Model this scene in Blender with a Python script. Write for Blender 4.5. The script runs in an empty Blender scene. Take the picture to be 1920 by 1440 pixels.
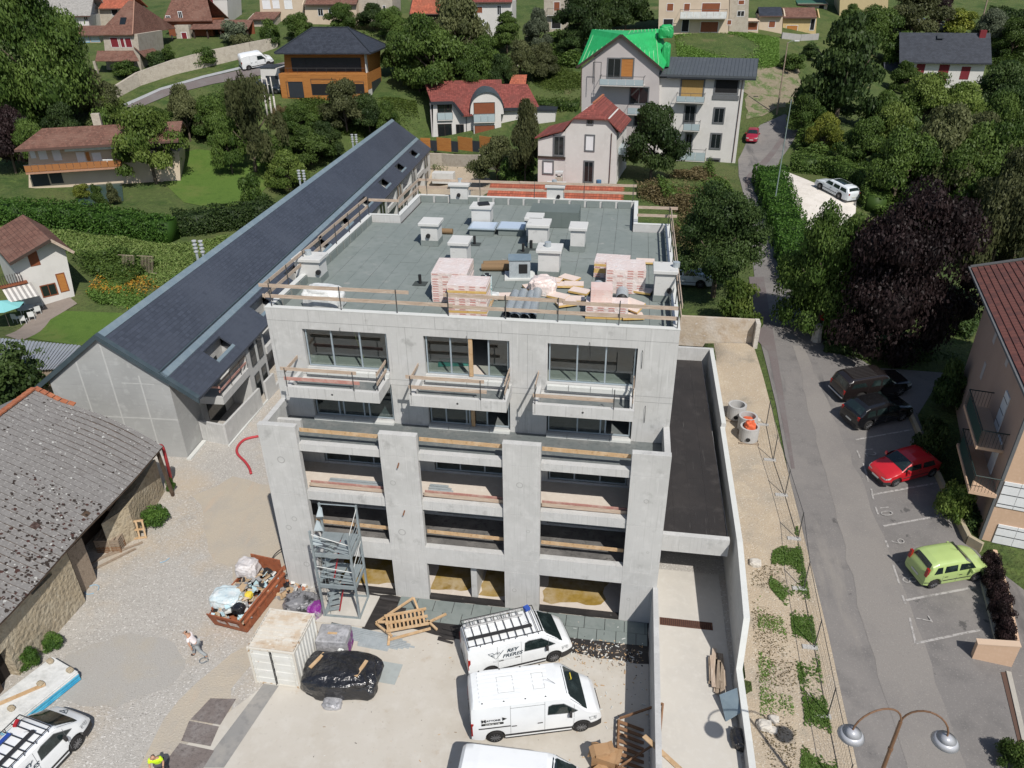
import bpy, bmesh, math, random
import numpy as np
from mathutils import Vector, Matrix
R = random.Random(11)
S = bpy.context.scene
COL = S.collection
rad = math.radians
# ------------------------------------------------------------------ camera
CAM = np.array([16.577, -27.547, 28.746]); FPX = 1399.0
PITCH, YAW, ROLL = rad(29.087), rad(-9.042), rad(-0.60)
FW = np.array([math.sin(YAW)*math.cos(PITCH), math.cos(YAW)*math.cos(PITCH), -math.sin(PITCH)])
_rt = np.array([math.cos(YAW), -math.sin(YAW), 0.0]); _up = np.cross(_rt, FW)
RT = math.cos(ROLL)*_rt + math.sin(ROLL)*_up
UP = -math.sin(ROLL)*_rt + math.cos(ROLL)*_up
cd = bpy.data.cameras.new('camera'); co = bpy.data.objects.new('camera', cd); COL.objects.link(co)
cd.sensor_width = 36; cd.lens = 36*FPX/1920; cd.clip_start = .3; cd.clip_end = 900
M = Matrix(((RT[0], UP[0], -FW[0], CAM[0]), (RT[1], UP[1], -FW[1], CAM[1]), (RT[2], UP[2], -FW[2], CAM[2]), (0, 0, 0, 1)))
co.matrix_world = M; S.camera = co
# ------------------------------------------------------------------ sky, sun, exposure
SUNV = Vector((.45, -.70, 1.0)).normalized()
w = bpy.data.worlds.new('World'); S.world = w; w.use_nodes = True
nt = w.node_tree; bg = nt.nodes['Background']; sk = nt.nodes.new('ShaderNodeTexSky'); sk.sky_type = 'NISHITA'; sk.sun_disc = False
sk.sun_elevation = math.asin(SUNV.z); sk.sun_rotation = math.atan2(SUNV.x, SUNV.y)
nt.links.new(sk.outputs[0], bg.inputs[0]); bg.inputs[1].default_value = .085
sl = bpy.data.lights.new('sun', 'SUN'); sl.energy = 4.2; sl.angle = rad(.53); sl.color = (1, .955, .89)
so = bpy.data.objects.new('sun', sl); COL.objects.link(so); so.rotation_euler = SUNV.to_track_quat('Z', 'Y').to_euler(); so.location = (40, -40, 70)
S.view_settings.view_transform = 'Standard'; S.view_settings.look = 'None'; S.view_settings.exposure = .17; S.view_settings.gamma = 1
S.view_settings.use_curve_mapping = False
# ------------------------------------------------------------------ terrain height (thin plate through surveyed spots)
CT = np.array([(-40,-40,0),(-20,-35,0),(0,-35,0),(20,-35,-.2),(-30,0,0),(-12,0,0),(0,0,0),(15,0,0),(-12,30,0),(-14,60,.5),(-5,55,1),(0,36,1),(12,32,1.6),
 (32,-25,-2),(32,-8,-.32),(32,0,.48),(32,10,1.48),(32,20,2.48),(32.5,30,3.15),(30.5,46,3.9),(31.6,66,6.6),(32.9,85,7.2),(39,62,6.2),(25,-10,-.5),(25,5,.98),(25,20,2.48),(24,30,3.1),(23.6,41,3.1),
 (40,-8,-.3),(40,8,1.3),(40,20,2.4),(52,47,1.8),(45,40,3.3),(60,10,1.2),(26.5,72,6.8),(10.3,60.5,6.3),(-7.8,92,5.6),(-10,86,2.2),(-16,87,1.5),(-32,92.5,10.2),(-66,98,14),(-56,63,4),(-50,54,3),(-33.5,26.5,.8),
 (-31,35,1.6),(-45,25,1),(-40,10,.5),(-60,30,1.5),(-80,60,6),(67,115,9),(35,116,16.6),(29,123,18.4),(0,132,18),(-36,120,18),(-120,165,27),(-60,165,27),(0,170,27),(60,175,26),(120,175,22),(100,100,8),(80,60,3),(-100,95,15),(-110,40,4),(80,0,1),(-80,-30,0),(-70,120,19),(45,90,8.5),(-22,94,10.1),(-27,101,12)], float)
def _phi(r2): return np.where(r2 > 0, r2*np.log(np.maximum(r2, 1e-9)), 0)*.5
_n = len(CT); _A = np.zeros((_n+3, _n+3))
_d2 = ((CT[:, None, :2]-CT[None, :, :2])**2).sum(-1); _A[:_n, :_n] = _phi(_d2)+np.eye(_n)*2.0
_A[:_n, _n] = 1; _A[:_n, _n+1:] = CT[:, :2]; _A[_n, :_n] = 1; _A[_n+1:, :_n] = CT[:, :2].T
_w = np.linalg.solve(_A, np.concatenate([CT[:, 2], np.zeros(3)]))
def sst(a, b, x): t = np.clip((x-a)/(b-a), 0, 1); return t*t*(3-2*t)
WALLX = 23.3
def HH(x, y):
    x = np.asarray(x, float); y = np.asarray(y, float); shp = x.shape; X = x.ravel(); Y = y.ravel()
    d2 = (X[:, None]-CT[None, :, 0])**2+(Y[:, None]-CT[None, :, 1])**2
    z = _phi(d2)@_w[:_n]+_w[_n]+_w[_n+1]*X+_w[_n+2]*Y
    # the straight street: even gradient
    st = .48+.1*Y
    k = sst(46, 41, X)*sst(-40, -30, Y)*sst(27, 20, Y); z = z*(1-k)+st*k
    # the levelled building site
    k = sst(-40, -24, X)*np.where(X < WALLX, 1, 0)*sst(33, 23.8, Y)*np.where(X < 0, sst(26, 18, Y-20*sst(-2, -8, X)), 1)
    z = z*(1-k)
    k = sst(-24, -17, X)*sst(1, -3, X)*sst(74, 40, Y); z = z*(1-k)
    return z.reshape(shp)
def H(x, y): return float(HH(np.array([x]), np.array([y]))[0])
def rayd(px, py): return FW+RT*(px-960)/FPX+UP*(720-py)/FPX
def gp(px, py, z=0.0):
    d = rayd(px, py); return CAM+d*((z-CAM[2])/d[2])
_T = np.linspace(18, 330, 800)
def on(px, py):
    d = rayd(px, py); P = CAM[None]+d[None]*_T[:, None]; h = P[:, 2]-HH(P[:, 0], P[:, 1])
    i = int(np.argmax(h < 0)) if (h < 0).any() else len(_T)-1
    a, b = _T[max(i-1, 0)], _T[i]
    for _ in range(18):
        m = (a+b)/2; p = CAM+d*m
        if p[2] < H(p[0], p[1]): b = m
        else: a = m
    return CAM+d*b
def depth(p): return float((np.array(p, float)-CAM)@FW)
def ppm(p): return FPX/depth(p)          # photo pixels per metre at a place
def atY(px, py, y):
    d = rayd(px, py); return CAM+d*((y-CAM[1])/d[1])
# ------------------------------------------------------------------ materials
MATS = {}
def mat(name, col, rough=.8, layers=(), bump=None, metal=0, spec=.3, joints=None, trans=0, coat=0, alpha=None):
    """col: base colour; layers: (noise scale, colour, low, high[, (sx,sy,sz)]) mixed in where noise is high; bump (scale, strength)"""
    if name in MATS: return MATS[name]
    m = bpy.data.materials.new(name); m.use_nodes = True; t = m.node_tree; n = t.nodes; L = t.links.new
    p = n['Principled BSDF']; p.inputs['Roughness'].default_value = rough; p.inputs['Metallic'].default_value = metal
    p.inputs['Specular IOR Level'].default_value = spec
    if coat: p.inputs['Coat Weight'].default_value = coat; p.inputs['Coat Roughness'].default_value = .06
    tc = n.new('ShaderNodeTexCoord'); src = None
    rgb = n.new('ShaderNodeRGB'); rgb.outputs[0].default_value = (*col, 1); src = rgb.outputs[0]
    for ly in layers:
        sc, c2, lo, hi = ly[:4]
        nz = n.new('ShaderNodeTexNoise'); nz.inputs['Scale'].default_value = sc; nz.inputs['Detail'].default_value = 6; nz.inputs['Roughness'].default_value = .62
        if len(ly) > 4:
            mp = n.new('ShaderNodeMapping'); mp.inputs['Scale'].default_value = ly[4]; L(tc.outputs['Object'], mp.inputs[0]); L(mp.outputs[0], nz.inputs['Vector'])
        else: L(tc.outputs['Object'], nz.inputs['Vector'])
        mr = n.new('ShaderNodeMapRange'); mr.inputs[1].default_value = lo; mr.inputs[2].default_value = hi; L(nz.outputs[0], mr.inputs[0])
        mx = n.new('ShaderNodeMix'); mx.data_type = 'RGBA'; L(mr.outputs[0], mx.inputs[0]); L(src, mx.inputs[6]); mx.inputs[7].default_value = (*c2, 1); src = mx.outputs[2]
    L(src, p.inputs['Base Color'])
    if bump:
        nz = n.new('ShaderNodeTexNoise'); nz.inputs['Scale'].default_value = bump[0]; nz.inputs['Detail'].default_value = 5; L(tc.outputs['Object'], nz.inputs['Vector'])
        bp = n.new('ShaderNodeBump'); bp.inputs['Strength'].default_value = bump[1]; bp.inputs['Distance'].default_value = bump[2] if len(bump) > 2 else .02
        L(nz.outputs[0], bp.inputs['Height']); L(bp.outputs[0], p.inputs['Normal'])
    MATS[name] = m; return m
def pmat(name, col, rough=.8, k=.18, sc=1.5, bump=None, **kw):   # plain material with wear: darker and lighter drifts
    d = tuple(c*(1-k) for c in col); e = tuple(min(1, c*(1+k)) for c in col)
    return mat(name, col, rough, [(sc, d, .45, .75), (sc*5, e, .5, .8)], bump, **kw)
def glass(name, col=(.012, .016, .018), rough=.04, spec=.7):
    return mat(name, col, rough, spec=spec)
# ------------------------------------------------------------------ mesh builder
class MB:
    def __init__(s): s.v = []; s.f = []; s.m = []
    def add(s, vs, fs, m=0):
        o = len(s.v); s.v += [tuple(map(float, q)) for q in vs]; s.f += [tuple(i+o for i in q) for q in fs]; s.m += [m]*len(fs); return s
    def quad(s, *p, m=0): return s.add(p, [tuple(range(len(p)))], m)
    def box(s, a, b, m=0):
        x0, y0, z0 = [min(a[i], b[i]) for i in range(3)]; x1, y1, z1 = [max(a[i], b[i]) for i in range(3)]
        return s.add([(x0,y0,z0),(x1,y0,z0),(x1,y1,z0),(x0,y1,z0),(x0,y0,z1),(x1,y0,z1),(x1,y1,z1),(x0,y1,z1)], BF, m)
    def obox(s, c, size, rz=0, m=0, rx=0, ry=0):
        q = Matrix.Rotation(rz, 3, 'Z') @ Matrix.Rotation(ry, 3, 'Y') @ Matrix.Rotation(rx, 3, 'X'); h = [k/2 for k in size]; c = Vector(c)
        return s.add([c+q@Vector((sx*h[0], sy*h[1], sz*h[2])) for sz in (-1, 1) for sx, sy in ((-1,-1),(1,-1),(1,1),(-1,1))], BF, m)
    def bar(s, p, q, wd, ht, m=0, up=(0, 0, 1)):
        p = Vector(p); q = Vector(q); d = (q-p).normalized(); u = Vector(up)
        if abs(d.dot(u)) > .98: u = Vector((1, 0, 0))
        a = d.cross(u).normalized(); b = a.cross(d)
        o = [a*wd/2*sx+b*ht/2*sy for sx, sy in ((-1,-1),(1,-1),(1,1),(-1,1))]
        return s.add([p+k for k in o]+[q+k for k in o], BF, m)
    def cyl(s, p, q, r0, r1=None, n=10, m=0, cap=True):
        r1 = r0 if r1 is None else r1; p = Vector(p); q = Vector(q); d = (q-p).normalized(); u = Vector((0, 0, 1)) if abs(d.z) < .95 else Vector((1, 0, 0))
        a = d.cross(u).normalized(); b = a.cross(d); vs = []
        for k, (c, rr) in enumerate(((p, r0), (q, r1))):
            vs += [c+(a*math.cos(2*math.pi*i/n)+b*math.sin(2*math.pi*i/n))*rr for i in range(n)]
        fs = [(i, (i+1) % n, n+(i+1) % n, n+i) for i in range(n)]
        if cap: fs += [tuple(range(n))[::-1], tuple(range(n, 2*n))]
        return s.add(vs, fs, m)
    def tube(s, pts, r, n=6, m=0):
        for i in range(len(pts)-1):
            ra = r[i] if isinstance(r, (list, tuple)) else r; rb = r[i+1] if isinstance(r, (list, tuple)) else r
            s.cyl(pts[i], pts[i+1], ra, rb, n, m, cap=(i in (0, len(pts)-2)))
        return s
    def prism(s, poly, z0, z1, m=0, mt=None):
        n = len(poly); z0 = z0 if isinstance(z0, (list, tuple)) else [z0]*n; z1 = z1 if isinstance(z1, (list, tuple)) else [z1]*n
        vs = [(*poly[i][:2], z0[i]) for i in range(n)]+[(*poly[i][:2], z1[i]) for i in range(n)]
        s.add(vs, [(i, (i+1) % n, n+(i+1) % n, n+i) for i in range(n)]+[tuple(range(n))[::-1]], m)
        return s.add(vs[n:], [tuple(range(n))], m if mt is None else mt)
    def slab(s, poly, th, m=0):   # 3-D polygon thickened downward
        n = len(poly); vs = [tuple(p) for p in poly]+[(p[0], p[1], p[2]-th) for p in poly]
        return s.add(vs, [tuple(range(n)), tuple(range(n, 2*n))[::-1]]+[(i, n+i, n+(i+1) % n, (i+1) % n) for i in range(n)], m)
    def xslab(s, poly, off, m=0):   # 3-D polygon thickened along a vector
        n = len(poly); vs = [tuple(p) for p in poly]+[tuple(p[i]+off[i] for i in range(3)) for p in poly]
        return s.add(vs, [tuple(range(n)), tuple(range(n, 2*n))[::-1]]+[(i, n+i, n+(i+1) % n, (i+1) % n) for i in range(n)], m)
    def mesh(s, name, mats, smooth=False):
        me = bpy.data.meshes.new(name); me.from_pydata(s.v, [], s.f)
        for k in mats: me.materials.append(k)
        if len(mats) > 1: me.polygons.foreach_set('material_index', s.m)
        if smooth: me.polygons.foreach_set('use_smooth', [True]*len(s.f))
        bm = bmesh.new(); bm.from_mesh(me); bmesh.ops.recalc_face_normals(bm, faces=bm.faces); bm.to_mesh(me); bm.free()
        me.update(); return me
    def build(s, name, mats, parent=None, smooth=False, loc=None, **kw):
        if not isinstance(mats, (list, tuple)): mats = [mats]
        return link(name, s.mesh(name, mats, smooth), parent, loc, **kw)
BF = [(0,3,2,1),(4,5,6,7),(0,1,5,4),(1,2,6,5),(2,3,7,6),(3,0,4,7)]
def link(name, me, parent=None, loc=None, rz=0, **kw):
    o = bpy.data.objects.new(name, me); COL.objects.link(o); o.parent = parent
    if loc is not None: o.location = loc
    if rz: o.rotation_euler[2] = rz
    for k, v in kw.items(): o[k] = v
    return o
def tag(o, label, cat, group=None):
    o['label'] = label; o['category'] = cat
    if group: o['group'] = group
    return o
def thing(name, label, cat, loc=(0, 0, 0), rz=0, group=None):
    o = bpy.data.objects.new(name, None); COL.objects.link(o); o.location = loc; o.rotation_euler[2] = rz; o.empty_display_size = .3
    return tag(o, label, cat, group)
def copy_tree(o, parent=None):
    c = o.copy(); COL.objects.link(c)
    if parent is not None: c.parent = parent
    for ch in o.children: copy_tree(ch, c)
    return c
def struct(o): o['kind'] = 'structure'; return o
def stuff(o): o['kind'] = 'stuff'; return o
def inset(b, x0, z0, x1, z1, y, t, d, m=0):   # a rectangular frame in the xz plane
    b.box((x0, y, z0), (x1, y+d, z0+t), m); b.box((x0, y, z1-t), (x1, y+d, z1), m); b.box((x0, y, z0+t), (x0+t, y+d, z1-t), m); b.box((x1-t, y, z0+t), (x1, y+d, z1-t), m)
    return b
def bevel(o, wd=.02, seg=2):
    md = o.modifiers.new('bevel', 'BEVEL'); md.width = wd; md.segments = seg; md.limit_method = 'ANGLE'; return o
def subpoly(poly, res):   # flat polygon cut on a regular grid
    bm = bmesh.new(); vs = [bm.verts.new((p[0], p[1], 0)) for p in poly]; bm.faces.new(vs)
    xs = [p[0] for p in poly]; ys = [p[1] for p in poly]
    for ax, lo, hi in ((0, min(xs), max(xs)), (1, min(ys), max(ys))):
        k = math.ceil(lo/res)*res
        while k < hi:
            no = Vector((1, 0, 0)) if ax == 0 else Vector((0, 1, 0))
            bmesh.ops.bisect_plane(bm, geom=bm.verts[:]+bm.edges[:]+bm.faces[:], plane_co=no*k, plane_no=no, dist=1e-5); k += res
    return bm
def drape(name, poly, m, dz=.03, res=1.0, rag=0):
    if rag:
        q = []
        for i in range(len(poly)):
            a = Vector(poly[i][:2]); b = Vector(poly[(i+1) % len(poly)][:2]); n = max(1, int((b-a).length/1.2)); nn = (b-a).orthogonal().normalized() if n else Vector((0, 0))
            for j in range(n): q.append(a.lerp(b, j/n)+nn*R.uniform(-rag, rag))
        poly = q
    bm = subpoly(poly, res); co_ = np.array([v.co[:] for v in bm.verts]); z = HH(co_[:, 0], co_[:, 1])+dz
    for v, k in zip(bm.verts, z): v.co.z = k
    me = bpy.data.meshes.new(name); bm.normal_update()
    for fc in bm.faces:
        if fc.normal.z < 0: fc.normal_flip()
        fc.smooth = True
    bm.to_mesh(me); bm.free(); me.materials.append(m)
    return struct(link(name, me))
def pix(*pp): return [tuple(on(*p)[:2]) for p in pp]
def pix0(*pp): return [tuple(gp(*p)[:2]) for p in pp]
# ================================================================== GROUND
m_grass = mat('meadow_grass', (.066, .092, .026), .95, [(.05, (.095, .11, .036), .45, .65), (.3, (.036, .068, .014), .48, .66), (1.6, (.09, .13, .032), .52, .7), (4, (.03, .055, .012), .56, .7), (.12, (.16, .135, .07), .62, .72)], (4, 1.0, .25))
m_lawn = mat('lawn_grass', (.07, .125, .02), .95, [(.2, (.11, .135, .034), .48, .68), (1.2, (.048, .095, .014), .5, .72), (6, (.09, .15, .028), .5, .7)], (10, 1.0, .08))
m_gravel = mat('gravel', (.385, .365, .335), .95, [(.12, (.42, .36, .285), .48, .66), (.5, (.33, .315, .29), .5, .7), (8.5, (.6, .58, .55), .55, .64), (11, (.19, .18, .165), .57, .67), (3, (.43, .41, .38), .52, .7), (.22, (.44, .37, .285), .52, .74)], (16, 1.0, .045))
m_grey_gravel = mat('grey_gravel', (.345, .33, .305), .95, [(.5, (.36, .33, .28), .5, .7), (16, (.43, .41, .38), .55, .7), (19, (.2, .19, .17), .58, .72)], (24, .7, .03))
m_dirt = mat('dirt', (.39, .32, .235), .95, [(.25, (.34, .295, .235), .48, .65), (.9, (.44, .37, .275), .5, .7), (11, (.54, .5, .43), .57, .68), (14, (.24, .2, .15), .58, .7), (.5, (.27, .235, .18), .58, .72)], (14, 1.0, .05))
m_slab = mat('concrete_slab', (.47, .44, .39), .85, [(.25, (.42, .385, .33), .48, .7), (1.3, (.5, .475, .43), .5, .75), (5, (.39, .36, .32), .6, .75), (1.0, (.4, .34, .27), .62, .75)], (30, .2, .01))
m_ramp = mat('ramp_concrete', (.49, .465, .42), .8, [(.4, (.44, .42, .385), .48, .7), (3, (.52, .5, .46), .5, .75)], (30, .15, .01))
m_asphalt = mat('asphalt', (.17, .16, .153), .93, [(.15, (.215, .2, .187), .45, .68), (.7, (.135, .128, .124), .5, .7), (14, (.25, .235, .22), .56, .7), (.5, (.105, .1, .098), .6, .68, (1, .12, 1)), (.9, (.09, .086, .084), .66, .7), (.3, (.24, .222, .2), .62, .72, (1, .15, 1))], (40, .5, .02))
m_asphalt_old = mat('worn_asphalt', (.215, .2, .185), .93, [(.2, (.18, .168, .16), .48, .68), (16, (.27, .255, .235), .55, .7), (20, (.14, .133, .127), .58, .72)], (40, .6, .02))
m_asphalt_dark = mat('patched_asphalt', (.14, .118, .115), .93, [(.4, (.16, .15, .145), .48, .68), (14, (.18, .17, .165), .55, .7)], (40, .4, .02))
def ground():
    def lines(parts):
        o = []
        for a, b, s in parts: o += list(np.arange(a, b-1e-6, s))
        return np.array(o+[parts[-1][1]])
    xs = lines([(-220, -100, 8), (-100, -50, 2.5), (-50, 23, 1.0), (23, 23.3, .29), (23.3, 60, 1.0), (60, 100, 2.5), (100, 200, 8)])
    ys = lines([(-60, -32, 4), (-32, 100, 1.0), (100, 150, 2.5), (150, 230, 8)])
    X, Y = np.meshgrid(xs, ys); Z = HH(X, Y); n = len(xs)
    v = np.stack([X.ravel(), Y.ravel(), Z.ravel()], 1)
    i = np.arange((len(ys)-1)*(n-1)); r_, c_ = i//(n-1), i % (n-1); a = r_*n+c_
    f = np.stack([a, a+1, a+n+1, a+n], 1)
    me = bpy.data.meshes.new('ground'); me.from_pydata(v.tolist(), [], f.tolist()); me.polygons.foreach_set('use_smooth', [True]*len(f)); me.materials.append(m_grass); me.update()
    return struct(link('ground', me))
ground()
def sheet(name, poly, m, z):
    b = MB(); b.quad(*[(p[0], p[1], z) for p in poly]); return struct(b.build(name, m))
def ragged(poly, amp, step=1.0):
    q = []
    for i in range(len(poly)):
        a = Vector(poly[i][:2]); b = Vector(poly[(i+1) % len(poly)][:2]); n = max(1, int((b-a).length/step))
        nn = Vector((-(b-a).y, (b-a).x)).normalized()
        for j in range(n): q.append(tuple(a.lerp(b, j/n)+nn*R.uniform(-amp, amp)))
    return q
sheet('gravel_yard', [(-23.8, -34), (23.2, -34), (23.2, 23.2), (-2, 23.5), (-2, 39), (-12, 39), (-17.5, 10), (-17.5, 2)], m_gravel, .006)
sheet('compacted_dirt', ragged(pix0((440, 1440), (260, 1440), (330, 1310), (470, 1205), (470, 1130), (400, 1030), (360, 930), (440, 890), (520, 910), (540, 1000), (560, 1080), (530, 1180), (440, 1290)), .3), m_dirt if False else mat('yard_dirt', (.41, .36, .29), .95, [(.6, (.37, .335, .285), .45, .65), (12, (.5, .46, .4), .6, .72), (.9, (.43, .35, .27), .55, .72, (1, .25, 1))], (12, .8, .05)), .010)
sheet('grey_gravel_patch', ragged(pix0((110, 1310), (125, 1225), (250, 1186), (330, 1205), (350, 1240), (320, 1290), (220, 1325), (150, 1325)), .12, .5), m_grey_gravel, .014)
sheet('concrete_yard', pix0((338, 1440), (345, 1400), (500, 1282), (560, 1130), (700, 1120), (1165, 1166), (1216, 1172), (1216, 1445), (1216, 1600), (250, 1600)), m_slab, .018)
sheet('ramp', [(19.2, -14), (22.75, -14), (22.75, 4), (19.2, 4)], m_ramp, .022)
sheet('concrete_path', pix0((375, 1440), (500, 1275), (525, 1283), (420, 1440)), mat('old_concrete', (.24, .235, .225), .9, [(.6, (.3, .285, .26), .45, .65), (2, (.19, .185, .18), .5, .7)], (20, .3, .01)), .022)
for q in (((395, 1310), (443, 1311), (413, 1360), (357, 1350)), ((355, 1352), (411, 1363), (395, 1400), (340, 1390)), ((337, 1394), (402, 1408), (360, 1475), (275, 1475))):
    sheet('pit_cover', pix0(*q), mat('rough_slab', (.165, .14, .13), .95, [(1.2, (.22, .2, .19), .45, .65), (6, (.11, .095, .09), .5, .7)], (14, .9, .04)), .028)
# black membrane apron and grey bitumen sheets at the foot of the tower
m_memb_blk = mat('black_membrane', (.028, .026, .026), .55, [(.7, (.045, .04, .038), .45, .7), (5, (.1, .095, .09), .64, .75), (2, (.055, .05, .048), .5, .7, (.2, 3, 1))], (18, .4, .02))
m_bitumen = mat('bitumen_sheet', (.18, .208, .198), .9, [(.35, (.215, .24, .23), .45, .7), (2.2, (.155, .182, .173), .5, .72), (1.2, (.26, .27, .255), .64, .74)], (60, .3, .01))
sheet('membrane_apron', ragged([(4.4, -.0), (19.0, -.0), (19.0, -2.55), (8.6, -2.3), (6.9, -2.05), (4.9, -2.6)], .08, .6), m_memb_blk, .026)
bp = thing('bitumen_paving', 'grey bitumen sheets laid in rows along the foot of the tower', 'waterproofing', (0, 0, 0))
for row, (y0, y1) in enumerate(((-.78, -.03), (-1.5, -.8))):
    x = 6.2+.5*row
    while x < 18.9:
        x1 = min(x+R.uniform(.92, 1.02), 18.95); z = .032+R.uniform(0, .004)
        MB().box((x, y0+R.uniform(-.02, .02), .029), (x1-.03, y1, z+.018)).build('bitumen_sheet', m_bitumen, bp); x = x1
# street side: verge, road, parking
drape('dirt_verge', [(23.05, -22), (27.3, -22), (27.5, 0), (27.3, 14), (27.1, 22), (26.9, 26.8), (21.2, 26.8), (21.2, 24.3), (23.35, 24.3), (23.35, -2.9), (23.05, -3.1)], m_dirt, .09, 1.0)
def ribbon(pts, widths, m, name, dz):
    b = []; n = len(pts)
    for i, p in enumerate(pts):
        a = Vector(pts[max(i-1, 0)][:2]); c = Vector(pts[min(i+1, n-1)][:2]); t = (c-a).normalized(); nr = Vector((t.y, -t.x))
        b.append((Vector(p[:2])-nr*widths[i], Vector(p[:2])+nr*widths[i]))
    return drape(name, [tuple(k[0]) for k in b]+[tuple(k[1]) for k in b[::-1]], m, dz, 1.0)
road_l = pix((1545, 1440), (1500, 1010), (1455, 760), (1425, 640), (1420, 560), (1410, 470), (1400, 400), (1385, 330), (1384, 300), (1400, 265), (1425, 235), (1470, 215))
road_r = pix((1512, 222), (1495, 250), (1462, 300), (1452, 330), (1462, 400), (1480, 470), (1510, 560), (1530, 630), (1640, 690), (1770, 700), (1720, 780), (1800, 1000), (1845, 1050))
drape('road', road_l[::1]+[road_r[0]]+road_r[1:]+[(40.5, 0), (41.5, -14), (41.5, -24), (27.5, -24)], m_asphalt, .045, 1.0)
drape('worn_lane', ragged([(29.6, -22), (31.4, -22), (31.9, -4), (31.7, 8), (31.0, 20), (30.6, 27), (29.9, 27), (29.6, 14), (29.3, 0)], .12), m_asphalt_old, .055, 1.0)
drape('patched_strip', pix((1404, 520), (1432, 520), (1452, 640), (1490, 880), (1484, 880), (1440, 660), (1420, 640)), m_asphalt_dark, .062, 1.0)
drape('patched_lane', pix((1462, 258), (1470, 262), (1412, 340), (1398, 352), (1396, 335)), m_asphalt_dark, .06, 1.0)
m_paint = mat('worn_white_paint', (.36, .345, .33), .9, [(5, (.2, .19, .18), .45, .62)])
def paint(pts, wd=.12):   # painted line on the street
    for a, b in zip(pts[:-1], pts[1:]):
        a = Vector(a[:2]); b = Vector(b[:2]); n = (b-a).orthogonal().normalized()*wd/2
        drape('parking_marking', [tuple(a+n), tuple(b+n), tuple(b-n), tuple(a-n)], m_paint, .068, 1.0)
for a, b in (((1716, 1208), (1836, 1183)), ((1698, 1127), (1826, 1103)), ((1656, 988), (1776, 966)), ((1636, 929), (1757, 907)), ((1604, 826), (1710, 807))): paint(pix(a, b))
for a, b in (((1705, 1160), (1716, 1208)), ((1691, 1118), (1697, 1134)), ((1674, 1060), (1686, 1098)), ((1660, 1015), (1665, 1028)), ((1641, 952), (1646, 966)), ((1633, 918), (1637, 938)), ((1618, 870), (1628, 905)), ((1606, 845), (1612, 860))): paint(pix(a, b), .1)
def text_mesh(name, s, size, m, ext=.002, shear=0, bold=0):
    cu = bpy.data.curves.new(name, 'FONT'); cu.body = s; cu.size = size; cu.extrude = ext; cu.align_x = 'CENTER'; cu.align_y = 'CENTER'; cu.shear = shear; cu.offset = bold
    o = bpy.data.objects.new(name, cu); COL.objects.link(o); dg = bpy.context.evaluated_depsgraph_get(); me = bpy.data.meshes.new_from_object(o.evaluated_get(dg)); bpy.data.objects.remove(o); me.name = name
    me.materials.clear(); me.materials.append(m); return me
for s, q in (('7', (1730, 1163)), ('8', (1703, 1089)), ('9', (1682, 1017)), ('10', (1657, 959)), ('12', (1628, 849))):
    p = on(*q); o = link('bay_number', text_mesh('bay_number', s, 1.0, m_paint, .003, 0, -.012), None, (p[0], p[1], p[2]+.075)); struct(o)
    o.rotation_euler = (math.atan(.1), 0, rad(-80))
# gravel car park on the right, site gravel beyond the tower
drape('gravel_car_park', pix((1462, 318), (1530, 345), (1606, 372), (1604, 400), (1560, 440), (1535, 452), (1500, 440), (1490, 400), (1475, 350)), mat('white_gravel', (.6, .56, .51), .95, [(1, (.52, .48, .43), .45, .65), (8, (.7, .67, .63), .55, .7)], (12, .7, .04)), .05, 1.0)
drape('site_gravel', pix((785, 345), (790, 305), (850, 300), (880, 315), (915, 330), (930, 352), (900, 372), (790, 372)), m_dirt, .05, 1.0, .2)
drape('bare_soil', pix((1400, 225), (1395, 140), (1430, 125), (1500, 130), (1500, 180), (1470, 200), (1440, 215)), mat('bare_soil', (.2, .17, .115), .95, [(.5, (.08, .12, .035), .48, .6), (3, (.26, .22, .155), .5, .7)], (6, .9, .08)), .06, 1.0, .5)
drape('upper_road', pix((235, 200), (300, 170), (380, 148), (460, 130), (520, 120), (555, 112), (560, 126), (470, 146), (400, 158), (320, 178), (255, 205)), m_asphalt_dark, .08, 1.0)
drape('pavement', pix((232, 196), (300, 166), (380, 143), (460, 124), (462, 128), (382, 147), (302, 170), (237, 200)), pmat('pavement_grey', (.3, .31, .32)), .1, 1.0)
drape('garden_lawn', pix((345, 380), (300, 335), (330, 290), (370, 280), (480, 295), (520, 330), (480, 370), (420, 395)), m_lawn, .05, 1.0)
drape('small_lawn', pix((35, 632), (105, 583), (235, 588), (170, 650)), m_lawn, .05, 1.0)
# ================================================================== THE TOWER UNDER CONSTRUCTION
m_conc = mat('fair_faced_concrete', (.465, .465, .455), .85, [(.35, (.41, .41, .40), .45, .68), (1.6, (.51, .51, .50), .5, .7), (.9, (.34, .34, .33), .6, .7), (1.1, (.30, .295, .28), .68, .735), (2.2, (.36, .36, .35), .56, .7, (7, 7, .16)), (1.3, (.53, .53, .52), .6, .72, (5, 5, .3)), (9, (.5, .5, .49), .6, .7)], (25, .18, .01))
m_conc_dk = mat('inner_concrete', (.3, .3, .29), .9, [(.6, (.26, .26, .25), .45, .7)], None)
m_coping = pmat('pale_coping', (.55, .56, .54), .75, .08)
m_timber = mat('scaffold_plank', (.40, .31, .24), .85, [(1.5, (.5, .42, .34), .45, .65, (1, 8, 8)), (3, (.28, .21, .16), .52, .7, (1, 10, 10))])
m_timber_lt = mat('fresh_timber', (.45, .3, .165), .8, [(2, (.52, .38, .24), .45, .65), (6, (.34, .21, .1), .55, .7)])
m_timber_old = mat('weathered_board', (.25, .195, .145), .9, [(2, (.33, .27, .21), .45, .65, (1, 8, 8)), (5, (.16, .12, .085), .55, .7)])
m_pinkboard = mat('red_stained_board', (.4, .2, .17), .85, [(2, (.48, .33, .28), .45, .65)])
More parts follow.
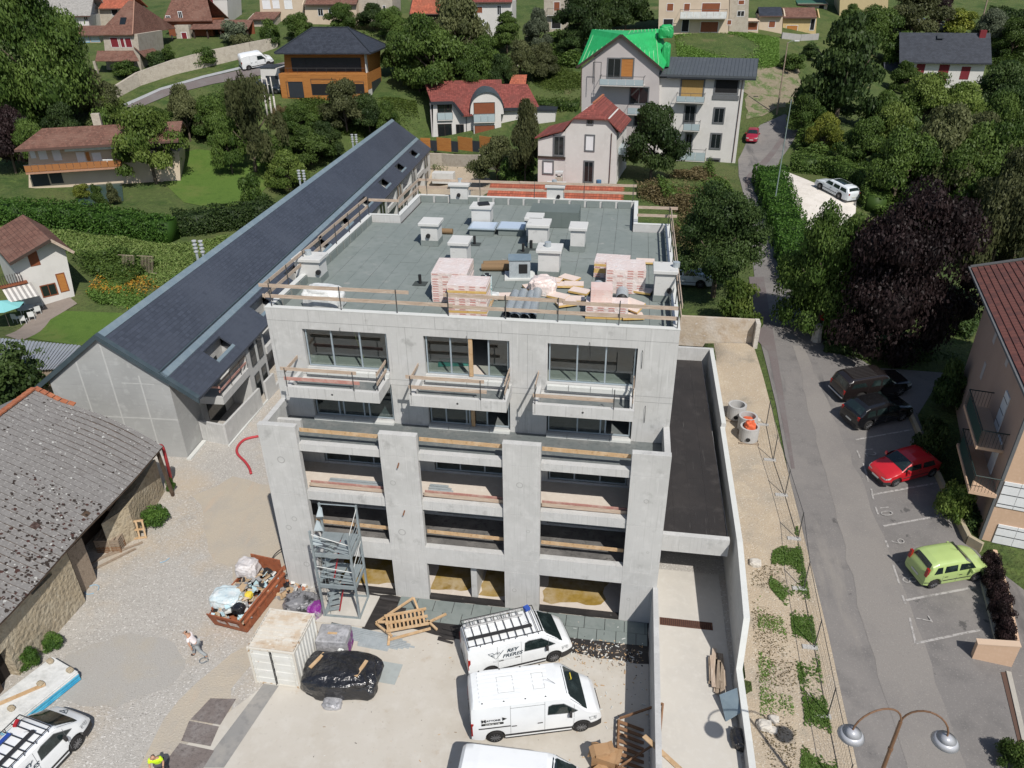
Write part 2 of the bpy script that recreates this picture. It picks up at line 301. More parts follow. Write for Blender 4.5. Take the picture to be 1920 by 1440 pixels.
m_galv = mat('galvanised_steel', (.40, .44, .46), .45, [(3, (.33, .37, .39), .45, .7), (10, (.48, .52, .54), .55, .7)], metal=.25, spec=.5)
m_alu = mat('grey_aluminium_frame', (.36, .42, .46), .4, metal=.3, spec=.5)
m_steel_dk = mat('dark_steel', (.09, .09, .09), .5, metal=.5)
m_glass = glass('window_glass')
m_yellow = mat('wet_ochre_floor', (.30, .2, .05), .25, [(.6, (.4, .32, .2), .42, .62), (1.5, (.22, .14, .03), .5, .72)], None, spec=.5)
m_beige = mat('screed', (.56, .5, .44), .9, [(.6, (.5, .44, .38), .45, .7), (4, (.6, .55, .49), .5, .7)])
T = thing('apartment_block', 'unfinished grey concrete apartment block with flat roof, four pillars and three balconies', 'building', (0, 0, 0))
W, D = 19.2, 2.74; PX = [(0, 1.88), (5.91, 7.72), (11.71, 13.46), (17.5, 19.2)]; BAY = [(1.88, 5.91), (7.72, 11.71), (13.46, 17.5)]
WIN = [(1.68, 5.83), (7.6, 11.65), (13.41, 17.46)]; Z1, Z2, Z3, Z4, ZR, ZT = 3.4, 6.2, 9.0, 11.86, 14.45, 14.92
def joint(b, z, y, x0, x1): b.box((x0+.002, y-.004, z-.008), (x1-.002, y+.01, z+.008), 1)
m_joint = mat('pour_joint', (.2, .2, .195), .9)
for i, (x0, x1) in enumerate(PX):
    b = MB(); zs = [0, 2.5, 3.31, 6.13, 8.96, 10.15]
    for a, c in zip(zs[:-1], zs[1:]): b.box((x0, R.uniform(0, .006), a+.004), (x1, .32, c-.004), 0)
    for z in zs[1:-1]: b.box((x0+.01, .01, z-.006), (x1-.01, .3, z+.006), 1)
    for k in range(6):   # round plugged tie holes
        b.cyl((R.uniform(x0+.3, x1-.3), .0, [1.2, 4.2, 4.9, 7.2, 7.9, 9.4][k]), (x0+.5, .0, 0), .001, .001, 3, 1) if False else None
    o = bevel(b.build('pillar', [m_conc, m_joint], T), .012, 1)
    f = MB(); f.box((x0+.02 if i else x0, .325, 9.02), ((x0+.32 if i else x0+.3), D-.003, 10.0)); 
    if i in (0, 3): (MB().box((0, .325, 0), (.28, D-.003, 10.0)) if i == 0 else MB().box((W-.28, .325, 0), (W, D-.003, 9.95))).build('side_wall', m_conc, T)
for n, (x0, x1) in enumerate(BAY):
    MB().box((x0+.003, .0, 2.5), (x1-.003, .34, 3.56)).build('beam', m_conc, T)
    MB().box((x0+.003, .12, 5.84), (x1-.003, .46, 6.36)).build('beam', m_conc, T)
    MB().box((x0+.003, .12, 8.74), (x1-.003, .46, 9.14)).build('beam', m_conc, T)
m_flr2 = m_beige
for z0, z1, m in ((3.15, 3.4, mat('damp_slab', (.12, .115, .11), .8, [(1, (.2, .19, .18), .45, .65), (4, (.07, .068, .066), .5, .7)])), (5.95, 6.2, m_beige)):
    MB().box((.29, .465 if z0 > 4 else .345, z0), (W-.29, 9, z1)).build('floor_slab', m, T)
m_terr = mat('terrace_felt', (.13, .145, .145), .75, [(1, (.19, .195, .19), .48, .66), (5, (.1, .11, .11), .5, .7)], None, spec=.4)
MB().box((.29, .47, 8.7), (W-.29, 9, 9.0)).build('terrace', m_terr, T)
MB().box((0.3, .35, .0), (W-.3, 9.5, .024)).build('ground_floor', [m_beige], T)
for (x0, x1), y1 in (((13.6, 16.7), 3.0), ((2.2, 6.0), 2.6), ((10.2, 11.8), 2.9), ((7.6, 9.6), 2.2)):   # standing ochre water
    b = MB(); b.quad(*[(p[0], p[1], .03) for p in ragged([(x0, .6), (x1, .9), (x1+.2, y1), (x0, y1+1.4)], .15, .4)]); b.build('puddle', m_yellow, T)
for n, (x0, x1) in enumerate(BAY): MB().box((x0+.004, .02, .03), (x1-.004, .3, .22)).build('threshold', m_memb_blk, T)
for x, z in ((.9, 8.2), (1.0, 4.6), (.6, 4.0), (1.2, 1.6), (6.6, 4.4), (7.2, 3.9), (6.4, 7.4), (12.5, 7.9), (12.9, 5.2), (18.3, 7.6), (18.6, 4.6), (17.9, 1.5), (12.2, 1.3), (6.9, 1.1)):   # rings left by tie cones
    ro = R.uniform(.06, .2); b = MB(); n = 16
    for k in range(n): a, c = 2*math.pi*k/n, 2*math.pi*(k+1)/n; b.quad((x+ro*math.cos(a), -.003, z+ro*math.sin(a)), (x+ro*math.cos(c), -.003, z+ro*math.sin(c)), (x+ro*.75*math.cos(c), -.003, z+ro*.75*math.sin(c)), (x+ro*.75*math.cos(a), -.003, z+ro*.75*math.sin(a)))
    b.build('ring_mark', mat('damp_ring', (.33, .33, .32), .9), T)
MB().box((9.9, .4, .025), (10.2, 3.2, 2.9)).build('partition', m_conc, T)
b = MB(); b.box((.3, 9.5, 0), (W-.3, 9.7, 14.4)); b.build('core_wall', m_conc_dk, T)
# facade wall of the two upper storeys (real openings) and of the recessed storeys below
def wall_with(xs0, xs1, z0, z1, y0, y1, holes):
    b = MB(); xs = sorted({xs0, xs1, *[h[0] for h in holes], *[h[1] for h in holes]}); zs = sorted({z0, z1, *[h[2] for h in holes], *[h[3] for h in holes]})
    for xa, xb in zip(xs[:-1], xs[1:]):
        run = None
        for za, zb in zip(zs[:-1], zs[1:]):
            if any(h[0] <= xa+1e-6 and xb <= h[1]+1e-6 and h[2] <= za+1e-6 and zb <= h[3]+1e-6 for h in holes):
                if run: b.box((xa, y0, run[0]), (xb, y1, run[1])); run = None
            else: run = [run[0], zb] if run else [za, zb]
        if run: b.box((xa, y0, run[0]), (xb, y1, run[1]))
    return b
holes = [(x0, x1, z0, z1) for x0, x1 in WIN for z0, z1 in ((Z4+.02, 13.92), (Z3+.1, 11.2))]
wb = wall_with(0, W, 8.98, ZT-.001, D, D+.24, holes)
for z in (11.2, 11.5, 14.3): wb.box((.003, D-.003, z-.007), (W-.003, D+.02, z+.007), 1)
for x in (6.75, 12.5, 9.7): wb.box((x-.006, D-.003, 13.95 if x > 9 and x < 10 else 11.52), (x+.006, D+.02, 14.29), 1)
for x in (2.1, 4.9, 8.2, 11.3, 14.4, 16.9): wb.box((x-.006, D-.003, 14.31), (x+.006, D+.02, 14.9), 1)
wb.build('facade_wall', [m_conc, m_joint], T)
holes2 = [(x0+.1, x1, z0+.12, z0+2.1) for x0, x1 in WIN for z0 in (3.4, 6.2)]
wall_with(.29, W-.29, .03, 8.69, D+.02, D+.22, holes2+[(x0, x1, .05, 2.6) for x0, x1 in BAY]).build('recessed_wall', m_conc, T)
MB().box((0, D+.245, .03), (.24, 18.0, 14.9)).build('flank_wall', m_conc, T); MB().box((W-.24, D+.245, .03), (W, 18.0, 14.9)).build('flank_wall', m_conc, T)
b = MB(); b.box((1.9, 18.24, .03), (2.14, 23.3, 14.9)); b.box((0, 18.0, .03), (2.14, 18.24, 14.9)); b.box((17.0, 18.0, .03), (W, 18.24, 14.9)); b.box((17.0, 18.24, .03), (17.24, 23.3, 14.9)); b.box((2.14, 23.06, .03), (17.0, 23.3, 14.9)); b.build('rear_wall', m_conc, T)
for z in (Z4-.1, ): MB().box((.25, D+.25, z-.2), (W-.25, 9.4, z)).build('floor_slab', m_beige, T)
# windows
def glazing(x0, x1, z0, z1, y, splits, door=None):
    o = MB(); inset(o, x0, z0, x1, z1, y, .06, .07)
    for k in splits: o.box((x0+k*(x1-x0)-.035, y-.003, z0+.06), (x0+k*(x1-x0)+.035, y+.068, z1-.06))
    fr = o.build('window', m_alu, T); ks = [0]+list(splits)+[1]
    for i, (a, c) in enumerate(zip(ks[:-1], ks[1:])):
        if i == door: continue
        MB().box((x0+a*(x1-x0)+.04, y+.03, z0+.061), (x0+c*(x1-x0)-.04, y+.04, z1-.061)).build('pane', m_pane, fr)
    return fr
def clear_pane():
    m = bpy.data.materials.new('clear_pane'); m.use_nodes = True; n = m.node_tree.nodes; L = m.node_tree.links.new
    tr = n.new('ShaderNodeBsdfTransparent'); tr.inputs[0].default_value = (.78, .85, .85, 1); gl = n.new('ShaderNodeBsdfGlossy'); gl.inputs['Roughness'].default_value = .02
    fr = n.new('ShaderNodeLayerWeight'); fr.inputs[0].default_value = .5; pw = n.new('ShaderNodeMath'); pw.operation = 'POWER'; pw.inputs[1].default_value = 3; L(fr.outputs['Facing'], pw.inputs[0]); ad = n.new('ShaderNodeMath'); ad.operation = 'MULTIPLY_ADD'; ad.inputs[1].default_value = .7; ad.inputs[2].default_value = .1; L(pw.outputs[0], ad.inputs[0]); mx = n.new('ShaderNodeMixShader'); L(ad.outputs[0], mx.inputs[0]); L(tr.outputs[0], mx.inputs[1]); L(gl.outputs[0], mx.inputs[2]); L(mx.outputs[0], n['Material Output'].inputs[0]); return m
m_pane = clear_pane()
SP4 = [(.32, .67), (.30, .52, .55, .76), (.33, .66)]; SP3 = [(.3, .36, .62, .69), (.2, .46, .5, .72), (.36, .64, .7)]
for i, (x0, x1) in enumerate(WIN):
    glazing(x0+.06, x1-.06, Z4+.04, 13.9, D+.16, SP4[i], 3 if i == 1 else None); glazing(x0+.06, x1-.06, Z3+.14, 11.18, D+.16, SP3[i], len(SP3[i]) if i else None)
    for z in (Z1, Z2): glazing(x0+.16, x1-.04, z+.14, z+2.08, D+.1, (.33, .66))
    # white kerb blocks under the sills
    for z, y in ((Z4, D-.02), (Z3, D-.02)):
        for k in range(4):
            a = x0+.02+(x1-x0)*k/4; MB().box((a, y-.2, z-.24 if z > 10 else z+.0), (a+(x1-x0)/4-.025, y-.002, z-.02 if z > 10 else z+.12)).build('sill_block', m_coping, T)
MB().box((9.72, D+.05, Z4+.05), (9.9, D+.15, 13.9)).build('timber_post', m_timber_lt, T); MB().box((9.72, D+.05, Z3+.12), (9.9, D+.15, 11.15)).build('timber_post', m_timber_lt, T)
MB().bar((4.1, D+1.2, 12.0), (3.7, D+1.0, 14.1), .22, .05).build('insulation_strip', pmat('yellow_wool', (.4, .36, .12)), T)
MB().obox((8.6, D+1.6, Z4-.05), (1.5, .8, .05), .2).build('plasterboard', pmat('green_board', (.08, .3, .25)), T)
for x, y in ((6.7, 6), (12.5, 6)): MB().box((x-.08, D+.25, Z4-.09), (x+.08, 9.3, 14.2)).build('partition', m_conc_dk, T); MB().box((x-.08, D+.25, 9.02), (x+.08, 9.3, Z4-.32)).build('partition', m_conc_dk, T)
# balconies
BAL = [(1.2, 5.78), (7.22, 11.75), (12.95, 17.46)]
for x0, x1 in BAL:
    b = MB(); y0, y1 = 1.08, D-.003; b.box((x0, y0, 11.1), (x1, y1, 11.36)); t = .2
    b.box((x0, y0, 11.36), (x1, y0+t, 11.66)); b.box((x0, y0+t, 11.36), (x0+t, y1, 11.66)); b.box((x1-t, y0+t, 11.36), (x1, y1, 11.66))
    ba = b.build('balcony', m_conc, T); b = MB(); b.box((x0+t+.003, y0+t+.003, 11.362), (x1-t-.003, y1-.2, 11.372)); b.build('balcony_floor', m_terr, ba)
    b = MB(); b.box((x0+.02, y0-.02, 11.2), (x0+.03, y0+.0, 11.22)); b.cyl(((x0+x1)/2, y0+.02, 11.4), ((x0+x1)/2, y0-.012, 11.4), .05); b.build('drain_spout', m_steel_dk, ba)
# pillar-side planters left and right, metal spouts
b = MB(); b.box((-.02, .33, 9.15), (1.88, .55, 9.9)) ; 
MB().box((.3, 1.4, 9.003), (1.5, 1.6, 9.6)).build('planter_wall', m_conc, T)
for x, z in ((6.75, 8.5), (6.8, 5.7)): MB().bar((x, -.16, z-.1), (x+.05, .05, z+.12), .05, .05).build('spout', mat('rust', (.16, .07, .035), .9), T)
for x, y in ((3.6, 14.1), (9.66, 14.05), (15.3, 14.1), (17.66, 13.85), (18.0, 11.0)): b = MB(); b.tube([(x, D+.01, y), (x+.02, D-.1, y-.05), (x+.02, D-.03, y-.35 if x < 15 else y-.9)], .012, 5); b.build('cable_tail', m_steel_dk, T)
# guard boards inside the frame bays (each plank a thing resting on brackets)
def plank(p, q, label, wd=.04, ht=.2, m=None, cat='plank', group=None, name='plank'):
    c = (Vector(p)+Vector(q))/2; b = MB(); b.bar(Vector(p)-c, Vector(q)-c, wd, ht); return tag(b.build(name, m or m_timber, None, loc=c), label, cat, group)
bn = ['left', 'middle', 'right']
for i, (x0, x1) in enumerate(BAY):
    plank((x0+.02, .42, 9.75), (x1-.02, .42, 9.7), 'pale guard plank across the %s bay at terrace level' % bn[i], m=m_timber_lt, group='guard planks in the pillar bays')
    plank((x0+.02, .5, 6.5), (x1-.02, .5, 6.46), 'guard plank across the %s bay of the second open storey' % bn[i], m=m_timber, group='guard planks in the pillar bays')
    plank((x0+.02, .66, 6.52), (x1-.02, .66, 6.5), 'lower reddish guard plank across the %s bay of the second open storey' % bn[i], m=m_pinkboard, group='guard planks in the pillar bays')
    plank((x0+.02, .52, 4.17), (x1-.02, .52, 4.13), 'orange guard plank across the %s bay of the lowest open storey' % bn[i], m=m_timber_lt, group='guard planks in the pillar bays')
for i, (x0, x1, y) in enumerate(((2.6, 5.7, 1.0), (7.75, 9.0, 1.2))):
    st = thing('stud_pile', 'bundle of galvanised metal studs lying in the %s bay' % bn[i], 'metal studs', (x0, y, 6.2), 0, 'metal stud bundles on the open floor')
    for k in range(5): MB().box((0, k*.1, .0+.06*(k % 2)), (x1-x0-.1*k, k*.1+.09, .05+.06*(k % 2))).build('stud', m_galv, st)
plank((13.5, .56, 6.42), (14.6, .56, 6.4), 'white board lying on the right second storey beam', ht=.1, m=m_coping, cat='board', name='board')
# ---------------------------------------------------------------- roof
MB().box((.25, D+.25, ZR-.3), (W-.25, 17.98, ZR)).build('roof_slab', m_memb_blk, T); MB().box((2.15, 17.985, ZR-.3), (16.99, 23.05, ZR)).build('roof_slab', m_memb_blk, T)
cop = [(0, D, W, D+.27), (0, D+.275, .27, 18.02), (W-.27, D+.275, W, 18.02), (0, 18.025, 2.16, 18.27), (1.88, 18.275, 2.16, 23.32), (2.165, 23.05, 17.02, 23.32), (17.025, 18.275, 17.27, 23.32), (17.025, 18.025, W, 18.27)]
for x0, y0, x1, y1 in cop: MB().box((x0-.012, y0-.012 if y0 == D else y0, ZT), (x1+.012 if x1 == W else x1, y1, ZT+.035)).build('coping', m_coping, T)
k = 0; x = .3
rf = 0
for x0 in np.arange(.3, W-.3, .98):   # bitumen rolls laid front to back
    x1 = min(x0+1.0, W-.29); y = D+.28
    while True:
        ye = 17.95 if (x0 < 2.1 or x1 > 17.0) else 23.0
        y2 = min(y+(R.uniform(4, 6.5) if y > D+.3 else R.uniform(2, 6)), ye)
        if ye-y2 < 1.2: y2 = ye
        MB().box((x0, y, ZR+.001), (x1-.035, y2-.035, ZR+.012+.006*(rf % 2)+R.uniform(0, .003))).build('roofing_sheet', m_bitumen, T); rf += 1; y = y2
        if y >= ye-.01: break
for x0, y0, x1, y1 in ((.275, D+.275, .33, 17.95), (W-.33, D+.28, W-.275, 17.95), (2.18, 22.98, 16.98, 23.04), (.34, D+.275, W-.34, D+.32)):   # upstand felt
    n = max(1, int(max(x1-x0, y1-y0)/1.0))
    for i in range(n):
        a, c = i/n, (i+1)/n-.012
        if x1-x0 > y1-y0: MB().box((x0+(x1-x0)*a, y0, ZR+.02), (x0+(x1-x0)*c, y1, ZT-.02)).build('upstand_felt', m_bitumen, T)
        else: MB().box((x0, y0+(y1-y0)*a, ZR+.02), (x1, y0+(y1-y0)*c, ZT-.02)).build('upstand_felt', m_bitumen, T)
# ================================================================== LONG TERRACE WITH SLATE ROOF
def tilemat(name, col, mort, wv, hv, axis='y', var=.25, rough=.75, depth_=.6, offs=.5, zk=1.0, patches=(), spec=.3):
    """rows of slates or tiles; wv x hv in metres, laid along object axis and height"""
    if name in MATS: return MATS[name]
    m = bpy.data.materials.new(name); m.use_nodes = True; n = m.node_tree.nodes; L = m.node_tree.links.new; p = n['Principled BSDF']
    tc = n.new('ShaderNodeTexCoord'); sp = n.new('ShaderNodeSeparateXYZ'); cb = n.new('ShaderNodeCombineXYZ'); L(tc.outputs['Object'], sp.inputs[0])
    L(sp.outputs[0 if axis == 'x' else 1], cb.inputs[0]); mu = n.new('ShaderNodeMath'); mu.operation = 'MULTIPLY'; mu.inputs[1].default_value = zk; L(sp.outputs[2], mu.inputs[0]); L(mu.outputs[0], cb.inputs[1])
    b = n.new('ShaderNodeTexBrick'); b.inputs['Scale'].default_value = 1; b.inputs['Brick Width'].default_value = wv; b.inputs['Row Height'].default_value = hv; b.inputs['Mortar Size'].default_value = min(wv, hv)*.05; b.offset = offs
    b.inputs['Color1'].default_value = (*[c*(1-var) for c in col], 1); b.inputs['Color2'].default_value = (*[c*(1+var) for c in col], 1); b.inputs['Mortar'].default_value = (*mort, 1); L(cb.outputs[0], b.inputs['Vector'])
    src = b.outputs['Color']
    for sc, c2, lo, hi in patches:
        nz = n.new('ShaderNodeTexNoise'); nz.inputs['Scale'].default_value = sc; nz.inputs['Detail'].default_value = 6; L(tc.outputs['Object'], nz.inputs['Vector']); mr = n.new('ShaderNodeMapRange'); mr.inputs[1].default_value = lo; mr.inputs[2].default_value = hi; L(nz.outputs[0], mr.inputs[0])
        mx = n.new('ShaderNodeMix'); mx.data_type = 'RGBA'; L(mr.outputs[0], mx.inputs[0]); L(src, mx.inputs[6]); mx.inputs[7].default_value = (*c2, 1); src = mx.outputs[2]
    L(src, p.inputs['Base Color']); p.inputs['Roughness'].default_value = rough; p.inputs['Specular IOR Level'].default_value = spec
    bp_ = n.new('ShaderNodeBump'); bp_.inputs['Strength'].default_value = depth_; bp_.inputs['Distance'].default_value = .03; iv = n.new('ShaderNodeMath'); iv.operation = 'SUBTRACT'; iv.inputs[0].default_value = 1; L(b.outputs['Fac'], iv.inputs[1]); L(iv.outputs[0], bp_.inputs['Height']); L(bp_.outputs[0], p.inputs['Normal'])
    MATS[name] = m; return m
m_slate = tilemat('slate_roof', (.05, .058, .078), (.028, .033, .044), .34, .17, 'y', .16, .5, .4, patches=[(.15, (.06, .069, .09), .45, .7), (2, (.046, .053, .07), .55, .75)], spec=.45)
m_zinc = mat('zinc_flashing', (.19, .25, .29), .45, [(1.5, (.24, .3, .33), .45, .7)], metal=.2, spec=.5)
m_zinc_dk = mat('dark_zinc', (.06, .085, .1), .5, [(1.5, (.085, .11, .125), .45, .7)], metal=.2)
m_gable = mat('raw_gable_concrete', (.36, .365, .36), .85, [(.3, (.30, .305, .3), .42, .62), (1.2, (.43, .435, .43), .52, .72), (5, (.47, .47, .465), .62, .74), (1.6, (.29, .295, .29), .56, .72, (.3, .3, 4))], (20, .2, .01))
TERR = thing('terrace_house_row', 'long unfinished concrete terrace under one dark slate roof with openings cut in it', 'building', (-11.727, 10.359, 0), rad(2.904))
LN = 76.0; RZ = 9.12
def slope(u): return RZ-.745*(u+3.87)
gw = MB(); prof = [(-8.2, 0), (0, 0), (0, slope(0)-.05), (-3.87, RZ-.2), (-8.2, slope(.46)-.05)]
gw.xslab([(a, 0, c) for a, c in prof], (0, .25, 0)); gw.xslab([(a, LN-.25, c) for a, c in prof], (0, .25, 0)); gw.box((-8.2, .251, 0), (-7.95, LN-.251, slope(.46)-.05))
gw.box((-.25, .251, 0), (-.004, 2.798, slope(0)-.2)); gw.build('gable_wall', m_gable, TERR)
b = MB()   # wide pale formwork joints of the gable panels
for u in (-5.9, -3.9, -1.9): b.box((u-.05, -.006, 0), (u+.05, .01, min(slope(u)-.3, 7.6-abs(u+3.87)*.7) if u > -3.8 else RZ-.5-abs(u+3.87)*.75))
b.box((-8.15, -.007, 2.95), (-.02, .011, 3.05)); b.box((-3.2, -.008, 5.6), (-1.0, .012, 5.66)); b.build('panel_joint', pmat('pale_joint', (.46, .465, .455)), TERR)
HOLES = [5.4, 13.2, 20.4, 27.9, 35.4, 43.3, 51.9, 60.4, 69.0]
def rp(u, v, up=0): return (u, v, slope(u)+up)
def rslab(b, u0, u1, v0, v1, th=.16): b.slab([rp(u0, v0), rp(u1, v0), rp(u1, v1), rp(u0, v1)], th)
b = MB(); rslab(b, -3.87, .1, -.12, LN+.1); b.slab([(-9.25, -.12, slope(1.5)), (-3.873, -.12, RZ), (-3.873, LN+.1, RZ), (-9.25, LN+.1, slope(1.5))], .16)
vs = [-.12]+sum([[h-1.25, h+1.25] for h in HOLES], [])+[LN+.1]
for i in range(0, len(vs), 2): rslab(b, .103, 1.9, vs[i], vs[i+1])
for h in HOLES: rslab(b, .103, .35, h-1.247, h+1.247); rslab(b, 1.3, 1.9, h-1.247, h+1.247)
b.build('roof', m_slate, TERR)
MB().slab([rp(-3.87, -.14, .03), rp(-3.5, -.14, .03), rp(-3.5, LN+.1, .03), rp(-3.87, LN+.1, .03)], .02).build('ridge_cap', m_zinc, TERR)
b = MB()
n = 38
for i in range(n): MB().slab([(-4.35, -.14+(LN+.24)*i/n, RZ-.30), (-3.875, -.14+(LN+.24)*i/n, RZ+.03), (-3.875, -.16+(LN+.24)*(i+1)/n, RZ+.03), (-4.35, -.16+(LN+.24)*(i+1)/n, RZ-.30)], .03).build('ridge_flashing', m_zinc, TERR)
MB().slab([rp(-.3, -.14, .05), rp(.05, -.14, .05), rp(.05, LN, .05), rp(-.3, LN, .05)], .05).build('valley_gutter', m_zinc, TERR)
MB().slab([rp(-.42, -.14, .11), rp(-.36, -.14, .11), rp(-.36, LN, .11), rp(-.42, LN, .11)], .1).build('gutter_upstand', m_zinc_dk, TERR)
b = MB()
for u0, u1 in ((-3.87, 1.9), (-9.25, -3.875)):
    z0, z1 = (slope(u0), slope(u1)) if u0 > -9 else (slope(1.5), RZ)
    b.xslab([(u0, -.26, z0+.04), (u1, -.26, z1+.04), (u1, -.26, z1-.32), (u0, -.26, z0-.32)], (0, .13, 0)); b.xslab([(u0, -.26, z0+.05), (u1, -.26, z1+.05), (u1, .1, z1+.05), (u0, .1, z0+.05)], (0, 0, -.02))
b.build('verge_board', m_zinc_dk, TERR)
for h in HOLES:
    b = MB(); b.slab([rp(1.22, h-1.3, .06), rp(1.4, h-1.3, .06), rp(1.4, h+1.3, .06), rp(1.22, h+1.3, .06)], .08); b.build('opening_gutter', m_zinc, TERR)
m_win_dk = pmat('anthracite_frame', (.045, .05, .055), .5)
for i, h in enumerate(HOLES):   # one dwelling per opening: loggia, balcony, block wall, windows
    b = MB(); b.box((-.25, h-2.6, .02), (0-.002, h+1.9, slope(0)-.2)); b.build('loggia_wall', m_conc, TERR)
    v1 = HOLES[i+1]-2.6 if i+1 < len(HOLES) else LN-.3
    b = MB(); b.box((-.2, h+1.9, .02), (1.66, v1, slope(1.66)-.17)); b.build('facade_block', m_conc, TERR)
    for k in range(int((v1-h-1.9)/1.2)):
        if (k+i) % 2: MB().box((1.664, h+1.92+k*1.2, 2.75), (1.675, h+3.08+k*1.2, slope(1.66)-.2)).build('facade_panel', m_coping, TERR)
    bal = MB(); bal.box((.01, h-2.5, 2.55), (1.75, h+1.88, 2.75)); bal.box((1.55, h-2.5, 2.75), (1.75, h+1.88, 3.12)); bal.box((.01, h-2.5, 2.75), (1.55, h-2.3, 3.12)); bal.build('balcony', m_conc, TERR)
    for v, z in ((h+2.6, .1), (h+3.9, .1), (h+2.6, 2.8), (h+3.9, 2.8)):
        w_ = MB(); w_.box((1.68, v, z), (1.72, v+.85, z+1.95)); w_ = w_.build('window', m_win_dk, TERR); MB().box((1.722, v+.06, z+.06), (1.728, v+.79, z+1.89)).build('pane', m_glass, w_)
    MB().box((.003, h-1.8, .05), (.02, h+.6, 2.3)).build('patio_door', m_glass, TERR); MB().box((.003, h-1.5, 2.8), (.02, h+.9, 4.6)).build('patio_door', m_glass, TERR)
gd = thing('garden_wall', 'raw concrete garden wall enclosing the first patio of the slate roofed terrace', 'wall', (-11.727, 10.359, 0), rad(2.904))
for a, q, ht in (((0.05, 2.2), (1.95, 1.8), 1.6), ((2.0, 1.75), (2.35, 7.0), 1.6), ((2.4, 7.9), (2.5, 9.4), 1.6), ((2.5, 9.45), (2.6, 11.6), .5), ((2.6, 11.65), (2.75, 13.6), 2.0), ((2.75, 14.4), (3, 22), 1.6)):
    MB().bar((a[0], a[1], ht/2), (q[0], q[1], ht/2), .18, ht).build('wall_panel', m_conc, gd)
b = MB(); b.bar((2.2, 1.5, .06), (2.6, 13, .06), .12, .1); b.bar((.2, -.3, .06), (.2, 2.0, .06), .3, .12); b.build('footing', m_coping, gd)
def guard(name, pts, label, zs, boards, m=m_timber, group=None, up=1.15, extra=None, dn=.25):
    t = thing(name, label, 'guard rail', pts[0], 0, group); o = Vector(pts[0])
    for p in pts: MB().cyl(Vector(p)-o-Vector((0, 0, dn)), Vector(p)-o+Vector((0, 0, up)), .024, n=6).build('post', m_steel_dk, t)
    for a, q, z in boards:
        A = Vector(a)-o; Q = Vector(q)-o; mb = MB(); mb.bar(A+Vector((0, 0, z)), Q+Vector((0, 0, z)), .035, .17); mb.build('guard_board', m if extra is None else extra.pop(0), t)
    return t
def lw(u, v, z): c_, s_ = math.cos(rad(2.904)), math.sin(rad(2.904)); return (-11.727+c_*u-s_*v, 10.359+s_*u+c_*v, z)
guard('scaffold_guard', [lw(1.68, 3.0, 3.1), lw(1.68, 4.6, 3.1), lw(1.68, 6.2, 3.1), lw(1.68, 7.3, 3.1)], 'pinkish wooden guard rail on the first balcony under the slate roof', 0, [(lw(1.6, 2.9, 3.1), lw(1.6, 7.4, 3.1), .45), (lw(1.6, 2.9, 3.1), lw(1.6, 7.4, 3.1), .95), (lw(.2, 2.92, 3.1), lw(1.7, 2.92, 3.1), .8)], extra=[m_pinkboard, m_timber, m_pinkboard])
for i, v in enumerate((17, 41.5, 62)):   # twin flues standing on the far roof slope
    t = thing('flue_stack', ['nearest twin metal flue poking above the slate ridge', 'middle twin metal flue poking above the slate ridge', 'farthest twin metal flue poking above the slate ridge'][i], 'flue', lw(-5.6, v, 7.4), 0, 'metal flues behind the slate ridge')
    for k, x in enumerate((-.28, .28)):
        b = MB(); b.cyl((x, 0, 0), (x, 0, 2.0), .11, n=10); b.build('pipe', m_galv, t); [MB().cyl((x, 0, z), (x, 0, z+.1), .19, .19, 10).build('cowl', pmat('white_metal', (.42, .43, .43), .5), t) for z in (1.1, 1.4, 1.7, 2.0)]
# ================================================================== OLD BARN
m_rubble = mat('rubble_wall', (.36, .30, .21), .95, [(.5, (.42, .37, .28), .45, .65), (2.5, (.28, .235, .17), .5, .68), (6, (.46, .41, .32), .58, .7), (.8, (.24, .21, .17), .6, .72)], (5, 1.0, .12))
m_btile = mat('lichen_slate', (.185, .177, .17), .95, [(2, (.2, .19, .183), .45, .65), (9, (.36, .35, .335), .58, .66), (7, (.06, .055, .05), .63, .68), (1.0, (.14, .13, .125), .58, .72)], (25, .5, .02))
m_btile2 = mat('lichen_slate_pale', (.205, .197, .19), .95, [(4, (.16, .15, .145), .5, .7), (10, (.42, .41, .39), .6, .66)], (25, .5, .02))
m_btile3 = mat('rusty_slate', (.06, .036, .03), .95, [(6, (.13, .1, .09), .5, .7)])
m_redtile = mat('red_ridge_tile', (.36, .13, .065), .9, [(2, (.28, .1, .055), .45, .65), (6, (.42, .2, .12), .55, .7)])
m_oldwood = mat('old_dark_wood', (.075, .05, .035), .9, [(2, (.12, .085, .06), .45, .65)])
BARN = thing('barn', 'old stone barn with sagging roof of grey lichened slates', 'building', (-10.15, -2.7, 0))
wl = MB(); poly = ragged([(-.02, -13.5), (.0, 0), (-.5, 0.1), (-.5, -13.5)], .03, .7)
MB().prism([(-.45, -13.5), (.0, -13.5), (.02, -6.4), (-.45, -6.4)], 0, 3.75).build('stone_wall', m_rubble, BARN)
MB().prism([(-.45, -6.397), (.02, -6.397), (.03, -4.75), (-.45, -4.75)], 1.9, 3.75).build('stone_wall', m_rubble, BARN)
MB().prism([(-.45, -4.747), (.03, -4.747), (.05, 0), (-.45, 0)], 0, 3.0).build('stone_wall', m_rubble, BARN); MB().prism([(-.45, -1.2), (.05, -1.2), (.05, 0), (-.45, 0)], 3.003, 3.75).build('stone_wall', m_rubble, BARN); MB().prism([(-.45, -4.747), (.03, -4.747), (.03, -2.6), (-.45, -2.6)], 3.003, 3.75).build('stone_wall', m_rubble, BARN)
MB().prism([(-8, -.4), (-.46, -.4), (-.46, 0), (-8, 0)], 0, 3.7).build('inner_wall', m_rubble, BARN)
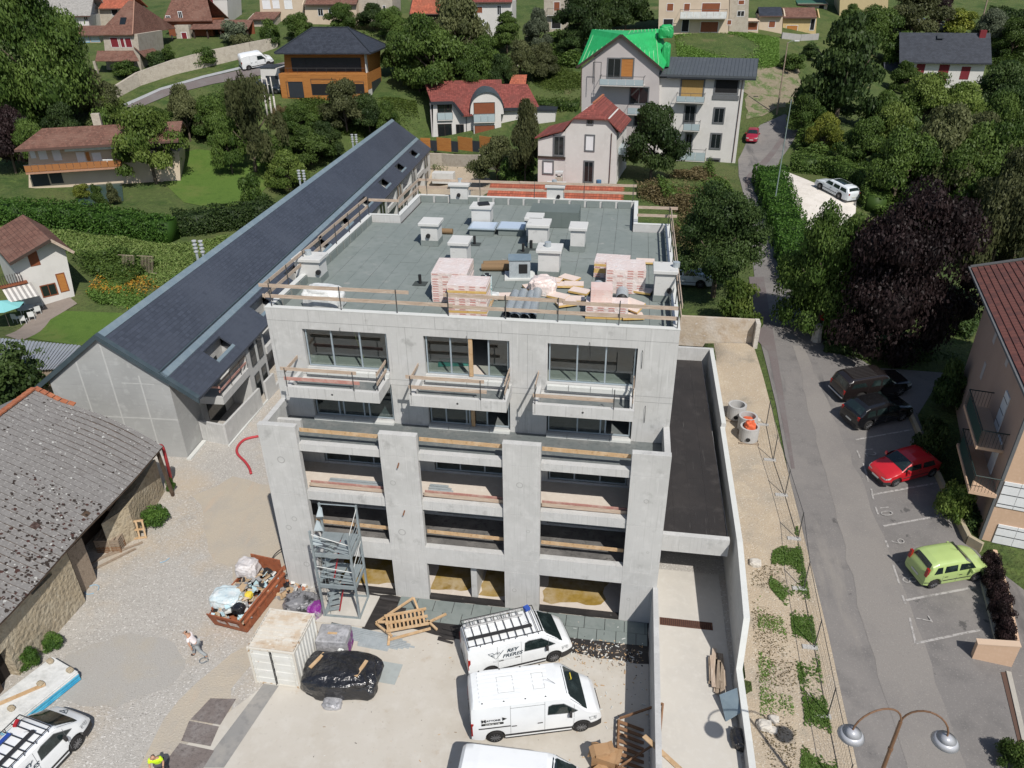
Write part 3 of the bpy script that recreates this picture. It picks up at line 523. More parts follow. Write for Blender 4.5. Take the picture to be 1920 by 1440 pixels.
MB().prism([(-.9, 3.6), (-.15, 5.0), (-1.05, 9.3), (-1.75, 9.1)], 0, [2.1, 2.3, 2.5, 2.4]).build('stone_wall', m_rubble, BARN)
MB().prism([(-3.2, 2.2), (-2.8, 2.2), (-2.8, 8.8), (-3.2, 8.8)], 0, 4.2).build('inner_wall', m_oldwood, BARN)
MB().box((-.5, .3, .02), (-.42, 1.6, 2.9)).build('plank_panel', m_timber_old, BARN); MB().box((-.2, -6.3, .03), (-.12, -5.6, 1.85)).build('door', m_oldwood, BARN)
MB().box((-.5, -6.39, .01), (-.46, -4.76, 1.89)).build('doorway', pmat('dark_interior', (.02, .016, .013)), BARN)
for q in (((-.3, 9.0, 0), (-.2, 8.6, 3.9)), ((-1.2, 4.6, 2.2), (-.5, 6.8, 3.7)), ((-.3, .2, 0), (-.3, .2, 3.6))): MB().bar(*q, .16, .16).build('timber_prop', m_oldwood, BARN)
e0, e1 = Vector((-9.15, -17)), Vector((-10.1, 6.15)); r0, r1 = Vector((-16.6, -17)), Vector((-17.8, 6.5))
def bpt(s, t): # s along eave 0..1, t up the slope 0..1
    a = e0.lerp(e1, s); c = r0.lerp(r1, s); p = a.lerp(c, t); sag = .22*math.sin(math.pi*s*2.3)*math.sin(math.pi*t)+.12*math.sin(s*17)*(1-t); return Vector((p.x, p.y+.45*math.sin(math.pi*min(1, t*1.25))*s**8, 3.8+3.2*t-sag*.5))
bo = Vector((-10.15, -2.7, 0)); b = MB(); ns, ntt = 30, 8
for i in range(ns):
    for j in range(ntt): b.slab([bpt(i/ns, j/ntt)-bo-Vector((0, 0, .02)), bpt((i+1)/ns, j/ntt)-bo-Vector((0, 0, .02)), bpt((i+1)/ns, (j+1)/ntt)-bo-Vector((0, 0, .02)), bpt(i/ns, (j+1)/ntt)-bo-Vector((0, 0, .02))], .1)
b.build('roof_deck', m_oldwood, BARN); b = MB(); b.xslab([r0.to_3d()+Vector((0, 0, 7))-bo, r1.to_3d()+Vector((0, 0, 7))-bo, Vector((-24, 6.8, 4))-bo, Vector((-24, -17, 4))-bo], (0, 0, -.1)); b.build('rear_roof', m_btile, BARN)
L_ = (e1-e0).length; nt_ = int(L_/.385); nr = 23; tl = []
for j in range(nr):
    for i in range(nt_):
        s = (i+.5)/nt_; t = (j+.5)/nr; p = bpt(s, t); d = rayd(960, 720); q = p-Vector(CAM); z = q.dot(Vector(FW)); X = 960+FPX*q.dot(Vector(RT))/z; Y = 720-FPX*q.dot(Vector(UP))/z
        if X < -900: continue
        dens = math.sin(s*23)*math.cos(t*9+s*5); lost = R.random() < (.05 if (t < .42 and s < .6 and dens > -.3) else .006)
        tl.append((z+(100 if X < -40 or Y > 1480 else 0), s, t, lost))
tl.sort(); me_t = [MB().box((-.176, -.2, -.012), (.176, .185, .012)).mesh('slate', [m]) for m in (m_btile, m_btile2, m_btile3)]
rest = MB(); cnt = 0
ax = (e1-e0).normalized(); up3 = (bpt(.5, 1)-bpt(.5, 0)).normalized(); a3 = Vector((ax.x, ax.y, 0)); n3 = a3.cross(up3).normalized(); n3 = n3 if n3.z > 0 else -n3
for z, s, t, lost in tl:
    if lost and R.random() < .55: continue
    p = bpt(s, t)+n3*(.03+R.uniform(-.006, .014))-bo; tilt = R.gauss(0, .03); k = 2 if lost else (1 if R.random() < .3 else 0)
    Mx = Matrix((a3, up3, n3)).transposed().to_4x4() @ Matrix.Rotation(.045, 4, 'X') @ Matrix.Rotation(tilt, 4, 'Z'); Mx.translation = p
    if cnt < 300: o = link('slate', me_t[k], BARN); o.matrix_local = Mx; cnt += 1
    else:
        o_ = len(rest.v); rest.v += [tuple(Mx@v.co) for v in me_t[0].vertices]; rest.f += [tuple(v+o_ for v in f.vertices) for f in me_t[0].polygons]; rest.m += [k]*6
stuff(rest.build('slates', [m_btile, m_btile2, m_btile3], BARN)); b = MB()
for k in range(1150):   # moss and broken corners, thickest low on the roof
    s = 1-abs(R.gauss(0, .6)) if k < 450 else R.uniform(.28, .75); t = R.uniform(0, 1) if k < 450 else abs(R.gauss(0, .3))
    if not (0 < s < 1 and 0 < t < 1): continue
    p = bpt(s, t)+n3*.05-bo; r0_ = R.uniform(.03, .08) if k < 450 else R.uniform(.035, .105); b.add([p+(a3*math.cos(q)+up3*math.sin(q))*r0_*R.uniform(.6, 1.2)+n3*R.uniform(-.01, .02) for q in (0, 1.05, 2.1, 3.14, 4.2, 5.2)], [(0, 1, 2, 3, 4, 5)], R.choice((0, 0, 1)) if k >= 450 else R.choice((0, 2, 2)))
stuff(b.build('moss', [pmat('dark_moss', (.032, .024, .02), .95), pmat('brown_moss', (.06, .03, .025), .95), pmat('white_lichen', (.42, .42, .4), .95)], BARN))
for i in range(26): # red ridge and hip tiles
    p = Vector((*(r1+(r0-r1)*(i*.42/L_)), 7.1))-bo; MB().bar(p, p+Vector((0, -.4, .02)), .34, .1).build('ridge_tile', m_redtile, BARN)
for i in range(6):
    p = bpt(1, 1-i*.05)-bo+Vector((.05, .05, .1)); q = bpt(1, .95-i*.05)-bo+Vector((0, .05, .1)); MB().bar(p, q.lerp(p, .04), .3, .09).build('ridge_tile', m_redtile, BARN)
# ================================================================== RETAINING WALLS, RAMP
m_cap = m_coping
RW = thing('retaining_wall', 'long concrete retaining wall beside the black membrane strip, stepping down along the ramp', 'wall', (22.85, 0, 0))
RW_P = [(.45, 23.6, 4.0), (.4, 13.2, 4.0), (.35, 13.2, 3.75), (.25, 2.5, 3.7), (.12, -2.1, 3.2), (-.02, -3.1, 1.0), (.05, -6.5, .7), (.05, -14, .5)]
for (x0, y0, z0), (x1, y1, z1) in zip(RW_P[:-1], RW_P[1:]):
    if y0-y1 < .1: continue
    n = max(1, round((y0-y1)/3.5))
    for k in range(n):
        a, c = k/n, (k+1)/n; P = [(x0+(x1-x0)*a, y0+(y1-y0)*a-.002, z0+(z1-z0)*a), (x0+(x1-x0)*c, y0+(y1-y0)*c, z0+(z1-z0)*c)]
        b = MB(); b.prism([(P[0][0]-.02, P[0][1]), (P[0][0]+.26, P[0][1]), (P[1][0]+.26, P[1][1]), (P[1][0]-.02, P[1][1])], 0, [P[0][2], P[0][2], P[1][2], P[1][2]], 0, 1); b.build('wall_panel', [m_conc, m_cap], RW)
MB().box((W+.003-22.85, 23.62, 0), (.72, 23.86, 4.0)).build('end_wall', [m_conc], RW)
RF = thing('basement_roof', 'strip of black bitumen membrane over the underground car park right of the tower', 'roof', (W, 3.2, 0))
m_memb2 = mat('black_membrane_roof', (.03, .027, .026), .6, [(.4, (.042, .037, .035), .45, .7), (1.3, (.09, .085, .08), .63, .7, (5, .25, 1)), (6, (.16, .155, .15), .7, .76), (1.0, (.05, .045, .043), .55, .72)], (14, .4, .03))
b = MB(); b.box((.003, 0, 2.7), (3.64, 20.4, 2.98)); b.build('slab', m_conc, RF)
for k in range(4):
    y = 0
    while y < 20.3:
        y2 = min(y+R.uniform(4, 7), 20.38); MB().box((.02+k*.9, y, 2.985), (.915+k*.9, y2-.004, 2.997+.008*(k % 2))).build('membrane_sheet', m_memb2, RF); y = y2
MB().box((.003, -.3, 2.3), (3.62, -.003, 3.36)).build('lintel', m_conc, RF)
tag(MB().box((19.02, -14, 0), (19.26, -.004, 2.45)).build('ramp_wall', m_conc), 'low straight concrete wall between the van yard and the access ramp', 'wall')
dg = thing('drain_channel', 'rusty grated drain across the access ramp', 'drain', (19.55, 0, .024), 0); MB().box((0, -.02, 0), (2.6, .48, .012)).build('frame', mat('rust_iron', (.1, .045, .03), .9, [(5, (.15, .08, .05), .5, .7)]), dg)
b = MB(); [b.box((.06+k*.1, .02, .012), (.11+k*.1, .44, .024)) for k in range(25)]; b.build('grate_bars', mat('dark_rust', (.055, .03, .024), .9), dg)
MB().box((22.75-22.85+.1, 4.1, 0), (22.8-22.85, 4.2, .1)) if False else None
tag(MB().prism([(21.2, 26.9), (26.8, 26.9), (26.8, 27.15), (21.2, 27.15)], 2.6, 5.1).build('plaster_wall', mat('peeling_plaster', (.43, .36, .28), .95, [(.5, (.48, .43, .37), .45, .6), (1.5, (.36, .28, .2), .5, .68), (3, (.52, .49, .45), .6, .7)], (6, .7, .04))), 'old peeling plaster boundary wall behind the access track', 'wall')
tag(MB().box((26.83, 26.2, 2.6), (27.15, 27.2, 5.1)).build('wall_pier', mat('white_stone_pier', (.5, .47, .42), .9, [(4, (.36, .33, .29), .5, .7)], (5, .8, .05))), 'whitewashed stone pier ending the peeling plaster wall', 'pier')
# ================================================================== ON THE TOWER ROOF
ZB = ZR+.03
m_prec = mat('precast_grey', (.52, .52, .505), .85, [(1, (.46, .46, .445), .45, .68), (5, (.5, .5, .485), .55, .7), (2, (.32, .32, .31), .62, .74)], (20, .3, .01))
m_black = mat('black_pipe', (.02, .02, .021), .5)
def chimney(px, py, wpx, label, hgt=.95, dep=1.1, pot=0, hole=0, cap=True, felt=.32, rz=0.0):
    p = gp(px, py, ZB); k = ppm(p); w_ = wpx/k; t = thing('chimney_box', label, 'chimney', (p[0], p[1]+dep/2, ZB), rz, 'chimney boxes on the flat roof')
    a = w_/2-.1; MB().box((-a-.03, -dep/2-.03, 0), (a+.03, dep/2+.03, felt)).build('felt_skirt', m_bitumen, t); MB().box((-a, -dep/2, felt+.002), (a, dep/2, felt+hgt-.18)).build('body', m_prec, t)
    if cap: bevel(MB().box((-a-.12, -dep/2-.12, felt+hgt-.178), (a+.12, dep/2+.12, felt+hgt)).build('cap', m_prec, t), .02, 1)
    else:
        MB().box((-a-.1, -dep/2-.1, felt+hgt-.24), (a+.1, dep/2+.1, felt+hgt-.12)).build('rim', m_prec, t); MB().obox((.1, 0, felt+hgt-.06), (.7, .5, .08), .4, 0, .15).build('loose_felt', m_black, t)
    if pot: b = MB(); b.cyl((pot[0], pot[1], felt+hgt+.002), (pot[0], pot[1], felt+hgt+.25), .17, .17, 12); b.build('flue_pot', m_galv, t)
    if hole: b = MB(); b.cyl((hole[0], -dep/2-.14, felt+.3), (hole[0], -dep/2+.02, felt+.3), .13, .13, 12); b.build('pipe_stub', m_black, t)
    return t
chimney(580, 530, 54, 'wide chimney box with a pot at the front left corner of the roof', 1.0, 1.0, (-.1, .1), (.6,)); chimney(806, 461, 38, 'chimney box with a black pipe stub and a brown roll behind it', 1.05, 1.1, 0, (-.05,))
chimney(861, 382, 38, 'chimney box by the rear parapet with a round hole in its front', 1.05, 1.1, (0, 0), (0,)); chimney(902, 428, 41, 'open topped chimney box with torn felt behind a skylight', 1.15, 1.1, 0, 0, False)
chimney(861, 505, 38, 'plain chimney box behind the tall wrapped insulation stack', 1.2, 1.1); chimney(1000, 452, 33, 'partly hidden chimney box behind a larger one in the middle of the roof', 1.1, 1.0); chimney(1008, 466, 42, 'pale chimney box in front of its twin in the middle of the roof', 1.1, 1.2)
chimney(1082, 472, 33, 'narrow chimney box standing alone right of the roof centre', 1.1, 1.1); chimney(1028, 520, 46, 'chimney box with a pot on its slab behind the loose boards', 1.2, 1.0, (-.1, 0)); chimney(1243, 566, 44, 'wide chimney box with a pipe beside the right parapet', 1.3, 1.1, (.5, 0), (.25,)); chimney(1040, 385, 36, 'chimney box with a pot standing in the rear parapet', 1.05, 1.0, (-.1, 0), (.25,))
p = gp(1038, 427, ZB); b = MB(); b.box((-1.55, 0, 0), (1.55, 1.9, 1.0)); t = tag(b.build('felt_clad_box', mat('dark_felt', (.115, .14, .133), .9, [(.8, (.135, .16, .152), .45, .7)]), None, loc=(p[0], p[1], ZB)), 'large box clad in grey felt near the rear of the roof', 'roof box')
for k in (-1.0, 0, 1.0): MB().box((k-.5, -.012, .02), (k+.48, -.003, .98)).build('felt_panel', MATS['dark_felt'], t)
for x, nm in ((903, 'left'), (957, 'right')):
    p = gp(x, 442, ZB); t = thing('roof_skylight', 'pale blue flat skylight, %s one of the pair' % nm, 'skylight', (p[0], p[1], ZB), 0, 'skylights on the flat roof')
    MB().box((-.75, 0, 0), (.75, 1.3, .38)).build('curb', m_bitumen, t); bevel(MB().box((-.85, -.1, .382), (.85, 1.4, .46)).build('frame', m_alu, t), .02); MB().box((-.75, 0, .462), (.75, 1.3, .48)).build('dome', mat('skylight_blue', (.42, .5, .6), .25, spec=.6), t)
for i, (x, y) in enumerate(((890, 458), (981, 472), (996, 466), (788, 532))):
    p = gp(x, y, ZB); t = thing('vent_pipe', ['short black vent pipe behind the open insulation rolls', 'black vent pipe with a bent head near the middle chimney boxes', 'black vent pipe touching the skirt of a chimney box', 'lone black vent pipe left of the insulation stacks'][i], 'pipe', (p[0], p[1], ZB), 0, 'vent pipes on the roof')
    b = MB(); b.cyl((0, 0, .02), (0, 0, .5), .08, n=10); b.build('pipe', m_black, t); MB().box((-.35, -.3, 0), (.35, .3, .018)).build('flange', mat('felt_flange', (.05, .06, .058), .9), t)
m_pir = mat('insulation_foam', (.55, .36, .12), .8, [(2, (.6, .45, .2), .5, .7)]); m_foil = mat('pink_foil', (.62, .46, .42), .55, [(1.2, (.66, .56, .52), .45, .65), (4, (.62, .38, .32), .58, .7)], (8, .4, .02), spec=.4)
m_wrap = mat('plastic_wrap', (.66, .55, .51), .25, [(1.5, (.7, .63, .6), .45, .62), (5, (.74, .7, .68), .58, .66), (3, (.62, .44, .38), .6, .7)], (7, .9, .04), spec=.6); m_redprint = pmat('red_print', (.42, .09, .07))
def pir_stack(px, py, w_, d_, layers, label, wrapped=True, rz=0.0, open_=()):
    p = gp(px, py, ZB); t = thing('insulation_stack', label, 'insulation', (p[0], p[1]+d_/2, ZB), rz, 'insulation stacks on the roof'); z = .0; me = {}
    for i in range(layers):
        h = .125; dx, dy = R.uniform(-.012, .012), R.uniform(-.012, .012); op = i in open_
        for k in range(2 if op else 1):
            ww = w_/2-.01 if op else w_; xx = (-w_/4+k*w_/2) if op else 0
            MB().box((xx-ww/2+dx, -d_/2+dy, z+.004), (xx+ww/2+dx, d_/2+dy, z+h)).build('insulation_board', m_pir if op else (m_wrap if wrapped else m_foil), t)
        if not op and i % 1 == 0:
            for xx in np.arange(-w_/2+.2, w_/2-.1, .5):
                if R.random() < .75: o = link('print', me_print, t); o.location = (xx, -d_/2+dy-.004, z+h*.5)
        z += h
    return t
me_print = MB().box((-.15, 0, -.025), (.15, .002, -.008)).box((-.15, 0, .008), (.12, .002, .025)).mesh('print', [m_redprint])
pir_stack(842, 567, 1.75, 2.2, 12, 'tall wrapped pink insulation stack, the left one of two', rz=.05); pir_stack(876, 592, 1.85, 1.3, 12, 'wrapped pink insulation stack with a yellow layer near the front parapet', open_=(1, 9), rz=.03); pir_stack(1146, 522, 1.8, 1.3, 7, 'half opened insulation stack showing yellow foam behind the largest right stack', open_=(2, 3, 5), rz=-.05); pir_stack(1170, 551, 1.95, 1.6, 10, 'largest pink insulation stack on the right of the roof', rz=.04); pir_stack(1136, 599, 1.95, 1.2, 5, 'low pink insulation stack with yellow bottom layer at the front parapet', open_=(0,), rz=.03)
pp = gp(1128, 583, ZB); t = thing('insulation_stack', 'small pile of pink boards set on the low insulation stack', 'insulation', (pp[0], pp[1], ZB+.64), .05, 'insulation stacks on the roof')
for k in range(5): MB().box((-.55, -.5, k*.125+.002), (.45, .5, k*.125+.123)).build('insulation_board', m_foil, t)
LB = [(1210, 490, 0, 'flat on the felt behind the largest stack'), (945, 556, .2, 'beside the standing felt rolls'), (1035, 527, -.2, 'leaning behind the ducts'), (1055, 534, .05, 'in the row in front of a chimney box'), (1076, 534, .05, 'at the right end of the row before a chimney box'), (1068, 523, -.5, 'turned askew behind the board row'), (1087, 546, -.35, 'on torn film in the middle'), (1047, 556, -.4, 'right of the torn wrapping'), (1062, 570, .45, 'with a broken corner near the railing'), (1077, 561, .1, 'half under another board'), (1204, 546, -.3, 'right of the largest stack'), (1187, 585, .9, 'propped against the duct end'), (1186, 593, .2, 'lying by the front right railing'), (1000, 538, .5, 'above the spiral ducts')]
for i, (x, y, rz, d) in enumerate(LB):
    p = gp(x, y, ZB+.1); t = thing('foam_board', 'loose foil faced foam board %s' % d, 'board', (p[0], p[1], ZB+.06+.02*(i % 3)), rz, 'loose insulation boards')
    if i == 11: t.rotation_euler = (.5, 0, -.7); t.location.z += .3
    MB().box((-.5, -.32, 0), (.5, .32, .1)).build('foam_core', m_pir, t); MB().box((-.5, -.32, .101), (.5, .32, .106)).build('facing', pmat('pale_pink_facing', (.64, .53, .47), .6, .1), t)
def crumple(name, label, cat, loc, sx, sy, sz, m, seed=1, kids=None, n=18):
    b = bmesh.new(); bmesh.ops.create_icosphere(b, subdivisions=4, radius=1); r_ = random.Random(seed); ph = [(Vector((r_.uniform(-4, 4), r_.uniform(-4, 4), r_.uniform(-4, 4))), r_.uniform(0, 6)) for _ in range(14)]
    for v in b.verts:
        c0 = v.co.copy(); k = sum(abs(math.sin(f.dot(c0)*1.3+o)) for f, o in ph)/14; e = 3.2; c0 = Vector([math.copysign(abs(q)**(2/e), q) for q in c0]); v.co = Vector((c0.x*sx, c0.y*sy, max(c0.z, -.55)*sz))*(.7+.55*k)
    zmin = min(v.co.z for v in b.verts)
    for v in b.verts: v.co.z -= zmin
    me = bpy.data.meshes.new(name); b.to_mesh(me); b.free(); me.materials.append(m); o = link(name, me, None, loc)
    if label: tag(o, label, cat)
    return o
p = gp(605, 578, ZB); m_film = mat('white_film', (.62, .63, .62), .35, [(2, (.5, .51, .5), .45, .65)], (6, .6, .05), spec=.5)
crumple('bulk_bag', 'white bulk bag slumped by the front left railing of the roof', 'bag', (p[0], p[1]+.4, ZB), .95, .6, .6, m_film, 3)
crumple('film_heap', 'torn pinkish wrapping film heaped between the spiral ducts and boards', 'film', tuple(gp(1018, 548, ZB)), .65, .55, .5, m_wrap, 5); crumple('film_heap', 'clear plastic film crumpled beside the felt roll pallet', 'film', tuple(gp(925, 560, ZB)), .3, .3, .18, m_film, 6)
p = gp(911, 572, ZB); t = thing('roll_pallet', 'standing rolls of felt with blue print on a wooden pallet', 'felt rolls', (p[0], p[1]+.3, ZB), 0)
for k in range(4): MB().box((-.3, -.4+k*.25, .0), (.3, -.28+k*.25, .75 if False else .14)).build('pallet_slat', m_timber_lt, t)
for k, (x, y) in enumerate(((-.16, 0), (.12, .05), (-.02, .3))): b = MB(); b.cyl((x, y, .15), (x, y, 1.35), .14, n=12, m=0); b.cyl((x, y, 1.351), (x, y, 1.4), .11, n=12, m=1); b.build('felt_roll', [mat('printed_roll', (.5, .58, .58), .6, [(6, (.1, .25, .26), .52, .58, (.4, .4, 2))]), m_black], t)
for q in ((938, 495), (935, 500)):
    p = gp(*q, ZB+.2); b = MB(); b.cyl((-.9, -.2, .2), (.9, .25 if q[1] < 498 else 0, .2), .2, n=14); tag(b.build('cardboard_roll', mat('brown_roll', (.2, .13, .07), .8), None, loc=(p[0], p[1], ZB)), 'brown wrapped roll lying %s' % ('behind another one near the galvanised box' if q[1] < 498 else 'next to the galvanised box'), 'roll', 'brown rolls on the roof')
p = gp(837, 434, ZB+.15); b = MB(); b.cyl((-.45, 0, .17), (.4, .0, .17), .17, n=14); tag(b.build('cardboard_roll', MATS['brown_roll'], None, loc=(p[0], p[1], ZB)), 'single brown roll lying behind a chimney box', 'roll', 'brown rolls on the roof')
p = gp(972, 525, ZB); t = thing('fan_box', 'galvanised ventilation box with a square opening, standing on a pallet', 'ventilation box', (p[0], p[1]+.5, ZB), .15)
MB().box((-.8, -.6, 0), (.8, .6, .1)).build('pallet', m_coping, t); b = MB(); b.box((-.55, -.45, .102), (.55, .45, 1.05)); b.build('casing', m_galv, t); MB().box((-.05, -.47, .35), (.4, -.452, .85)).build('opening', m_black, t); MB().box((-.6, -.5, 1.052), (.6, .5, 1.09)).build('lid', m_zinc, t)
for i, (a, q) in enumerate((((967, 551), (950, 592)), ((982, 549), (965, 596)), ((997, 552), (983, 597)), ((1008, 545), (996, 596)))):
    A = gp(*a, ZB+.25); Q = gp(*q, ZB+.25); c_ = (A+Q)/2; dr = Vector(Q-A); b = MB(); n = 26; b.cyl(Vector(A-c_), Vector(Q-c_), .235, n=16, cap=False)
    for k in range(n): b.cyl(Vector(A-c_)+dr*(k/n), Vector(A-c_)+dr*(k/n+.012), .247, n=16, cap=False)
    t = b.build('spiral_duct', m_galv, None, True, loc=c_); tag(t, 'ribbed steel spiral duct lying by the railing, %s of the row' % ['first from the left', 'second from the left', 'third from the left', 'rightmost'][i], 'duct', 'spiral ducts on the roof')
for x, y, d in ((1166, 562, 'with its dark mouth between the stacks'), (1120, 550, 'half hidden behind the low stack')):
    A = gp(x, y, ZB+.3); b = MB(); b.cyl((0, 1.0, 0), (0, 0, 0), .3, n=16, cap=False); b.cyl((0, .03, 0), (0, .02, 0), .28, n=16, m=1); tag(b.build('duct_piece', [m_galv, m_black], None, True, loc=(A[0], A[1], ZB+.31)), 'short grey duct piece %s' % d, 'duct')
# guard rails round the roof: clamp posts and boards
fx = [gp(x, y, ZT+.04) for x, y in ((512, 572), (640, 581), (744, 588), (840, 594), (947, 601), (1045, 607), (1160, 613), (1270, 619))]
zt = ZT+.04
f_ = [(max(.12, min(q[0], W-.12)), D+.12, zt) for q in fx]
guard('roof_guard', f_, 'wooden guard rail along the front parapet of the tower roof', 0, [((f_[0][0]-.5, D+.16, zt), (f_[2][0]+.6, D+.16, zt), 1.02), ((f_[3][0]-.2, D+.19, zt), (f_[5][0]+.3, D+.19, zt), .98), ((f_[5][0]+.2, D+.15, zt), (W-.1, D+.15, zt), .92), ((f_[0][0]-.4, D+.16, zt), (f_[3][0]+.2, D+.16, zt), .5), ((f_[3][0], D+.2, zt), (W-.1, D+.2, zt), .42)])
l_ = [(.12, y, zt) for y in (3.4, 5.3, 7.4, 9.7, 12.0, 14.2, 16.2, 17.9)]
guard('roof_guard', l_, 'wooden guard rail along the left parapet of the tower roof', 0, [((.02, 2.9, zt), (.02, 10.2, zt), 1.0), ((.02, 9.8, zt), (.02, 18.0, zt), 1.05), ((.05, 2.8, zt), (.05, 9.0, zt), .5), ((.05, 8.8, zt), (.05, 18.0, zt), .52)])
g2 = [(2.0, 18.2, zt), (2.0, 20.3, zt), (2.0, 23.2, zt)]
guard('roof_guard', g2, 'wooden guard rail round the rear left notch of the tower roof', 0, [((.1, 18.15, zt), (2.1, 18.15, zt), .9), ((2.05, 18.2, zt), (2.05, 23.3, zt), 1.0), ((2.05, 18.2, zt), (2.05, 23.3, zt), .5)])
r_ = [(W-.1, y, zt) for y in (3.2, 5.6, 8.0, 10.5, 13, 15.5, 17.9)]
guard('roof_guard', r_, 'wooden guard rail along the right parapet of the tower roof', 0, [((W, 2.9, zt), (W, 18.1, zt), 1.0), ((W, 2.9, zt), (W, 18.1, zt), .5), ((17.2, 18.15, zt), (W+.4, 18.15, zt), 1.0), ((17.2, 18.2, zt), (W+.4, 18.2, zt), .5)])
k_ = [(x, 23.2, zt) for x in (2.6, 6.4, 10.2, 13.6, 16.9)]
guard('roof_guard', k_, 'wooden guard rail along the rear parapet of the tower roof', 0, [((2.0, 23.25, zt), (9.5, 23.25, zt), 1.0), ((9.2, 23.2, zt), (17.1, 23.2, zt), 1.02), ((2.0, 23.25, zt), (17.1, 23.25, zt), .5)])
# balcony guards
for i, (x0, x1) in enumerate(BAL):
    zt2 = 11.66; pts = [(x0+.1, 1.1, zt2), (x0+(x1-x0)*(.74 if i < 2 else .8), 1.1, zt2), (x1-.1, 1.3, zt2), (x1-.1, 2.3, zt2)]
    bd = [((x0, 1.14, zt2), (x1-.9, 1.14, zt2), .42), ((x0+.08, 1.2, zt2), (x0+.08, D-.1, zt2), .8), ((x1-.08, 1.2, zt2), (x1-.08, D-.1, zt2), .85), ((x1-.08, 1.2, zt2), (x1-.08, D-.1, zt2), .4)]
    if i < 2: bd.append(((x0-.1, 1.12, zt2), (x1-1.0, 1.12, zt2), .95))
    guard('balcony_guard', pts, ['pink stained guard rail on the left balcony', 'wooden guard rail on the middle balcony', 'sparse guard rail on the right balcony'][i], 0, bd, group='balcony guards', up=1.0, dn=.5, extra=[m_pinkboard if i == 0 else m_timber]+[m_timber]*5)
# ================================================================== VEHICLES
def paint_m(name, col, rough=.28): return mat(name, col, rough, [(1.2, tuple(c*.93 for c in col), .5, .75)], coat=.6, spec=.5)
m_tyre = pmat('tyre_rubber', (.022, .021, .021), .85); m_rim = mat('wheel_rim', (.3, .3, .31), .35, metal=.7); m_rimdk = mat('rim_gap', (.03, .03, .03), .6)
m_cglass = mat('car_glass', (.012, .02, .02), .06, [(1.5, (.03, .045, .045), .5, .66)], spec=.8); m_plast = pmat('black_plastic', (.035, .033, .033), .65); m_lamp = mat('headlamp', (.55, .57, .58), .12, [(14, (.2, .21, .22), .5, .6)], spec=.8); m_tail = mat('tail_lamp', (.32, .015, .012), .2, [(9, (.12, .008, .008), .52, .6)], spec=.6); m_plate = pmat('number_plate', (.6, .6, .56), .5); m_seam = pmat('door_seam', (.13, .135, .14), .7)
def interp(tab, x): return float(np.interp(x, [a for a, _ in tab], [b for _, b in tab]))
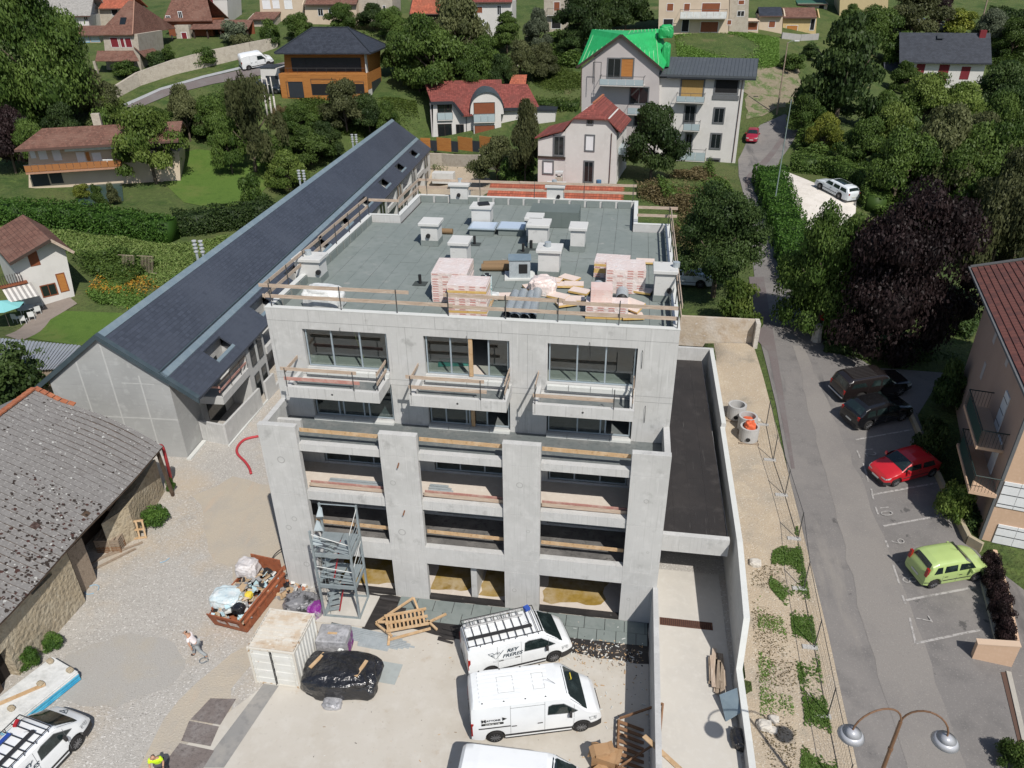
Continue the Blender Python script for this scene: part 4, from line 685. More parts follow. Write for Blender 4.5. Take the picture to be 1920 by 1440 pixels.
class Car:
    def __init__(s, L, W, top, belt, wb, front_oh, r=.32, tum=.16, tf=.16, tr=.07, zb=.22, crown=.03):
        s.__dict__.update(L=L, W=W, top=top, belt=belt, r=r, tum=tum, tf=tf, tr=tr, zb=zb, crown=crown); s.xf = L/2-front_oh; s.xr = s.xf-wb
    def hw(s, x):
        f = max(0, (x-(s.L/2-.75))/.75); b = max(0, (-(s.L/2-.5)-x)/.5); return s.W/2*(1-s.tf*f**2.2-s.tr*b**2.5)
    def prof(s, x):
        zt = interp(s.top, x); zs = min(interp(s.belt, x), zt-.07); h = s.hw(x); wr = h-s.tum*(zt-zs)-.03; zb = s.zb+max(0, (abs(x)-(s.L/2-.4))/.4)*.06
        for w_ in (s.xf, s.xr):
            d = abs(x-w_); R_ = s.r+.07
            if d < R_: zb = max(zb, s.r+math.sqrt(R_*R_-d*d)*.98)
        return zt, zs, h, wr, zb
    def ring(s, x):
        zt, zs, h, wr, zb = s.prof(x); z4 = zt-min(.09, (zt-zs)*.45)
        return [(h-.07, zb), (h-.005, min(zb+.07, zs-.12)), (h, max(zb+.08, zs-.16)), (h-.025, zs), (wr+.02, z4), (wr-.06, zt-.012), (wr*.6, zt+s.crown*.6), (0, zt+s.crown)]
    def yside(s, x, z):
        r_ = s.ring(x)
        for (ya, za), (yb, zb) in zip(r_[1:4], r_[2:5]):
            if za <= z <= zb: return ya+(yb-ya)*(z-za)/max(1e-6, zb-za)
        return r_[4][0] if z > r_[4][1] else r_[1][0]
    def ztop(s, x, y):
        r_ = s.ring(x)[4:][::-1]; return float(np.interp(abs(y), [a for a, _ in r_], [b for _, b in r_]))
    def body(s, m, parent):
        xs = sorted(set(np.round(np.concatenate([np.linspace(-s.L/2, s.L/2, 64), [s.xf+k*(s.r+.07) for k in (-1, -.97, -.8, -.5, 0, .5, .8, .97, 1)], [s.xr+k*(s.r+.07) for k in (-1, -.97, -.8, -.5, 0, .5, .8, .97, 1)], [a for a, _ in s.top]]), 4)))
        v = []; f = []; n = 16
        for x in xs:
            rg = s.ring(float(np.clip(x, -s.L/2+.001, s.L/2-.001))); v += [(x, y, z) for y, z in rg]+[(x, -y, z) for y, z in rg[::-1]]
        for i in range(len(xs)-1):
            for k in range(n): f.append((i*n+k, i*n+(k+1) % n, (i+1)*n+(k+1) % n, (i+1)*n+k))
        f += [tuple(range(n))[::-1], tuple(range((len(xs)-1)*n, len(xs)*n))]
        b = MB(); b.add(v, f); o = b.build('body', m, parent, True); md = o.modifiers.new('edge', 'EDGE_SPLIT'); md.split_angle = rad(38); return o
    def side(s, name, poly, m, parent, off=.008, both=True, th=.004):
        for sg in ((1, -1) if both is True else (both,)):
            b = MB(); n = len(poly); vs = [(x, sg*(s.yside(x, z)+off), z) for x, z in poly]; b.add(vs, [tuple(range(n))]); b.build(name, m, parent)
    def strip(s, name, pts, wd, m, parent, off=.006, sides=(1, -1)):
        for sg in sides:
            b = MB()
            for (x0, z0), (x1, z1) in zip(pts[:-1], pts[1:]):
                k = max(1, int(math.hypot(x1-x0, z1-z0)/.25))
                for j in range(k):
                    xa, za, xb, zb = x0+(x1-x0)*j/k, z0+(z1-z0)*j/k, x0+(x1-x0)*(j+1)/k, z0+(z1-z0)*(j+1)/k
                    b.bar((xa, sg*(s.yside(xa, za)+off-.004), za), (xb, sg*(s.yside(xb, zb)+off-.004), zb), .012, wd, up=(0, sg, 0) if abs(xb-xa) < .05 else (0, 0, 1))
            b.build(name, m, parent)
    def patch(s, name, x0, x1, inset_, m, parent, lift=.012, w0=None, nx=6, ny=8):
        b = MB(); v = []; f = []
        for i in range(nx+1):
            x = x0+(x1-x0)*i/nx; zt, zs, h, wr, _ = s.prof(x); wy = wr-.03-inset_
            if w0: wy *= w0[0]+(w0[1]-w0[0])*i/nx
            dz = (interp(s.top, x+.02)-interp(s.top, x-.02))/.04; l = math.hypot(1, dz)
            for j in range(ny+1):
                y = wy*(2*j/ny-1); v.append((x-dz/l*lift, y, s.ztop(x, y)+lift/l))
        for i in range(nx):
            for j in range(ny): a = i*(ny+1)+j; f.append((a, a+1, a+ny+2, a+ny+1))
        b.add(v, f); return b.build(name, m, parent, True)
    def band(s, name, xa, z0, z1, m, parent, end=1, off=.012):
        xs = np.linspace(xa, s.L/2-.002, 12); pl = [(x, s.hw(x)+off) for x in xs]+[(s.L/2+off, s.hw(s.L/2)*.9)]; pl = pl+[(x, -y) for x, y in pl[::-1]]; b = MB()
        for (x0, y0), (x1, y1) in zip(pl[:-1], pl[1:]): b.quad((end*x0, y0, z0), (end*x1, y1, z0), (end*x1, y1, z1), (end*x0, y0, z1)); b.quad((end*x0, y0, z1), (end*x1, y1, z1), (end*x1*.97, y1*.93, z1+.01), (end*x0*.97, y0*.93, z1+.01))
        return b.build(name, m, parent)
    def wheels(s, parent, y_in=.0, spokes=10, cap=m_rim):
        for x in (s.xf, s.xr):
            for sg in (1, -1):
                yo = sg*(s.W/2-.01); wd = sg*.2; t = MB(); t.cyl((x, yo-wd, s.r), (x, yo-.03*sg, s.r), s.r, s.r, 24); t.cyl((x, yo-.03*sg, s.r), (x, yo, s.r), s.r, s.r*.9, 24); o = t.build('wheel', m_tyre, parent, True); md = o.modifiers.new('e', 'EDGE_SPLIT'); md.split_angle = rad(40)
                b = MB(); b.cyl((x, yo-.02*sg, s.r), (x, yo+.004*sg, s.r), s.r*.66, n=20, m=1)
                for k in range(spokes):
                    a = 2*math.pi*k/spokes; b.bar((x+math.cos(a)*.05, yo+.009*sg, s.r+math.sin(a)*.05), (x+math.cos(a)*s.r*.62, yo+.007*sg, s.r+math.sin(a)*s.r*.62), .02, .055, 0, up=(0, 1, 0))
                b.cyl((x, yo, s.r), (x, yo+.016*sg, s.r), .07, n=12); b.build('rim', [cap, m_rimdk], o)
    def mirrors(s, x, z, m, parent):
        for sg in (1, -1):
            y = s.yside(x, z); b = MB(); b.obox((x, sg*(y+.14), z+.06), (.12, .2, .2), sg*.2); b.bar((x+.02, sg*(y-.02), z-.03), (x, sg*(y+.1), z), .06, .05); bevel(b.build('mirror', m, parent), .03, 2)
    def lamps(s, hx, hz, hl, hh, tz0, tz1, parent, tx=.0):
        for sg in (1, -1):
            P = []
            for x, z in ((hx, hz), (hx+hl, hz-.06), (hx+hl+.02, hz-hh), (hx+.08, hz-hh+.02)): x = min(x, s.L/2-.03); P.append((x, sg*(s.yside(x, z)+.014), z))
            x2 = min(hx+hl+.05, s.L/2-.004); P2 = [P[1], (x2, sg*(s.hw(x2)-.3), hz-.08), (x2, sg*(s.hw(x2)-.3), hz-hh), P[2]]
            b = MB(); b.quad(*P); b.quad(*[(x+.01, y, z) for x, y, z in P2]); b.build('headlight', m_lamp, parent)
            x = -s.L/2; y0 = s.yside(x+.02, (tz0+tz1)/2); b = MB(); b.box((x-.012, sg*(y0-.14), tz0), (x+.1, sg*(y0+.01), tz1)); b.build('tail_light', m_tail, parent)
def place(rear, front, car, side, label, cat, name, at='front'):
    """rear / front: photo pixels of the near-side wheel contacts; side: which flank faces the viewer"""
    a = on(*rear); b = on(*front); h = Vector((b-a)[:2]).normalized(); left = Vector((-h.y, h.x)); sg = 1 if side == 'L' else -1
    c0 = Vector(b[:2])-h*car.xf-left*sg*car.W/2 if at == 'front' else Vector(a[:2])-h*car.xr-left*sg*car.W/2
    t = thing(name, label, cat, (c0.x, c0.y, H(c0.x, c0.y)+.05), math.atan2(h.y, h.x)); e = Vector((h.x, h.y, 0)); zf = H(*(c0+h*1.5)); zr = H(*(c0-h*1.5)); zl = H(*(c0+left*.8)); zr2 = H(*(c0-left*.8))
    if abs(zf-zr)+abs(zl-zr2) > .02: t.rotation_euler = (math.atan((zl-zr2)/1.6), -math.atan((zf-zr)/3), math.atan2(h.y, h.x)); t.location.z = (zf+zr)/2+.07
    else: t.location.z = H(c0.x, c0.y)+.022
    return t
def trafic(): return Car(5.05, 1.95, [(-2.53, 1.2), (-2.5, 1.78), (-2.36, 1.92), (-1.8, 1.96), (.9, 1.95), (1.15, 1.87), (1.95, 1.26), (2.1, 1.17), (2.36, 1.02), (2.49, .84), (2.53, .7)], [(-3, 1.14), (.8, 1.12), (1.9, 1.02), (2.5, .7)], 3.1, .95, .34, .13, .2)
m_white = paint_m('white_van_paint', (.74, .76, .77)); m_rack = pmat('black_rack', (.03, .03, .032), .5)
def van_parts(c, t, m, roofsplit, door, wsc, swin, tailz, seam=True):
    c.body(m, t); c.wheels(t); c.patch('windscreen', wsc[0], wsc[1], .0, m_cglass, t, w0=(1.02, .98)); c.side('side_window', swin, m_cglass, t); c.strip('window_seal', swin+[swin[0]], .03, m_seam, t, .008)
    c.mirrors(swin[-1][0]-.12, swin[0][1]-.04, m_plast, t); c.band('bumper', c.L/2-.62, .24, .56, m_plast, t, 1); c.band('bumper', c.L/2-.22, .26, .5, m_plast, t, -1); c.lamps(c.L/2-.62, .98, .36, .26, tailz[0], tailz[1], t)
    for x in door: c.strip('door_seam', [(x, .36), (x, c.prof(x)[0]-.16)], .014, m_seam, t)
    z = .45; c.strip('side_moulding', [(c.xr+.42, z), (c.xf-.42, z)], .1, m_plast, t, .014); c.strip('sill', [(c.xr+.42, .26), (c.xf-.42, .26)], .07, m_plast, t, .006)
    for x in (door[0]-.2, door[1]+.15 if len(door) > 1 else 0): c.strip('door_handle', [(x-.11, 1.0), (x+.11, 1.0)], .045, m_plast, t, .03)
    b = MB(); b.box((-c.L/2-.02, -.26, .52), (-c.L/2-.008, .26, .63)); b.build('number_plate', m_plate, t); b = MB(); b.box((-c.L/2-.012, -.008, .4), (-c.L/2-.004, .008, 1.75)); b.build('rear_door_seam', m_seam, t)
    b = MB(); x = c.L/2; b.box((x-.05, -.5, .6), (x+.02, .5, .78)); b.build('grille', m_plast, t); b = MB(); b.tube([(roofsplit+.1, -.25, c.prof(roofsplit)[0]+.03), (roofsplit-.25, -.25, c.prof(roofsplit)[0]+.4)], .008, 5); b.build('aerial', m_plast, t)
def rey_logo(c, t, x, z, sg):
    me = text_mesh('lettering', 'REY\nFRERES', .3, pmat('navy_print', (.03, .05, .07), .6), .001, .3, .008)
    o = link('lettering', me, t); y = c.yside(x, z)+.035; o.location = (x+.32*sg*-1 if sg > 0 else x+.38, sg*y, z); o.rotation_euler = (rad(90), 0, rad(180) if sg > 0 else 0)
    b = MB(); k = -sg
    def q(*p): return [(x+k*(-.75+a), sg*(c.yside(x, z)+.03), z+h) for a, h in p]
    for a, d in (((0, .2), (.36, -.22)), ((.36, -.22), (.72, .25)), ((0, .2), (.22, .2)), ((.22, .2), (.28, .1)), ((.1, .08), (.3, .08)), ((.12, .08), (.3, -.06)), ((.3, .1), (.42, .2)), ((.42, .2), (.5, .06)), ((.38, .1), (.48, .1)), ((.5, .2), (.58, .08))):
        p0, p1 = q(a, d); b.bar(p0, p1, .006, .022, up=(0, 1, 0))
    b.build('logo', MATS['navy_print'], t)
    b = MB()
    for z2 in (z-.3, z-.36): b.bar((x-.55, sg*(c.yside(x, z2)+.02), z2), (x+.75, sg*(c.yside(x, z2)+.02), z2), .004, .016, up=(0, 0, 1))
    b.build('small_print', pmat('grey_print', (.3, .32, .34)), t)
def rack(c, t, ladder, straps):
    zt = 2.02; y = c.prof(0)[3]-.02; x0, x1 = -2.45, 1.0
    rk = MB(); 
    for s_ in (1, -1): rk.tube([(x0, s_*y, zt+.12), (x1, s_*y, zt+.12)], .022, 6)
    rk.tube([(x1, -y, zt+.12), (x1, y, zt+.12)], .022, 6); rk.tube([(x1-.18, -y, zt+.1), (x1-.18, y, zt+.1)], .018, 6)
    rr = rk.build('roof_rack', m_rack, t)
    for k in range(9): MB().bar((x0+k*.38, -y, zt+.06), (x0+k*.38, y, zt+.06), .035, .03).build('rack_bar', m_rack, rr)
    MB().box((x0+.05, -.42, zt+.08), (x1-.35, -.24, zt+.11)).build('walkway', m_rack, rr)
    b = MB()
    for s_ in (1, -1):
        for x in np.arange(x0, x1, .55): b.cyl((x, s_*y, zt-.08), (x, s_*y, zt+.12), .015, n=5)
    b.build('rack_post', m_rack, rr)
    if ladder:
        ld = thing('ladder', 'aluminium ladder tied on the roof rack of the %s' % ladder[0], 'ladder', t.location+Vector((0, 0, 0)), t.rotation_euler[2])
        for yy in (ladder[1], ladder[1]+.36): MB().bar((x0+.1, yy, zt+.19), (x1-.6, yy, zt+.19), .06, .08).build('rail', m_alu2, ld)
        for k in range(9): MB().bar((x0+.25+k*.3, ladder[1], zt+.19), (x0+.25+k*.3, ladder[1]+.36, zt+.19), .05, .05).build('rung', m_alu2, ld)
m_alu2 = mat('bare_aluminium', (.5, .5, .5), .35, [(3, (.42, .42, .42), .5, .7)], metal=.6)
c = trafic(); SW = [(.12, 1.2), (.16, 1.66), (.35, 1.74), (.95, 1.72), (1.62, 1.22), (1.3, 1.17)]
TR1 = place((919, 1272), (1039, 1243), c, 'R', 'white van with black roof rack and ladder parked nearest the tower', 'van', 'parked_van')
van_parts(c, TR1, m_white, .6, (-.02, -1.15, 1.3), (1.08, 2.0), SW, (.75, 1.35)); rey_logo(c, TR1, -.85, 1.35, -1); rack(c, TR1, ('van by the tower', .3), 0)
b = MB(); b.obox((.7, .62, 2.22), (.25, .25, .16), .3); b.build('blue_cloth', pmat('blue_cloth', (.03, .08, .35)), TR1)
c = trafic(); TR2 = place((30, 1533), (150, 1404), c, 'R', 'white van with black roof rack cut by the lower left corner of the photo', 'van', 'parked_van')
van_parts(c, TR2, m_white, .6, (-.02, -1.15, 1.3), (1.08, 2.0), SW, (.75, 1.35)); rey_logo(c, TR2, -.85, 1.35, -1); rack(c, TR2, None, 0)
b = MB(); b.box((-2.3, .35, 2.14), (.2, .5, 2.19)); b.build('blue_strap', pmat('blue_strap', (.02, .06, .3)), TR2); b = MB(); b.obox((.62, .55, 2.2), (.3, .12, .1), .5); b.build('red_grip', pmat('red_grip', (.4, .02, .03)), TR2)
b = MB(); P_ = [(2.12, -.12), (2.12, .28), (2.36, .08)]
for (xa, ya), (xb, yb) in zip(P_, P_[1:]+P_[:1]): b.bar((xa, ya, c.ztop(xa, ya)+.02), (xb, yb, c.ztop(xb, yb)+.02), .02, .02)
b.bar((2.16, 0, c.ztop(2.16, 0)+.02), (2.22, .18, c.ztop(2.22, .18)+.02), .02, .02); b.build('bonnet_logo', MATS['navy_print'], TR2)
c = Car(5.6, 2.07, [(-2.8, 1.3), (-2.77, 2.1), (-2.66, 2.24), (-2.0, 2.3), (1.0, 2.29), (1.3, 2.2), (2.05, 1.42), (2.2, 1.33), (2.55, 1.15), (2.74, .92), (2.8, .7)], [(-3, 1.3), (1.0, 1.28), (2.05, 1.12), (2.8, .8)], 3.7, .9, .35, .09, .18)
MST = place((930, 1394), (1090, 1374), c, 'R', 'largest white panel van with ribbed roof, parked between the other two yard vans', 'van', 'parked_van'); MSW = [(.42, 1.38), (.45, 1.84), (.62, 1.92), (1.1, 1.9), (1.7, 1.42), (1.5, 1.34)]
van_parts(c, MST, m_white, .75, (.3, -1.15, 1.55), (1.25, 2.12), MSW, (.55, 1.3)); c.strip('door_seam', [(-1.15, 2.0), (.3, 2.0)], .014, m_seam, MST); c.strip('side_moulding', [(-2.5, 1.02), (-1.15, 1.02)], .06, m_plast, MST, .012)
b = MB()
for y in np.arange(-.7, .75, .2): b.bar((-2.4, y, c.ztop(0, y)+.008), (.55, y, c.ztop(0, y)+.008), .09, .02)
b.build('roof_rib', m_white, MST)
for x0, x1 in ((-1.6, -.9), (-.1, .4)):
    b = MB(); inset(b, x0, -.42, x1, .42, 0, .025, .01); o = b.build('roof_hatch', pmat('roof_joint', (.45, .46, .46)), MST); o.rotation_euler = (rad(-90), 0, 0); o.location = (0, 0, 2.338)
b = MB(); [b.box((x-.03, y-.02, 2.31), (x+.03, y+.02, 2.335)) for x in (-2.3, -1.4, -.5, .35) for y in (-.82, .82)]; b.build('rack_mount', m_plast, MST)
for s_, dx, dz, sz in (('M', -.53, .06, .27), ('ATTONE', -.12, .06, .15), ('04 50 52 61 08', -.16, -.155, .1)):
    o = link('lettering', text_mesh('lettering', s_, sz, pmat('black_print', (.02, .02, .02)) if dz > 0 else m_coping, .001, 0, .004), MST); o.rotation_euler = (rad(90), 0, 0); o.location = (-1.75+dx, -c.yside(-1.75, 1.3)-.04, 1.42+dz)
b = MB(); y = -c.yside(-1.75, 1.3)-.03; b.box((-2.38, y, 1.2), (-1.45, y+.002, 1.33)); b.quad((-1.5, y-.003, 1.4), (-1.5, y-.003, 1.62), (-1.3, y-.003, 1.51)); b.build('logo', MATS['black_print'], MST)
MB().box((1.62, .2, 1.9), (1.66, .5, 1.98)).build('dash_paper', pmat('yellow_paper', (.6, .48, .05)), MST)
c = trafic(); a = gp(873, 1393, 1.86); q = gp(979, 1406, 1.86); h = Vector((q-a)[:2]).normalized(); lf = Vector((-h.y, h.x)); c0 = Vector(a[:2])-lf*.85+h*2.42
VN3 = thing('parked_van', 'plain white van at the lower edge of the photo, mostly its roof visible', 'van', (c0.x, c0.y, .022), math.atan2(h.y, h.x)); van_parts(c, VN3, m_white, .6, (-.02, -1.15, 1.3), (1.08, 2.0), SW, (.75, 1.35))
c = Car(4.8, 1.9, [(-2.4, 1.1), (-2.37, 1.85), (-2.2, 2.05), (-1.5, 2.1), (.6, 2.06), (.85, 1.95), (1.5, 1.25), (1.7, 1.15), (2.25, .95), (2.4, .7)], [(-3, 1.12), (3, 1.0)], 3.0, .9, .33, .12, .2)
t = place((469.7, 132), (506, 124.5), c, 'R', 'white van parked on the upper street beside the stone wall', 'van', 'parked_van', 'rear'); van_parts(c, t, m_white, .4, (-.1, -1.1), (.9, 1.5), [(.0, 1.2), (.02, 1.75), (.7, 1.72), (1.2, 1.22)], (.8, 1.3))
t.scale = (1.15,)*3
def hatch(L, W, Hh, wb, fo, hood=.95, ws=.95, roof0=.35, tail=.35, belt=.92, r=.3, rearz=1.0, roofr=None, wagon=False):
    x = L/2; f = x-fo
    top = [(-x, rearz-.12), (-x+.06, rearz), (-x+tail, Hh-.12), (-x+tail+.3, Hh-.02), (-.2, Hh), (f-roof0-ws*.75, Hh-.04), (f-roof0+.02, hood+.06), (f+.1, hood-.02), (x-.18, hood-.2), (x-.04, hood-.36), (x, hood-.46)]
    return Car(L, W, top, [(-x, belt+.04), (f, belt-.1), (x, belt-.3)], wb, fo, r, .22, .2, .1, .2)
def car_parts(c, t, m, glz, wins, tail, bumper=m_plast, dark=True, seams=(), hd=(.78, .38, .2)):
    c.body(m, t); c.wheels(t, spokes=8); tp = c.top
    c.patch('windscreen', tp[5][0]+.05, tp[6][0]-.02, .02, m_cglass, t, w0=(.96, 1.0)); c.patch('rear_window', tp[1][0]+.1, tp[2][0]+.02, .06, m_cglass, t, w0=(.95, .9))
    for w_ in wins: c.side('side_window', w_, m_cglass, t)
    for x in seams: c.strip('door_seam', [(x, .34), (x, .84)], .014, m_seam, t)
    for x in seams: c.strip('door_handle', [(x+.08, .76), (x+.24, .76)], .035, bumper if bumper is not m else m_plast, t, .02)
    c.mirrors(c.top[6][0]-.28, .92, m, t); hz, hl, hh = hd; c.lamps(c.L/2-hl-.08, hz, hl, hh, tail[0], tail[1], t)
    if bumper: c.band('bumper', c.L/2-.4, .22, .42, bumper, t, 1); c.band('bumper', c.L/2-.3, .24, .46, bumper, t, -1)
    b = MB(); b.box((-c.L/2-.03, -.25, .5), (-c.L/2-.012, .25, .61)); b.box((c.L/2+.012, -.25, .36), (c.L/2+.02, .25, .46)); b.build('number_plate', m_plate, t); c.strip('side_moulding', [(c.xr+.4, .5), (c.xf-.4, .5)], .05, m_plast, t, .01)
def win3(c, b, topz, xs):   # windows from x list pairs
    return [[(x0+.03, b), (x0+.08+(.12 if i == 0 else 0), topz), (x1-.04-(.28 if i == len(xs)-1 else 0), topz), (x1-.02, b)] for i, (x0, x1) in enumerate(xs)]
m_dkbrown = paint_m('dark_brown_paint', (.014, .011, .011), .22); m_blk = paint_m('black_car_paint', (.008, .008, .009), .2); m_red = paint_m('red_car_paint', (.46, .015, .022)); m_green = paint_m('lime_green_paint', (.36, .47, .17), .35); m_wine = paint_m('wine_red_paint', (.28, .012, .03)); m_wht2 = paint_m('white_car_paint', (.62, .66, .69)); m_navy = paint_m('navy_car_paint', (.012, .018, .028))
c = Car(5.3, 1.86, [(-2.65, 1.0), (-2.6, 1.15), (-2.42, 1.68), (-2.1, 1.82), (.25, 1.84), (.5, 1.76), (1.15, 1.2), (1.3, 1.14), (2.3, 1.02), (2.6, .8), (2.65, .7)], [(-3, 1.12), (1.2, 1.08), (2.6, .8)], 3.0, .95, .39, .16, .16, .08, .32)
t = place((1608.6, 757), (1685, 745), c, 'R', 'dark brown pickup with a ribbed hard top parked at the head of the row', 'pickup', 'parked_pickup'); c.body(m_dkbrown, t); c.wheels(t, spokes=6); c.patch('windscreen', .55, 1.14, .02, m_cglass, t); c.patch('rear_window', -2.56, -2.44, .1, m_cglass, t); c.lamps(2.1, .95, .4, .22, .8, 1.1, t); c.mirrors(.85, 1.14, m_dkbrown, t)
for w_ in win3(c, 1.18, 1.62, [(-.75, .0), (.05, 1.0)])+[[(-2.2, 1.25), (-2.05, 1.55), (-1.2, 1.55), (-1.0, 1.25)]]: c.side('side_window', w_, m_cglass, t)
c.strip('cab_gap', [(-.92, .5), (-.9, 1.72)], .03, m_plast, t); c.strip('door_seam', [(.02, .4), (.02, 1.6)], .014, m_plast, t); c.band('bumper', 2.35, .34, .6, m_plast, t, -1); b = MB(); [b.bar((-2.0, y, c.ztop(-1, y)+.01), (-.2, y, c.ztop(-1, y)+.01), .03, .03) for y in np.arange(-.6, .65, .15)]; b.build('roof_rib', m_plast, t)
b = MB(); b.tube([(-2.7, -.8, .5), (-2.72, .8, .5)], .045, 8); b.build('rear_bar', m_alu2, t)
c = hatch(4.4, 1.83, 1.6, 2.63, .92, 1.02, 1.0, .35, .5, .98, .35, 1.08); t = place((1626, 808), (1688.6, 792), c, 'R', 'glossy black crossover car parked below the dark pickup', 'car', 'parked_car'); car_parts(c, t, m_blk, 0, win3(c, 1.02, 1.4, [(-1.7, -1.0), (-.95, -.1), (-.05, 1.0)]), (.85, 1.08), m_plast, seams=(-.95, -.08)); t.scale = (1.03,)*3
c = hatch(3.75, 1.63, 1.4, 2.47, .78, .9, .85, .3, .5, .86, .28, .92); t = place((1747, 895), (1678.5, 913.5), c, 'L', 'bright red small hatchback parked nose out in the parking row', 'car', 'parked_car'); car_parts(c, t, m_red, 0, win3(c, .9, 1.22, [(-1.4, -.5), (-.45, .8)]), (.6, .85), m_plast, seams=(-.5,), hd=(.72, .3, .14)); t.scale = (1.06,)*3
c = hatch(3.54, 1.6, 1.54, 2.3, .7, 1.0, .75, .28, .28, .95, .29, 1.0); t = place((1753, 1104), (1824, 1091.5), c, 'R', 'lime green small hatchback parked by the purple shrubs', 'car', 'parked_car'); car_parts(c, t, m_green, 0, win3(c, 1.0, 1.36, [(-1.45, -.95), (-.9, -.15), (-.1, .85)]), (.85, 1.35), m_green, seams=(-.88, -.12)); t.scale = (1.05,)*3
c.strip('bumper_strip', [(-1.75, .48), (-1.3, .48)], .05, m_plast, t, .02); b = MB(); b.tube([(.2, 0, 1.55), (.0, 0, 1.8)], .01, 5); b.build('aerial', m_plast, t)
c = hatch(3.84, 1.66, 1.43, 2.44, .8, .92, .9, .3, .5, .88, .29, .95); a = on(1411.5, 255); q = on(1407.5, 271); h = Vector((q-a)[:2]).normalized(); t = thing('parked_car', 'wine red small car facing the camera on the lane beside the white apartment house', 'car', (q[0]-h.x*1.9, q[1]-h.y*1.9, H(q[0]-h.x*1.9, q[1]-h.y*1.9)+.08), math.atan2(h.y, h.x)); car_parts(c, t, m_wine, 0, win3(c, .92, 1.26, [(-1.4, -.5), (-.45, .8)]), (.6, .85), m_wine); t.rotation_euler[1] = .06
c = hatch(4.69, 1.81, 1.48, 2.69, .9, .95, .95, .3, .35, .93, .33, 1.0); t = place((1568.2, 373), (1536.5, 356.5), c, 'L', 'white estate car with black glass roof on the pale gravel car park', 'car', 'parked_car'); car_parts(c, t, m_wht2, 0, win3(c, .97, 1.3, [(-2.0, -1.1), (-1.05, -.15), (-.1, .95)]), (.8, .98), m_wht2, seams=(-1.05, -.1)); c.patch('glass_roof', -1.2, .5, .15, m_cglass, t, lift=.015); t.scale = (1.08,)*3
c = hatch(4.5, 1.82, 1.62, 2.73, .9, 1.05, 1.05, .35, .35, 1.0, .33, 1.1); t = place((1270, 539), (1309.4, 541), c, 'R', 'white people carrier in the shade behind the right parapet of the tower', 'car', 'parked_car'); car_parts(c, t, m_wht2, 0, win3(c, 1.05, 1.42, [(-1.9, -1.1), (-1.05, -.15), (-.1, 1.05)]), (.85, 1.2), m_wht2, seams=(-1.05, -.1)); t.scale = (1.12,)*3
c = hatch(4.1, 1.75, 1.48, 2.5, .8, .95, .95, .3, .4, .92, .31, 1.0); t = place((481.7, 176), (516.7, 177), c, 'R', 'dark navy hatchback parked beside the timber clad house', 'car', 'parked_car'); car_parts(c, t, m_navy, 0, win3(c, .97, 1.3, [(-1.6, -.5), (-.45, .9)]), (.75, 1.0), m_navy); t.scale = (1.12,)*3
for (a, q, m, lb) in (((1722, 54), (1742, 53), m_wht2, 'small white car half hidden by trees above the slate roofed house'), ((1758, 60), (1780, 62), m_navy, 'dark car parked in the trees above the slate roofed house')):
    c = hatch(4.1, 1.75, 1.48, 2.5, .8, .95, .95, .3, .4, .92, .31, 1.0); t = place(a, q, c, 'R', lb, 'car', 'parked_car'); car_parts(c, t, m, 0, win3(c, .97, 1.3, [(-1.6, -.5), (-.45, .9)]), (.75, 1.0), m)
# ================================================================== YARD OBJECTS
m_skip = mat('rusty_orange_steel', (.27, .085, .04), .7, [(1.2, (.33, .12, .06), .45, .65), (4, (.16, .055, .03), .52, .7), (9, (.36, .2, .13), .62, .72)], (12, .3, .01))
sk = thing('skip', 'rusty orange rubbish skip heaped with rubble, film and scraps', 'skip', (-2.53, -3.3, 0), rad(-8))
LX, LY = 1.88, 3.55; b = MB(); t_ = .06
b.xslab([(0, 0, .12), (LX, 0, .12), (LX+.02, -.32, 1.15), (-.02, -.32, 1.15)], (0, t_, 0)); b.box((LX-t_, .065, .12), (LX, LY, 1.2)); b.box((0, .065, .12), (t_, LY, 1.2)); b.box((t_+.002, LY-t_, .12), (LX-t_-.002, LY, 1.75)); b.box((.062, .066, .12), (LX-.062, LY-.062, .2)); b.build('body', m_skip, sk)
b = MB(); b.box((LX, -.05, .78), (LX+.1, LY, .9)); b.box((-.1, -.05, .78), (0, LY, .9)); b.box((LX+.002, -.3, 1.16), (LX+.06, LY, 1.24)); b.box((.05, .1, 0), (.25, LY, .118)); b.box((LX-.25, .1, 0), (LX-.05, LY, .118)); b.build('rail', m_skip, sk)
for k in range(5): MB().box((LX+.002, .3+k*.72, .2), (LX+.07, .38+k*.72, .775)).build('rib', m_skip, sk)
b = MB(); b.quad((.5, -.21, .62), (1.0, -.21, .62), (1.0, -.3, .9), (.5, -.3, .9)); b.quad((1.15, -.2, .6), (1.7, -.2, .6), (1.7, -.3, .92), (1.15, -.3, .92)); b.build('painted_patch', mat('worn_sticker', (.5, .45, .42), .7, [(8, (.3, .14, .1), .5, .6)]), sk)
rub = MB(); r_ = random.Random(3)
for k in range(230):
    x, y = r_.uniform(.1, 1.8), r_.uniform(-.15, 3.4); h_ = .85+.75*math.sin(min(1, x/1.8)*math.pi)*(.6+.4*math.sin(y*1.3))
    rub.obox((x, y, h_*r_.uniform(.75, 1.05)), (r_.uniform(.1, .5), r_.uniform(.05, .35), r_.uniform(.02, .1)), r_.uniform(0, 6), r_.randrange(6), r_.uniform(-.6, .6), r_.uniform(-.6, .6))
mR = [pmat('scrap_white', (.55, .55, .53)), pmat('scrap_grey', (.25, .25, .25)), pmat('scrap_black', (.025, .025, .027)), pmat('scrap_wood', (.4, .29, .18)), pmat('scrap_card', (.42, .33, .24)), pmat('scrap_blue', (.4, .55, .6))]
